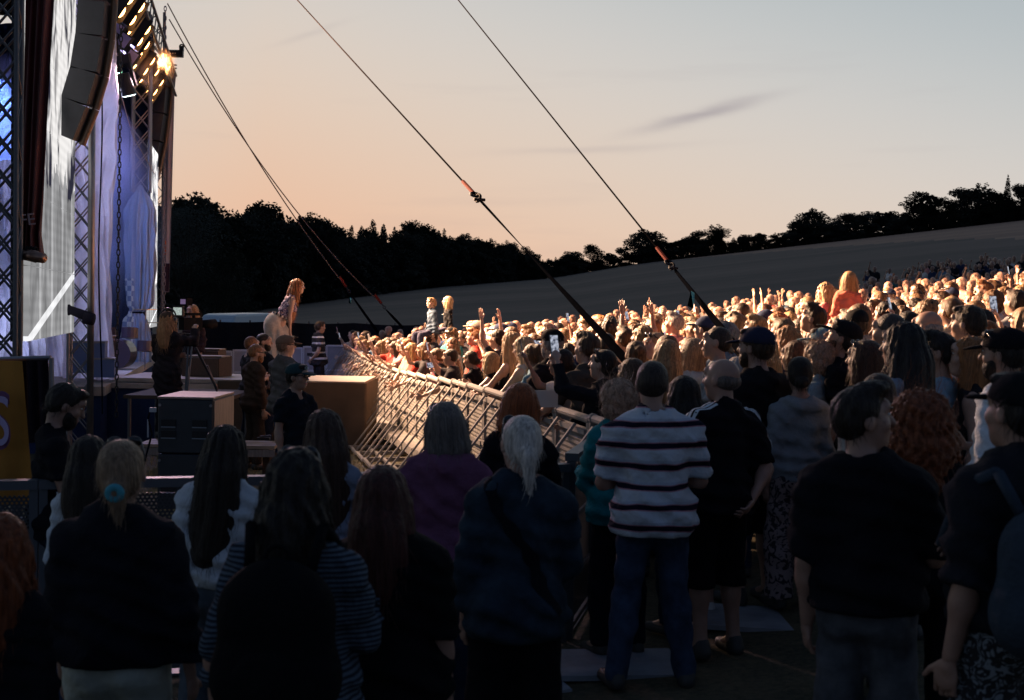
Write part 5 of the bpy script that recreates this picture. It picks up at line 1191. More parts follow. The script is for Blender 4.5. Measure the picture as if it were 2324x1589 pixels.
# ------------------------------------------------------------------ smoke
def smoke(name, lo, hi, dens, col, label, scale, thr=.45, aniso=.2):
    mb = MB(); c = (Vector(lo) + Vector(hi)) / 2; d = Vector(hi) - Vector(lo); mb.ball((0, 0, 0), (d.x / 2, d.y / 2, d.z / 2), None, 16, 10); m = bpy.data.materials.new(name); m.use_nodes = True; nt = m.node_tree; nt.nodes.clear()
    t = N(nt, 'ShaderNodeTexCoord'); n = N(nt, 'ShaderNodeTexNoise', i_Scale=scale, i_Detail=4.0, i_Distortion=.8); nt.links.new(t.outputs['Object'], n.inputs[0])
    g = N(nt, 'ShaderNodeTexCoord'); vm = N(nt, 'ShaderNodeVectorMath', operation='LENGTH'); mp_ = N(nt, 'ShaderNodeMapping'); mp_.inputs['Scale'].default_value = (2 / d.x, 2 / d.y, 2 / d.z); nt.links.new(t.outputs['Object'], mp_.inputs[0]); nt.links.new(mp_.outputs[0], vm.inputs[0])
    fall = M_(nt, 'SUBTRACT', 1.0, vm.outputs['Value'], clamp=True)
    dn = M_(nt, 'MULTIPLY', M_(nt, 'MULTIPLY', M_(nt, 'SUBTRACT', n.outputs[0], thr, clamp=True), fall), dens * 10)
    v_ = N(nt, 'ShaderNodeVolumePrincipled'); v_.inputs['Color'].default_value = (*col, 1); v_.inputs['Anisotropy'].default_value = aniso; nt.links.new(dn, v_.inputs['Density']); ou = N(nt, 'ShaderNodeOutputMaterial'); nt.links.new(v_.outputs[0], ou.inputs['Volume'])
    o = mb.build(name, m, smooth=True); o.location = c; tag(o, label, 'smoke', kind='stuff'); return o
scene.cycles.volume_step_rate = 4.0; scene.cycles.volume_max_steps = 48
# ------------------------------------------------------------------ people in front, seen from behind
FB = lambda r, g, b: fabric((r, g, b))
BLKT = FB(.008, .008, .011); NAVY = FB(.012, .018, .036); JEAN = denim((.028, .042, .075)); WHT = FB(.46, .50, .54); PALEP = FB(.42, .44, .38); DK = (.014, .009, .007); DBR = (.035, .018, .010); BR = (.09, .045, .022); LBR = (.20, .11, .055); BLO = (.42, .27, .13); GRY = (.30, .28, .27); RED = (.16, .042, .014)
g_near = 'people in the shade in front of the perforated barriers'
H = {}
H['farleft'] = hero(6, 1160, 3.95, 'person with dark red hair cut by the left edge of the picture', -8, 'longwavy', RED, 0, BLKT, NAVY, fem=True, top='long', group=g_near)
H['beard'] = hero(150, 868, 7.1, 'dark bearded man in black staff t-shirt looking down behind the barrier', -62, 'short', DK, 2, BLKT, NAVY, w=1.12, belly=.02, armL='fold', armR='fold', head=(0, -.45, 0), beard=DK)
H['w2'] = hero(205, 985, 5.9, 'long dark haired woman in white top half hidden behind blonde woman', -10, 'long', DK, 1, WHT, JEAN, fem=True, top='long', group=g_near)
H['scr'] = hero(278, 990, 4.45, 'blonde ponytail woman in loose black jacket and pale trousers with blue scrunchie', 2, 'pony', (.20, .13, .08), 1, FB(.010, .011, .016), PALEP, fem=True, w=1.16, top='jacket', loose=.03, hem=.93, bottom='wide', bhem=.05, glasses=True, group=g_near, height=None, armL='down', armR='out')
H['w5'] = hero(512, 962, 5.7, 'woman with long dark hair in white blouse and grey jeans', 3, 'verylong', DK, 1, WHT, denim((.06, .075, .09)), fem=True, w=1.02, top='elbow', loose=.02, hem=.96, group=g_near, armL='down', armR='fold')
H['dress'] = hero(672, 1012, 4.0, 'woman in grey blue striped dress carrying a black backpack', -4, 'longwavy', (.010, .007, .006), 0, stripes('striped_jersey', [(0, (.075, .10, .13)), (.5, (.016, .021, .030)), (.999, (.075, .10, .13))], .0165), None, fem=True, w=1.30, belly=.02, top='dress', sleeves=1.7, glasses=True, bottom=None, group=g_near, armL='out', armR='phonelow')
H['w7'] = hero(738, 925, 6.35, 'woman with very long brown hair and pale blue coat near catwalk corner', -6, 'verylong', (.05, .028, .02), 1, FB(.20, .23, .30), JEAN, fem=True, top='jacket', group=g_near, armL='fold', armR='fold')
H['blk'] = hero(872, 1052, 4.35, 'dark auburn haired woman in plain black t-shirt and loose trousers', 4, 'long', (.05, .013, .010), 1, FB(.005, .005, .006), FB(.016, .018, .022), fem=True, w=1.24, top='tee', loose=.03, sleeves=.95, bottom='wide', group=g_near, armL='fold', armR='down')
H['purple'] = hero(1012, 908, 6.3, 'woman in purple hoodie with grey bobbed hair and sunglasses on her head', 0, 'bob', (.13, .11, .10), 1, FB(.135, .055, .105), NAVY, fem=True, w=1.22, belly=.01, top='hoodie', loose=.02, glasses=True, group=g_near, armL='fold', armR='fold')
H['pony'] = hero(1182, 938, 5.25, 'woman with white ponytail in dark denim jacket and crossbody strap', 0, 'pony', (.52, .47, .42), 1, denim((.019, .031, .045)), FB(.006, .006, .008), fem=True, w=1.22, top='jacket', loose=.02, hem=.78, bottom='wide', glasses=True, group=g_near, armL='down', armR='fold')
H['rust'] = hero(1182, 866, 7.15, 'woman with rust red bob and black cardigan before the pale braces', 2, 'bob', (.26, .065, .018), 1, BLKT, BLKT, fem=True, w=1.12, top='long', armL='fold', armR='fold', group=g_near)
H['teal'] = hero(1402, 858, 7.5, 'woman with curly ash blonde hair in teal top', 18, 'shortcurly', (.34, .22, .15), 1, FB(.010, .16, .18), FB(.008, .010, .016), fem=True, w=1.1, top='long', loose=.015, armL='phonelow', armR='fold')
H['polo'] = hero(1481, 820, 6.85, 'heavy man in white polo shirt with dark horizontal stripes and jeans', 6, 'buzz', (.03, .02, .016), 1,
    stripes('striped_polo', [(0, (.46, .50, .55)), (.52, (.40, .20, .24)), (.58, (.010, .010, .022)), (.82, (.34, .17, .20)), (.87, (.36, .40, .47)), (.999, (.46, .50, .55))], .108, offset=.02), denim((.030, .046, .082)), w=1.22, belly=.03, top='tee', loose=.018, hem=.84, sleeves=.85, bottom='jeans', bhem=.05, armL='fold', armR='fold', stance=.12, legspread=.05)
H['dkblue'] = hero(1548, 850, 7.9, 'woman with long black hair and blue top between striped and bald man', 30, 'long', (.010, .008, .008), 1, FB(.010, .09, .16), NAVY, fem=True, w=1.1, top='long')
H['bald'] = hero(1638, 814, 7.35, 'bald man in black sports shirt with three white shoulder stripes, hand on hip', 28, 'fringe_bald', (.10, .08, .07), 1, BLKT, FB(.006, .006, .008), w=1.2, belly=.035, top='tee', loose=.015, sleeves=.9, bottom='shorts', bhem=.42, armL='fold', armR='behind', head=(.35, 0, 0))
H['jeansback'] = hero(1590, 905, 8.3, 'woman in grey shorts mostly hidden behind the striped polo man', 10, 'long', DK, 1, FB(.012, .06, .10), FB(.20, .21, .23), shoe=plain('white_shoe', (.5, .5, .5), .5), fem=True, bottom='shorts', bhem=.4)
H['capback'] = hero(1715, 740, 8.5, 'tall man in dark blue cap and black hooded jacket', 28, 'short', DBR, 1, FB(.012, .012, .014), FB(.008, .009, .012), w=1.12, top='hoodie', loose=.02, capc=FB(.022, .025, .05), beard=DBR, bottom='shorts', bhem=.45, head=(.25, 0, 0))
H['greyhood'] = hero(1815, 806, 8.3, 'woman in light grey hoodie with dark hair bun and floral trousers', 12, 'lowbun', DK, 1, FB(.18, .20, .22), None, fem=True, w=1.08, top='hoodie', hem=.90, bottom=None)
H['tshirt'] = hero(1962, 872, 4.75, 'smiling man in plain black t-shirt and cut jeans looking right', -24, 'quiff', DK, 1, FB(.008, .008, .011), denim((.07, .074, .085)), w=1.12, top='tee', loose=.028, hem=.92, sleeves=.95, bottom='shorts', bhem=.46, armL='down', armR='fold', head=(-1.2, .05, 0))
H['redcurl'] = hero(2088, 882, 5.3, 'woman with a big mass of curly red hair in dark top', -4, 'curly', (.17, .05, .02), 1, FB(.006, .006, .009), FB(.006, .006, .01), fem=True, top='long')
H['capright'] = hero(2312, 840, 4.15, 'man in black cap and black jacket at the right edge with small backpack', 22, 'short', DK, 1, FB(.013, .014, .018), None, w=1.2, belly=.02, top='tee', loose=.03, sleeves=.98, hem=.95, capc=FB(.008, .008, .010), bottom=None, armL='down', armR='fold')
H['white'] = hero(2278, 742, 6.6, 'bearded man in white t-shirt with black cap and sunglasses', 42, 'short', DK, 1, FB(.62, .66, .70), JEAN, w=1.15, top='tee', loose=.02, sleeves=.9, capc=BLKT, glasses=True, armL='down', armR='fold', beard=DK)
# trousers with a print
def print_mat(name, c0, c1, sc, dist=2.0, th=.52):
    m, nt, b = mat_base(name); t = N(nt, 'ShaderNodeTexCoord'); n = N(nt, 'ShaderNodeTexNoise', i_Scale=sc, i_Detail=2.0, i_Distortion=dist); nt.links.new(t.outputs['Object'], n.inputs[0])
    r_ = N(nt, 'ShaderNodeValToRGB'); nt.links.new(n.outputs[0], r_.inputs[0]); e = r_.color_ramp.elements; e[0].position = th - .01; e[0].color = (*c0, 1); e[1].position = th + .01; e[1].color = (*c1, 1); nt.links.new(r_.outputs[0], b.inputs[0]); b.inputs['Roughness'].default_value = .9; return m
def add_bottom(h, kind, m, nm, bhem=.08, w=1.1):
    parts, _ = person_parts(w=w, bottom=kind, bhem=bhem, top=None); V, Q, MI = parts['bottom']; me = mk(nm, V, Q); link(nm, me, [m], h[0])
add_bottom(H['greyhood'], 'wide', print_mat('floral', (.26, .20, .20), (.02, .018, .025), 17), 'floral_trousers'); add_bottom(H['capright'], 'wide', print_mat('patterned', (.008, .008, .011), (.16, .18, .20), 16, 4.5, .56), 'patterned_trousers', w=1.2)
# deeper in the crowd, individually recognisable
H['capprofile'] = hero(1912, 724, 9.3, 'man in black tee and black peaked cap tilting his face up', 58, 'short', DK, 0, BLKT, JEAN, w=1.08, top='tee', capc=FB(.010, .010, .012), head=(.1, .35, 0), armL='down', armR='down', beard=DBR)
H['longblk'] = hero(2048, 728, 7.3, 'woman with very long straight black hair and denim top', 38, 'verylong', (.015, .012, .012), 1, denim((.16, .20, .26)), JEAN, fem=True, top='long')
H['boyshirt'] = hero(2128, 752, 7.7, 'young man in pale blue checked shirt with thick dark hair', 50, 'quiff', DK, 0, FB(.20, .31, .40), JEAN, top='long', w=1.0)
H['cream'] = hero(2196, 690, 8.9, 'man in cream hooded sweatshirt with short dark hair, right side', 60, 'short', DBR, 0, FB(.44, .42, .40), JEAN, w=1.1, top='hoodie', armL='clap', armR='clap')
H['bald2'] = hero(2104, 706, 9.6, 'older man with grey receding hair in profile, right side', 62, 'fringe_bald', (.22, .20, .19), 0, FB(.02, .02, .03), JEAN, w=1.1)
H['bald3'] = hero(2016, 712, 8.9, 'man with shaved head standing just behind woman with long black hair', 55, 'buzz', (.05, .04, .035), 0, FB(.03, .03, .04), JEAN, w=1.1)
H['blondright'] = hero(2196, 760, 7.6, 'young woman with long straight ginger hair in profile beside white t-shirt man', 68, 'verylong', (.28, .12, .045), 3, FB(.02, .02, .025), JEAN, fem=True, top='tank')
H['bunhair'] = hero(1990, 842, 6.4, 'person with low dark bun partly behind the smiling black t-shirt man', 20, 'lowbun', (.03, .015, .012), 1, FB(.30, .27, .24), JEAN, fem=True, top='jacket', loose=.02)
H['headband'] = hero(1962, 768, 8.1, 'woman with black headband over short brown hair in pale top', 62, 'bob', (.06, .025, .015), 1, FB(.35, .32, .29), JEAN, fem=True, top='long', glasses=True)
H['bluecap'] = hero(1868, 742, 9.9, 'person in pale blue and navy cap peeking left of black cap man', 70, 'short', DBR, 0, FB(.10, .14, .2), JEAN, capc=FB(.12, .22, .27))
H['curlygrey'] = hero(1856, 772, 9.3, 'older woman with short ash curls in light denim shirt', 40, 'shortcurly', (.30, .19, .13), 1, denim((.20, .28, .33)), JEAN, fem=True, top='long')
H['oldcap'] = hero(1252, 745, 12.0, 'grey bearded man in black cap and black jacket near left guy strap', 42, 'short', (.2, .18, .17), 0, FB(.012, .012, .016), NAVY, w=1.12, top='jacket', capc=FB(.010, .010, .012), beard=(.35, .3, .27), armL='fold', armR='fold')
H['brown'] = hero(1332, 754, 11.0, 'young man with brown hair in olive grey t-shirt leaning on rail', 32, 'quiff', (.06, .032, .018), 0, FB(.055, .050, .045), JEAN, w=1.05, top='tee', sleeves=.9, armL='rail', armR='rail', lean=.12)
H['youngw'] = hero(1368, 790, 10.3, 'young woman with sunglasses on her dark bun filming upright with her phone', 60, 'lowbun', DK, 3, FB(.012, .012, .015), BLKT, fem=True, top='jacket', glasses=True, armL='phone', armR='rail', head=(.1, .1, 0))
H['h32'] = hero(1432, 810, 9.6, 'person with straight brown bob directly behind teal top woman', 30, 'bob', (.07, .035, .02), 1, FB(.02, .02, .03), JEAN, fem=True)
H['greyt'] = hero(1626, 742, 10.2, 'man in pale grey t-shirt with cropped dark hair near crowd middle', 62, 'buzz', (.035, .022, .016), 0, FB(.30, .32, .34), JEAN, w=1.1, top='tee')
H['blondb'] = hero(1514, 768, 10.4, 'woman with straight blonde hair seen from behind above striped polo man', 24, 'long', (.34, .19, .09), 0, FB(.25, .24, .24), JEAN, fem=True)
H['blond2'] = hero(1572, 764, 10.9, 'woman with short highlighted blonde hair and light blue hood', 24, 'bob', (.33, .21, .12), 0, FB(.30, .38, .44), JEAN, fem=True, top='hoodie')
H['silver'] = hero(1672, 808, 9.3, 'silver haired woman behind the bald man', 28, 'long', (.36, .33, .31), 1, FB(.03, .03, .04), JEAN, fem=True)
H['sungl'] = hero(1486, 752, 12.2, 'blonde woman turned left with sunglasses pushed into her hair', 98, 'lowbun', (.40, .25, .14), 3, FB(.10, .1, .11), JEAN, fem=True, glasses=True)
H['spiky'] = hero(1384, 720, 14.5, 'tall young man with dark spiky hair under the left guy strap', 22, 'quiff', DBR, 0, FB(.02, .02, .025), JEAN)
H['hair3'] = hero(1442, 770, 11.0, 'woman with loose light brown bun right of the phone woman', 25, 'bun', (.12, .06, .03), 0, FB(.05, .05, .06), JEAN, fem=True)
H['bigblond'] = hero(1785, 738, 10.8, 'woman with wavy strawberry blonde hair right of the tall cap man', 40, 'longwavy', (.36, .17, .07), 0, FB(.03, .035, .06), JEAN, fem=True)
H['brwavy'] = hero(1805, 770, 9.7, 'woman with straight auburn hair above the grey hoodie woman', 45, 'long', (.14, .055, .022), 0, FB(.03, .03, .05), JEAN, fem=True)
H['profile2'] = hero(1845, 690, 12.6, 'man with curly top hair in dark hoodie looking up left', 72, 'quiff', DBR, 0, FB(.02, .025, .035), JEAN, top='hoodie', head=(0, .25, 0))
H['capmid'] = hero(1944, 700, 11.6, 'man in dark cap seen from behind left of the shaved head man', 20, 'short', DK, 0, FB(.02, .02, .02), JEAN, capc=FB(.012, .012, .014))
# front row leaning on the rail near the camera
H['glass'] = hero(1112, 796, 15.4, 'blonde woman with glasses and red wristband clapping over the rail', 72, 'bob', BLO, 3, BLKT, JEAN, fem=True, top='tank', armL='clap', armR='clap', lean=.18, head=(.1, .3, 0))
H['lb1'] = hero(1160, 752, 14.4, 'woman with very long straight blonde hair leaning on rail', 52, 'verylong', (.42, .25, .12), 3, FB(.02, .02, .02), JEAN, fem=True, top='tank', armL='rail', armR='rail', lean=.12)
H['lb2'] = hero(1188, 762, 13.8, 'woman with pale blonde hair beside the very long haired one', 50, 'verylong', (.48, .32, .18), 3, FB(.35, .33, .32), JEAN, fem=True, top='tank', armL='rail', armR='rail', lean=.14)
H['denimg'] = hero(1208, 778, 13.2, 'auburn ponytail woman in faded blue denim shirt leaning on rail', 40, 'highpony', (.12, .05, .02), 1, denim((.15, .27, .34)), JEAN, fem=True, top='long', armL='rail', armR='rail', lean=.22)
H['bunpink'] = hero(1068, 795, 16.6, 'person with dark bun and glasses in black top at rail', 48, 'lowbun', DBR, 0, BLKT, JEAN, fem=True, armL='rail', armR='rail', lean=.15)
H['pinkh'] = hero(1030, 812, 18.0, 'person in pink top holding a phone level above the rail', 46, 'long', (.14, .06, .03), 0, FB(.55, .25, .28), JEAN, fem=True, top='long', armL='phone2', armR='phone2')
H['girl1'] = hero(992, 804, 19.4, 'girl with dark blonde hair in grey sweater at rail', 52, 'long', (.26, .15, .08), 3, FB(.26, .26, .27), JEAN, fem=True, top='long', armL='rail', armR='rail', lean=.15)
# raised arms and children above the heads
H['arms'] = hero(1128, 745, 17.2, 'person clapping with both bare arms raised high left of the cap man', 50, 'pony', DBR, 3, FB(.04, .04, .05), JEAN, fem=True, top='tee', armL='up', armR='up')
def kid(key, xd, yd, Y, label, yaw, hair, hcol, col, top='long', h=1.15, **kw):
    p = P(xd, yd, Y); H[key] = hero(xd, yd, Y, label, yaw, hair, hcol, 3, col, FB(.05, .05, .08), kid=True, top=top, sit=True, w=.84, base=p.z - 1.30, height=None, **kw); return H[key]
kid('kid1', 979, 675, 24.0, 'blond child in blue denim jacket sitting on shoulders', 120, 'short', (.34, .20, .10), denim((.06, .085, .12)), 'jacket', armL='down', armR='down')
kid('kid2', 1016, 671, 24.4, 'blond child in black sweatshirt with white swoosh sitting on shoulders', 110, 'bob', (.42, .28, .15), FB(.012, .012, .014), armL='down', armR='down')
kid('kid3', 1872, 640, 15.5, 'child with messy blonde hair in bright pink top on shoulders', 70, 'longwavy', (.48, .28, .13), FB(.62, .17, .15), 'hoodie', armL='fold', armR='fold')
kid('kid4', 1928, 614, 14.6, 'child with straight ginger blonde hair in coral hoodie on shoulders', -25, 'bob', (.42, .22, .09), FB(.60, .16, .11), 'hoodie', armL='down', armR='down')
for key, lab in (('kid1', 'bearded man in black cap carrying the denim jacket child'), ('kid2', 'person carrying the child in black sweatshirt'), ('kid3', 'adult carrying the child in bright pink'), ('kid4', 'adult carrying the child in coral hoodie')):
    r_ = H[key][0]; x, y, z = r_.location; kz = H[key][2]; hipz = z + .86 * kz
    q = proj((x, y, hipz + .12)); H['carry' + key] = hero(q[0], q[1], y + .02, lab, math.degrees(r_.rotation_euler.z), 'short', DBR, 0, FB(.06, .06, .07), JEAN, capc=FB(.012, .014, .014) if key == 'kid1' else None, beard=DBR if key == 'kid1' else None, armL='fold', armR='fold')
# ------------------------------------------------------------------ on and around the stage
deckz = zc
H['singer'] = hero(676, 632, 21.2, 'singer with long red brown hair and cream skirt bending towards the crowd on catwalk', -68, 'verylong', (.22, .085, .03), 3, print_mat('sequin_top', (.08, .05, .10), (.6, .5, .6), 48, 1.0, .56), None,
    base=deckz, fem=True, lean=.50, twist=0, head=(0, .50, 0), top='tank', hem=1.05, sleeves=0, bottom=None, armR='knee', armL='back', w=.95)
def gown(h):
    f = Field(); f.ell((0, -.08, .93), (.175, .165, .19), None, .06); f.ell((0, -.16, .88), (.14, .10, .13), None, .06); f.cap((-.02, -.05, .80), (-.03, -.10, .12), .17, .27, k=.08); f.cap((.05, .05, .75), (.05, .05, .2), .13, .19, k=.08)
    V, Q = f.solve(.018, disp=lambda X, Y, Z: (.016 * np.sin(np.arctan2(X, -(Y + .05)) * 9 + Z * 3) * np.clip((1.0 - Z) * 1.4, 0, 1)).astype(np.float32), planes=[((0, 0, -1.), -.015), ((0, .5, .87), .925)])
    link('skirt', mk('skirt', V, Q), [FB(.50, .43, .36)], h[0])
    mb = MB()
    for i in range(26):
        a = i / 26 * 2 * math.pi; mb.cur = i % 2; mb.box((.155 * math.cos(a), .02 + .125 * math.sin(a), 1.05 - .07 * math.sin(a)), (.035, .03, .035), Matrix.Rotation(a, 3, 'Z'))
    mb.build('belt', [plain('belt_pearl', (.7, .6, .5), .3), plain('belt_dark', (.03, .02, .03), .4)], h[0])
gown(H['singer'])
def hold(h, hand_, name, mbuild, mats, label, cat, group=None, off=(0, 0, -.035)):
    M = frame_world(h, hand_); o = mbuild.build(name, mats, smooth=True); o.matrix_world = M @ Matrix.Translation(off); return tag(o, label, cat, group)
mb = MB(); mb.tube((-.11, 0, -.03), (.06, 0, -.03), .013, .018, n=10); mb.cur = 1; mb.ball((.09, 0, -.03), (.034, .03, .03), None, 12, 8); hold(H['singer'], 'hand1', 'microphone', mb, [BLK, plain('mic_grille', (.25, .22, .2), .4, .8)], 'handheld black microphone in the singer\'s right hand', 'microphone')
H['guard'] = hero(727, 728, 30.0, 'guard in black with white striped vest facing the crowd by grey fence', -62, 'short', DBR, 0, stripes('vest', [(0, (.03, .028, .032)), (.40, (.5, .46, .46)), (.52, (.03, .028, .032)), (.80, (.5, .46, .46)), (.90, (.03, .028, .032)), (.999, (.03, .028, .032))], .32, offset=.10), FB(.02, .018, .02), w=1.1, top='tee', hem=.82, loose=.015, armL='down', armR='behind')
H['sec1'] = hero(572, 764, 19.4, 'security man with short ginger hair in dark shirt behind brown jacket man', -58, 'buzz', (.16, .07, .03), 3, FB(.02, .02, .022), NAVY, w=1.05, armL='fold', armR='fold')
H['sec2'] = hero(600, 757, 20.0, 'smiling security man with dark beard looking right behind the others', -35, 'buzz', DK, 0, FB(.015, .016, .02), NAVY, w=1.1, beard=DK, head=(-.9, 0, 0), base=-.25)
H['brownj'] = hero(583, 782, 17.9, 'security man in brown jacket wearing dark sunglasses, ginger beard', -52, 'buzz', (.2, .09, .04), 0, FB(.040, .026, .020), FB(.035, .024, .019), w=1.12, belly=.02, top='jacket', loose=.015, glasses=False, beard=(.20, .08, .03), armL='fold', armR='down', head=(-.3, -.1, 0))
H['capgrey'] = hero(650, 760, 17.0, 'man in grey brown cap and charcoal long sleeve shirt watching the crowd', -48, 'short', (.12, .08, .06), 3, FB(.065, .065, .068), JEAN, w=1.15, belly=.02, top='long', loose=.02, hem=.80, capc=FB(.12, .085, .065), glasses=False, armL='fold', armR='down', head=(-.35, 0, 0))
H['boycap'] = hero(676, 823, 11.6, 'young man in black t-shirt and dark cap with pale logo', -125, 'short', DK, 0, FB(.010, .014, .020), NAVY, top='tee', w=1.0, capc=FB(.022, .050, .055), glasses=False, armL='fold', armR='down', head=(.35, -.05, 0))
H['camop'] = hero(382, 706, 16.9, 'camera operator with long curly blonde hair, cap and headphones in black', -22, 'longwavy', (.26, .13, .06), 0, FB(.014, .012, .016), BLKT, fem=True, w=1.08, top='jacket', loose=.03, hem=.62, capc=FB(.05, .035, .028), armL='fold', armR='phone2', base=.30)
mbh = MB(); mbh.torus((0, 0, .055), .108, .011, Matrix.Rotation(R(90), 3, 'X'), n=20, arc=.55)
for sg in (-1, 1): mbh.ball((sg * .095, -.005, .0), (.028, .042, .048), None, 10, 7)
mbh2 = mbh.build('headphones', plain('headphone', (.02, .018, .02), .35), H['camop'][0], True); mbh2.matrix_local = frame_matrix(H['camop'][1]['head'])
H['cam2'] = hero(436, 690, 22.6, 'second camera person with blonde hair and dark hooded coat behind the tripod', 160, 'bob', (.36, .19, .08), 0, FB(.03, .02, .024), NAVY, fem=True, top='hoodie', loose=.02, base=.40)
# camera on a tripod
cp = P(433, 735, 18.6); tb = P(436, 890, 18.6); e = empty('video_camera', (cp.x, 18.6, cp.z), R(-40)); CB = plain('camera_body', (.008, .008, .009), .75, 0)
mb = MB(); mb.box((0, 0, 0), (.13, .32, .18)); mb.box((0, .05, .14), (.05, .26, .04)); mb.box((0, .05, .12), (.03, .03, .06)); mb.build('camera_body', CB, e)
mb = MB(); mb.tube((0, .2, 0), (0, .42, 0), .055, .075, n=16); mb.build('lens', CB, e, True)
mb = MB(); mb.box((-.02, -.20, .18), (.24, .03, .16)); mb.cur = 1; mb.box((-.02, -.217, .18), (.20, .004, .11)); mb.build('viewfinder', [BLK, plain('finder_screen', (.4, .45, .42), .3, 0, .9, 40, emit=(.55, .65, .6), es=.55)], e)
mb = MB(); mb.box((.02, -.10, .32), (.17, .10, .11)); mb.cur = 1; mb.box((.02, -.153, .32), (.12, .004, .07)); mb.build('top_monitor', [CB, plain('violet_screen', (.2, .14, .24), .3, emit=(.3, .2, .4), es=.35)], e)
mb = MB(); mb.box((-.17, -.16, .02), (.12, .03, .08)); mb.cur = 1; mb.box((-.17, -.177, .02), (.10, .004, .06)); mb.build('side_monitor', [BLK, plain('finder_screen', (.4, .45, .42), .3, 0, .9, 40, emit=(.55, .65, .6), es=.55)], e)
mb = MB(); mb.tube((0, -.1, -.13), (.05, -.45, -.25), .012); mb.tube((-.05, -.1, -.13), (-.1, -.45, -.22), .012); mb.build('pan_handle', BLK, e)
mb = MB(); mb.torus((-.08, -.02, -.12), .12, .006, Matrix.Rotation(R(70), 3, 'X'), n=18, arc=.8); mb.torus((-.12, -.05, .12), .10, .006, Matrix.Rotation(R(40), 3, 'Y'), n=18, arc=.7); mb.build('cable', plain('green_cable', (.06, .12, .07), .5), e)
tag(e, 'broadcast video camera with two small lit monitors beside operator', 'video camera')
e = empty('tripod', (cp.x, 18.6, tb.z), R(20)); hz_ = cp.z - .14 - tb.z
mb = MB(); mb.tube((0, 0, hz_ - .16), (0, 0, hz_), .06, .08, n=12); mb.build('fluid_head', BLK, e)
for k in range(3):
    a = k * 2.094 + .3; mb = MB(); d = Vector((math.cos(a), math.sin(a), 0)); w_ = Vector((-d.y, d.x, 0)) * .025
    for s_ in (-1, 1): mb.tube(Vector((0, 0, hz_ - .14)) + w_ * s_ + d * .04, d * .42 + w_ * s_ * .6 + Vector((0, 0, .03)), .014, n=6)
    mb.tube(d * .26 + Vector((0, 0, hz_ * .45)), d * .42, .018, n=6); mb.build('leg', plain('tripod_leg', (.03, .04, .055), .35, .5), e)
tag(e, 'black video tripod with splayed double tube legs on riser', 'tripod')
e = empty('camera_riser', (cp.x, 18.6, tz(cp.x, 18.6))); gz = e.location.z; mb = MB(); mb.box((0, 0, tb.z - gz - .03), (1.5, 1.5, .05)); mb.build('board', plain('dark_board', (.06, .045, .035), .7), e)
for x in (-.68, .68):
    for y in (-.68, .68): mb = MB(); mb.tube((x, y, 0), (x, y, tb.z - gz - .06), .025); mb.build('leg', ALUD, e)
tag(e, 'low square riser under the camera tripod', 'riser')
# ------------------------------------------------------------------ worn and carried things
def on_torso(h, name, build, mats, label, cat, at_=(0, -.19, 1.18)):
    root, fr, s = h; o = build.build(name, mats, smooth=True); o.matrix_world = Matrix.Translation(root.location) @ Matrix.Rotation(root.rotation_euler.z, 4, 'Z') @ Matrix.Scale(s, 4) @ Matrix.Translation(at_); return tag(o, label, cat)
def backpack(h, w_, hgt, m, label, at_=(0, -.20, 1.14), extra=None):
    root, fr, s = h; e = empty('backpack', (0, 0, 0)); e.matrix_world = Matrix.Translation(root.location) @ Matrix.Rotation(root.rotation_euler.z, 4, 'Z') @ Matrix.Scale(s, 4) @ Matrix.Translation(at_)
    f = Field(); f.ell((0, 0, 0), (w_ / 2, .11, hgt / 2)); f.cap((-w_ * .22, 0, -hgt * .25), (w_ * .22, 0, -hgt * .25), .13, k=.08); f.cap((-w_ * .2, .0, hgt * .2), (w_ * .2, .0, hgt * .2), .10, k=.08); V, Q = f.solve(.014, planes=[((0, 1., 0), .10)]); link('main_bag', mk('main_bag', V, Q), [m], e)
    f = Field(); f.ell((0, -.11, -hgt * .2), (w_ * .33, .045, hgt * .2)); V, Q = f.solve(.012); link('front_pocket', mk('front_pocket', V, Q), [m], e)
    for sg in (-1, 1): mb = MB(); mb.path([Vector((sg * .10, .04, hgt * .42)), Vector((sg * .12, .12, hgt * .5 + .08)), Vector((sg * .13, .26, hgt * .45 + .04)), Vector((sg * .15, .33, .05))], .020, 6); mb.build('strap', m, e, True)
    mb = MB(); mb.torus((0, 0, hgt * .5), .04, .008, Matrix.Rotation(R(90), 3, 'X'), n=12); mb.build('grab_loop', m, e, True)
    if extra: extra(e, w_, hgt)
    return tag(e, label, 'backpack')
backpack(H['dress'], .36, .52, FB(.005, .005, .006), 'large plain black backpack on the woman in striped dress', (0, -.27, 1.19))
def bp_extra(e, w_, h_): mb = MB(); mb.torus((0, -.125, .0), .12, .006, Matrix.Rotation(R(90), 3, 'X'), n=20); mb.box((0, -.16, -.05), (.012, .006, .22)); mb.build('reflective_piping', plain('reflective', (.10, .17, .22), .4), e)
backpack(H['capright'], .34, .46, FB(.03, .042, .058), 'small dark backpack with pale blue piping on right edge man', (-.10, -.27, 1.16), bp_extra)
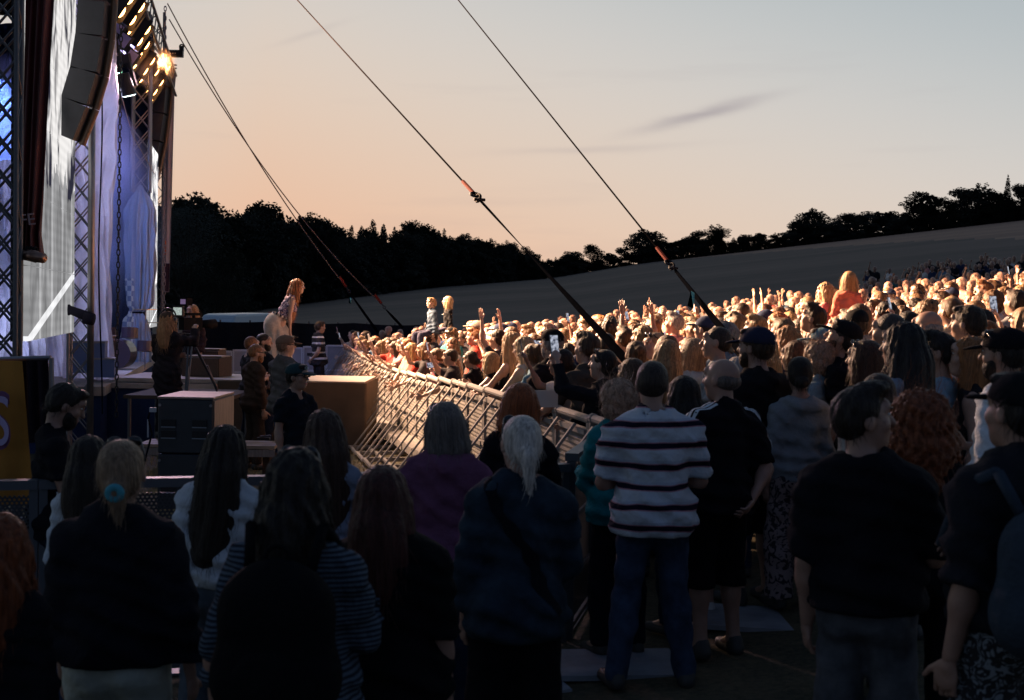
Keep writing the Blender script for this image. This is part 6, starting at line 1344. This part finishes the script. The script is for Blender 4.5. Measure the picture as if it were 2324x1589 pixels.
# scrunchie, crossbody strap, shoulder stripes, logos
def on_head(h, name, build, m): o = build.build(name, m, h[0], True); o.matrix_local = frame_matrix(h[1]['head']); return o
mb = MB(); mb.torus((0, -.138, -.042), .020, .014, Matrix.Rotation(R(90), 3, 'X'), n=18, k=8); on_head(H['scr'], 'scrunchie', mb, FB(.07, .30, .36))
def limb_band(h, pts, wd, m, name, z_off=.0):
    """cloth band following the given local points, facing outwards from the torso axis"""
    mb = MB(); vs = []; n = len(pts)
    for i, (p_, nv) in enumerate(pts):
        p_ = Vector(p_); nv = Vector(nv).normalized(); d = (Vector(pts[min(i + 1, n - 1)][0]) - Vector(pts[max(i - 1, 0)][0])).normalized(); sd = nv.cross(d).normalized() * wd / 2; vs += [p_ - sd, p_ + sd]
    mb.add(vs, [(2 * i, 2 * i + 1, 2 * i + 3, 2 * i + 2) for i in range(n - 1)]); o = mb.build(name, m, h[0], True); sw = o.modifiers.new('cling', 'SHRINKWRAP'); return o, sw
def cling(h, o, sw, tgt='polo', off=.004):
    t = [c for c in h[0].children if c.name.split('.')[0] in ('t_shirt', 'jacket', 'hoodie', 'shirt', 'sweatshirt', 'dress')][0]; sw.target = t; sw.wrap_method = 'NEAREST_SURFACEPOINT'; sw.offset = off; sw.wrap_mode = 'ABOVE_SURFACE'
def band(h, pts, wd, m, name, sub=12, off=.004):
    P_ = []
    for i in range(len(pts) - 1):
        for k in range(sub): t = k / sub; P_.append((Vector(pts[i][0]).lerp(Vector(pts[i + 1][0]), t), Vector(pts[i][1]).lerp(Vector(pts[i + 1][1]), t)))
    P_.append(pts[-1]); o, sw = limb_band(h, P_, wd, m, name); cling(h, o, sw, off=off); return o
band(H['pony'], [((-.13, -.05, 1.50), (0, -.5, 1)), ((-.08, -.17, 1.36), (0, -1, .2)), ((.10, -.19, 1.12), (0, -1, 0)), ((.22, -.14, .92), (.5, -1, 0))], .055, BLKT, 'bag_strap')
for k in range(3):
    o_ = .030 * (k - 1)
    band(H['bald'], [((.07, -.03 + o_, 1.50), (0, -.2, 1)), ((.20, -.03 + o_, 1.47), (.4, 0, 1)), ((.28, -.05 + o_, 1.36), (1, 0, .4)), ((.33, -.10 + o_, 1.24), (1, 0, .2))], .020, plain('white_stripe', (.5, .56, .6), .7), 'shoulder_stripe')
    band(H['bald'], [((-.07, -.03 + o_, 1.50), (0, -.2, 1)), ((-.20, -.03 + o_, 1.47), (-.4, 0, 1)), ((-.28, -.03 + o_, 1.36), (-1, 0, .4)), ((-.32, -.02 + o_, 1.27), (-1, 0, .2))], .020, plain('white_stripe', (.5, .56, .6), .7), 'shoulder_stripe')
# polo collar ring and staff logo
mb = MB(); mb.torus((0, -.026, 1.475), .060, .013, Matrix.Rotation(R(-14), 3, 'X'), n=20, k=8); mb.build('collar', FB(.012, .013, .022), H['polo'][0], True)
mb = MB()
for i in range(16):
    a = i * 2.4; r_ = .010 + .0026 * i; mb.ball((r_ * math.cos(a), 0, r_ * math.sin(a)), (.010, .003, .007), Matrix.Rotation(a, 3, 'Y'), 6, 4)
mb.torus((0, 0, 0), .058, .004, Matrix.Rotation(R(90), 3, 'X'), n=20)
o = mb.build('round_logo', plain('logo_blue', (.10, .22, .27), .7), H['beard'][0]); o.location = (.09, .137, 1.26); o.rotation_euler = (0, 0, 0)
o = text_obj('swoosh_mark', 'E', .01, WHT, Matrix.Identity(4)); bpy.data.objects.remove(o)
def swoosh(h, loc, s_, m, rz=0.0):
    mb = MB(); pts = [(-.05, .012), (-.045, -.012), (-.028, -.020), (.0, -.010), (.06, .022), (-.005, .0), (-.030, -.004), (-.04, .002)]; vs = [(x * s_, 0, z * s_) for x, z in pts] + [(x * s_, .003, z * s_) for x, z in pts]; n = len(pts)
    mb.add(vs, [tuple(range(n)), tuple(range(2 * n - 1, n - 1, -1))] + [(i, n + i, n + (i + 1) % n, (i + 1) % n) for i in range(n)]); o = mb.build('swoosh_mark', m, h[0]); o.location = loc; o.rotation_euler = (0, 0, rz)
swoosh(H['kid2'], (.0, .132, 1.30), 1.1, plain('mark_white', (.6, .6, .6), .7), math.pi); swoosh(H['kid4'], (-.03, .146, 1.30), .8, plain('mark_dark', (.05, .02, .02), .7), math.pi); swoosh(H['bald'], (-.08, .16, 1.30), .6, plain('mark_white', (.6, .6, .6), .7), math.pi)
# pale lettering plate on the young man's cap
lg = text_obj('cap_lettering', 'CZ3', .034, plain('cap_print', (.45, .55, .55), .6), Matrix.Translation((0, 0, 0)) @ Matrix.Rotation(R(180), 4, 'Z') @ Matrix.Rotation(R(90), 4, 'X'), H['boycap'][0], .002); lg.matrix_local = frame_matrix(H['boycap'][1]['head']) @ Matrix.Translation((0, .094, .085)) @ Matrix.Rotation(R(-28), 4, 'X').inverted()
# phones ------------------------------------------------------------------
PHC = [plain('phone_case', (.02, .02, .022), .3), plain('phone_case', (.35, .33, .32), .4), plain('phone_case', (.28, .12, .13), .4)]
def phone_screen():
    m, nt, b = mat_base('phone_screen'); t = N(nt, 'ShaderNodeTexCoord'); n = N(nt, 'ShaderNodeTexNoise', i_Scale=38.0, i_Detail=2.0); nt.links.new(t.outputs['Object'], n.inputs[0]); r_ = N(nt, 'ShaderNodeValToRGB'); nt.links.new(n.outputs[0], r_.inputs[0]); e = r_.color_ramp.elements; e[0].position = .35; e[0].color = (.02, .03, .06, 1); e[1].position = .7; e[1].color = (.75, .8, .95, 1)
    b.inputs[0].default_value = (.02, .02, .02, 1); nt.links.new(r_.outputs[0], b.inputs['Emission Color']); b.inputs['Emission Strength'].default_value = .8; b.inputs['Roughness'].default_value = .15; return m
PSC = phone_screen(); PM = {}
def phone_mesh():
    if 'p' not in PM:
        mb = MB(); mb.box((0, 0, 0), (.076, .0085, .158)); mb.box((.022, .006, .055), (.022, .004, .034)); mb.cur = 1; mb.box((0, -.0052, 0), (.069, .0012, .148)); PM['p'] = mb.mesh('phone'); PM['p'].materials.append(None); PM['p'].materials.append(None)
    return PM['p']
def phone_at(h, hand_, label, land=False, yaw_extra=0, ci=0):
    root, fr, s = h; c = frame_world(h, hand_).translation; o = link('phone', phone_mesh(), [PHC[ci % 3], PSC], None, True)
    o.matrix_world = Matrix.Translation(c + Vector((0, 0, .02))) @ Matrix.Rotation(root.rotation_euler.z + yaw_extra, 4, 'Z') @ Matrix.Translation((0, .015, .02)) @ Matrix.Rotation(R(-12), 4, 'X') @ (Matrix.Rotation(R(90), 4, 'Y') if land else Matrix.Identity(4)) @ Matrix.Scale(1.08, 4)
    return tag(o, label, 'phone', 'phones held up by the crowd')
phone_at(H['youngw'], 'hand-1', 'dark phone with beaded strap held by young woman at the rail', yaw_extra=-.5)
mb = MB(); c = frame_world(H['youngw'], 'hand-1').translation
for i in range(12): mb.ball(c + Vector((.02 + .012 * math.sin(i * .9), -.02, -.07 - i * .024)), (.009, .009, .012), None, 6, 5)
tag(mb.build('beaded_strap', plain('beads', (.42, .30, .26), .4), smooth=True), 'beaded phone strap dangling from the young woman\'s phone', 'strap')
phone_at(H['pinkh'], 'hand-1', 'phone held level in pink case by person in pink top', True, ci=2)
# paper sheet at the rail, red cups
p = P(1240, 905, 10.4); mb = MB(); mb.box((0, 0, 0), (.20, .006, .14), Matrix.Rotation(R(20), 3, 'Z')); o = mb.build('paper_sheet', plain('paper', (.6, .58, .54), .8)); o.location = p; tag(o, 'white folded paper sheet held over the rail end', 'paper')
# ------------------------------------------------------------------ the crowd behind the barrier
SPEC = {
    'watch': dict(armL='down', armR='down', head=(0, .08, 0)), 'turn': dict(armL='fold', armR='fold', head=(.35, .12, 0)), 'phone': dict(armL='down', armR='phone', head=(0, .1, 0)),
    'phone2': dict(armL='phone2', armR='phone2', head=(0, .05, 0)), 'phoneup': dict(armL='fold', armR='phoneup', head=(0, .2, 0)), 'arms': dict(armL='up', armR='up', head=(0, .15, 0)),
    'onearm': dict(armL='down', armR='upf', head=(.1, .15, 0)), 'vee': dict(armL='fold', armR='upv', head=(0, .1, 0)), 'point': dict(armL='down', armR='upp', head=(0, .1, 0)), 'clap': dict(armL='clap', armR='clap', head=(-.2, .1, 0)),
    'rail': dict(armL='rail', armR='railx', head=(0, .15, 0), lean=.22), 'railphone': dict(armL='rail', armR='phone', head=(0, .1, 0), lean=.10), 'railcup': dict(armL='rail', armR='cup', head=(0, .1, 0), lean=.18), 'reach': dict(armL='reach', armR='rail', head=(0, .2, 0), lean=.2)}
TPL = {}
def template(pose, fem, low=False):
    if (pose, fem, low) in TPL: return TPL[(pose, fem, low)]
    kw = dict(SPEC[pose]); parts, fr = person_parts(fem=fem, w=.98 if fem else 1.05, top='tee', sleeves=.8 if not fem else .7, res=.045 if low else .026, hres=.019 if low else .0115, loose=.012, seed=len(TPL), hem=.86, **kw); ms = {}
    for n_, (V, Q, MI) in parts.items():
        ms[n_] = mk({'top': 't_shirt', 'bottom': 'trousers'}.get(n_, n_), V, Q, MI)
        for _ in range(4 if n_ == 'body' else 1): ms[n_].materials.append(None)
    TPL[(pose, fem, low)] = (ms, fr); return TPL[(pose, fem, low)]
HC = [('blonde', (0.299, 0.184, 0.082)), ('light blonde', (0.354, 0.245, 0.129)), ('dark blonde', (0.190, 0.109, 0.054)), ('light brown', (0.122, 0.061, 0.027)), ('brown', (0.068, 0.033, 0.015)), ('dark brown', (0.031, 0.015, 0.008)), ('ginger', (0.218, 0.082, 0.027)), ('black', (0.012, 0.008, 0.007)), ('grey', (0.204, 0.184, 0.170))]
HW = [4, 1.5, 5, 7, 8, 8, 2.5, 3, .8]
TC = [('black', (.014, .014, .018)), ('white', (.55, .52, .50)), ('grey', (.20, .20, .21)), ('navy', (.02, .03, .07)), ('dark', (.03, .027, .03)), ('denim blue', (.12, .18, .25)), ('beige', (.38, .30, .22)), ('rose', (.45, .20, .19)), ('red', (.35, .04, .03)), ('olive', (.07, .075, .04)), ('teal', (.03, .13, .14))]
TW = [8, 5, 4, 4, 4, 3, 3, 2, 1, 1, 1]
FS = [('long', 'long'), ('longwavy', 'wavy'), ('verylong', 'very long'), ('pony', 'ponytailed'), ('bun', 'bunned'), ('bob', 'chin length'), ('lowbun', 'tied back'), ('highpony', 'high ponytailed')]
MS = [('short', 'short'), ('quiff', 'swept up'), ('buzz', 'cropped'), ('shortcurly', 'curly short')]
PW = {'watch': 'arms down', 'turn': 'arms folded', 'phone': 'raising a phone', 'phone2': 'filming two handed', 'phoneup': 'holding a phone high', 'arms': 'both arms up', 'onearm': 'one fist up', 'vee': 'making a V sign', 'point': 'pointing up', 'clap': 'clapping', 'rail': 'leaning on rail', 'railphone': 'phone up at rail', 'railcup': 'holding cup over rail', 'reach': 'reaching over rail'}
occupied = []
for h in H.values():
    occupied.append((h[0].location.x, h[0].location.y))
LAND = []
for k, ph in (('oldcap', 'the black cap man'), ('polo', 'the striped polo man'), ('bald', 'the bald man'), ('capback', 'the tall dark cap man'), ('kid3', 'the bright pink child'), ('kid4', 'the coral hoodie child'), ('kid1', 'the denim jacket child'), ('arms', 'the raised arms pair'), ('cream', 'the cream hoodie man'), ('bald2', 'the grey balding man'), ('greyt', 'the pale grey t-shirt man'), ('glass', 'the clapping woman with glasses'), ('capprofile', 'the face up black cap man'), ('spiky', 'the spiky haired man'), ('blondb', 'the straight blonde woman'), ('profile2', 'the dark hoodie man'), ('pinkh', 'the pink top person'), ('girl1', 'the grey sweater girl')):
    q = frame_world(H[k], 'head').translation; x, y, _ = proj(q); LAND.append((x, y, ph))
LAND += [(1085, 450 + 200, 'the left guy strap top'), (1200, 690, 'the crowd skyline left of the strap'), (830, 760, 'the far barrier end'), (905, 720, 'the thin guy line foot'), (1560, 690, 'the right guy strap'), (2300, 640, 'the right picture edge'), (2130, 650, 'the right skyline'), (1720, 670, 'the middle skyline'), (1420, 700, 'the skyline beside left strap')]
cand = []
def rail_x(y): return .62 - .2166 * (y - 9.85)
used = set(); persons = []
def crowd_person(x, y, pose, fem, front=False, sc=None, low=False):
    ms, fr = template(pose, fem, low); s = sc or (random.gauss(.955, .03) if fem else random.gauss(1.025, .032)); s = min(max(s, .86), 1.1)
    tgt = Vector((-4.0, 20.5)) if y > 15 else Vector((-5.5, 23)); ya = math.atan2(tgt.y - y, tgt.x - x) - math.pi / 2 + random.gauss(0, .28)
    if front: ya = bang + math.pi / 2 - math.pi / 2 + random.gauss(.0, .2) if y > 21 else bang + random.gauss(-.25, .25)
    g_ = tz(x, y); hn, hc_ = random.choices(HC, weights=HW)[0]; sn, sd_ = random.choice(FS if fem else MS); tn, tcc = random.choices(TC, weights=TW)[0]
    capc = None; gl = None; cp_ = ''
    if not fem and random.random() < .16: capc = FB(*random.choice([(.012, .012, .014), (.03, .04, .08), (.2, .18, .15)])); cp_ = 'capped '
    if random.random() < .12: gl = random.random() < .6
    root = empty('person', (x, y, g_), ya, s)
    link('body', ms['body'], [skinm(random.choice(SKIN[:4])), EYEW(), EYED(), LIP()], root, True); link('t_shirt', ms['top'], [fabric(tcc)], root, True)
    jn = JEAN if random.random() < .5 else BLKT
    if not low: link('trousers', ms['bottom'], [jn], root, True)
    hm = frame_matrix(fr['head']); o = link('hair', hair_mesh(sn, random.randrange(3), .024 if low else .0135), [hairm(hc_, 'curly' in sn)], root, True); o.matrix_local = hm
    if capc: o = link('cap', cap_mesh(), [capc], root, True); o.matrix_local = hm
    if gl is not None: o = link('sunglasses', glasses_mesh(gl), [plain('black_lens', (.01, .01, .012), .15)], root, True); o.matrix_local = hm
    hw = Matrix.Translation(root.location) @ Matrix.Rotation(ya, 4, 'Z') @ Matrix.Scale(s, 4) @ hm; px, py, _ = proj(hw.translation)
    persons.append(dict(root=root, fr=fr, s=s, ya=ya, px=px, py=py, x=x, y=y, pose=pose, desc='%s%s %s haired %s, %s top, %s' % (cp_, sd_, hn, 'woman' if fem else 'man', tn, PW[pose]), front=front)); return persons[-1]
# front row along the rail
y = 11.4; i = 0
while y < 32.4:
    x = rail_x(y) + .22; 
    if all((x - a) ** 2 + (y - b) ** 2 > .22 for a, b in occupied):
        pose = random.choices(['rail', 'railphone', 'railcup', 'reach', 'clap', 'arms'], weights=[7, 5, 3, 2, 2, .6])[0]; crowd_person(x + random.uniform(-.04, .08), y, pose, random.random() < .72, True, sc=random.uniform(.88, 1.0)); occupied.append((x, y))
    y += random.uniform(.44, .56)
# the body of the crowd: jittered rows, nearest first
y = 9.6; rows = []
while y < 34.5:
    xl = rail_x(y) + .95; xr = min(y * .415 + .5, 16.5)
    if y < 11.5: xl = max(xl, 1.2)
    x = xl + random.uniform(0, .3)
    while x < xr:
        rows.append((x + random.uniform(-.1, .1), y + random.uniform(-.16, .16))); x += random.uniform(.47, .64) * (1 + max(0, y - 20) * .01)
    y += .72 + max(0, y - 14) * .022
low_rows = []
n_people = len(persons) + len(H)
def visible_guess(x, y): return True
for (x, y) in rows:
    if not all((x - a) ** 2 + (y - b) ** 2 > (.20 if y > 9 else .3) for a, b in occupied): continue
    # keep the two kids on shoulders and special people clear: nobody directly in front of them
    fem = random.random() < .56
    pose = random.choices(['watch', 'turn', 'phone', 'phone2', 'phoneup', 'arms', 'onearm', 'vee', 'point', 'clap'], weights=[18, 9, 1.8, 1.2, .8, .5, .3, .2, .2, 1.4])[0]
    q_ = proj((x, y, tz(x, y) + 1.7))
    if pose in ('arms', 'onearm', 'vee', 'point', 'phoneup', 'phone') and (any(abs(q_[0] - kx) < 48 for kx in (1872, 1928)) or (y > 24 and random.random() < .7)): pose = 'watch'
    low = len(persons) + len(H) >= 298; d_ = crowd_person(x, y, pose, fem, low=low); occupied.append((x, y))
    if low: low_rows.append(d_); persons.pop()
print('CROWD', len(low_rows), len(persons), 'heroes', len(H))
# keep the 300 that show largest as things of their own (nearest first); the rest become one mass
rest = low_rows
def join_people(lst, name, label):
    V = []; Qs = []; MI = []; mats = []; mi_of = {}; off = 0; dg = None; cache = {}
    for d in lst:
        root = d['root']; Mr = np.array(Matrix.Translation(root.location) @ Matrix.Rotation(d['ya'], 4, 'Z') @ Matrix.Scale(d['s'], 4))
        for c in list(root.children):
            if c.name.split('.')[0] == 'shoe': continue
            me = c.data
            if me.name not in cache:
                v_ = np.zeros(len(me.vertices) * 3); me.vertices.foreach_get('co', v_); cache[me.name] = (v_.reshape(-1, 3), np.array([tuple(p_.vertices) if len(p_.vertices) == 4 else (tuple(p_.vertices) + (p_.vertices[0],))[:4] for p_ in me.polygons if len(p_.vertices) <= 4]), np.array([p_.material_index for p_ in me.polygons if len(p_.vertices) <= 4]))
            v_, q_, m_ = cache[me.name]; Mc = Mr @ np.array(c.matrix_local); vv = v_ @ Mc[:3, :3].T + Mc[:3, 3]
            sm = [s_.material for s_ in c.material_slots]; idx = []
            for s_ in sm:
                if s_ not in mi_of: mi_of[s_] = len(mats); mats.append(s_)
                idx.append(mi_of[s_])
            V.append(vv); Qs.append(q_ + off); MI.append(np.array(idx)[m_]); off += len(vv)
    V = np.concatenate(V); Q = np.concatenate(Qs); MI = np.concatenate(MI); me = bpy.data.meshes.new(name)
    me.vertices.add(len(V)); me.vertices.foreach_set('co', V.ravel()); tri = Q[:, 3] == Q[:, 0]; n_ = len(Q); me.loops.add(int((~tri).sum() * 4 + tri.sum() * 3))
    lt = np.where(tri, 3, 4); ls = np.concatenate([[0], np.cumsum(lt)[:-1]]); flat = np.concatenate([Q[i][:lt[i]] for i in range(n_)]) if n_ < 10 else Q.ravel()[~((np.arange(Q.size) % 4 == 3) & np.repeat(tri, 4))]
    me.polygons.add(n_); me.polygons.foreach_set('loop_start', ls); me.polygons.foreach_set('loop_total', lt); me.loops.foreach_set('vertex_index', flat); me.update(calc_edges=True); me.polygons.foreach_set('material_index', MI); me.polygons.foreach_set('use_smooth', [True] * n_); me.validate()
    for m in mats: me.materials.append(m)
    o = bpy.data.objects.new(name, me); COL.objects.link(o); tag(o, label, 'crowd', kind='stuff')
    for d in lst:
        for c in list(d['root'].children): bpy.data.objects.remove(c)
        bpy.data.objects.remove(d['root'])
    return o
# phones and cups of the crowd
ph_list = [d for d in persons if d['pose'] in ('phone', 'phoneup', 'railphone', 'phone2')]
cup_list = [d for d in persons if d['pose'] == 'railcup']
# one label for each person of the crowd
def near_land(px, py, k=0):
    l = sorted(LAND, key=lambda q: (q[0] - px) ** 2 + ((q[1] - py) * 1.6) ** 2); x, y, ph = l[k]
    dx, dy = px - x, py - y
    if abs(dx) > abs(dy) * 1.3: w_ = 'right of ' if dx > 0 else 'left of '
    else: w_ = 'below ' if dy > 0 else 'above '
    if math.hypot(dx, dy) > 90: w_ = 'further ' + w_
    return w_ + ph
seen = set()
for d in persons:
    lab = None
    for k in range(6):
        c = d['desc'] + ', ' + near_land(d['px'], d['py'], k); c = c.replace('ponytailed', 'ponytail').replace('  ', ' ').strip()
        words = c.split()
        while len(words) > 16: words = [w_ for w_ in words if w_ not in ('haired',)] if 'haired' in words else words[:16]
        c = ' '.join(words)
        if c not in seen: lab = c; break
    seen.add(lab or c); d['label'] = lab or c; tag(d['root'], d['label'], 'person', 'people in the lit crowd behind the crowd barrier')
used_p = set()
for d in ph_list:
    root = (d['root'], d['fr'], d['s']); land = d['pose'] == 'phone2'
    for k in range(6):
        lab = ('phone held level ' if land else 'phone held upright ') + near_land(d['px'], d['py'], k) + ' by ' + ' '.join(d['desc'].split(',')[0].split()[-4:])
        lab = ' '.join(lab.split()[:16])
        if lab not in used_p: break
    used_p.add(lab); phone_at(root, 'hand1', lab, land, yaw_extra=random.uniform(-.5, .2), ci=random.randrange(3))
cm = MB(); cm.tube((0, 0, -.07), (0, 0, .07), .030, .043, n=14, cap=False); cm.tube((0, 0, -.07), (0, 0, -.066), .030, n=14); cm.torus((0, 0, .07), .043, .004, n=14); cm.cur = 1; cm.tube((0, 0, -.064), (0, 0, .045), .029, .040, n=14); CUP = cm.mesh('cup', True); CUP.materials.append(None); CUP.materials.append(None)
for d in cup_list:
    M = frame_world((d['root'], d['fr'], d['s']), 'hand1'); o = link('drink_cup', CUP, [plain('cup_plastic', (.45, .20, .16), .3), plain('drink_red', (.16, .02, .015), .2)], None, True); o.location = M.translation + Vector((0, 0, -.03))
    lab = ' '.join(('reddish plastic drink cup held over the rail ' + near_land(d['px'], d['py'])).split()[:16]); k = 1
    while lab in used_p and k < 6: lab = ' '.join(('reddish plastic drink cup held over rail ' + near_land(d['px'], d['py'], k)).split()[:16]); k += 1
    used_p.add(lab); tag(o, lab, 'cup', 'drink cups over the rail')
if rest:
    join_people(rest, 'crowd_mass', 'far rows of the lit crowd whose heads merge below the field')
# unlit people beyond the lit crowd, right
far = []
for i in range(150):
    y = random.uniform(42, 62); x = random.uniform(.26, .50) * y
    far.append(crowd_person(x, y, random.choice(['watch', 'watch', 'turn', 'onearm']), random.random() < .5, low=True)); persons.pop()
join_people(far, 'distant_crowd', 'distant unlit people standing beyond the lit crowd on the right')
smoke('blue_stage_smoke', S(20.5, -5.0, .9), S(31, .1, 6.8) + Vector((1.2, 0, 0)), .6, (.5, .6, 1.0), 'blue violet haze drifting over the stage', .55, .38)
p = P(357, 150, 26.0); smoke('orange_smoke_puff', p - Vector((.45, .7, .6)), p + Vector((.45, .7, .6)), .16, (1.0, .6, .35), 'small orange lit smoke puff beside the blinder lamps', 2.2, .40)
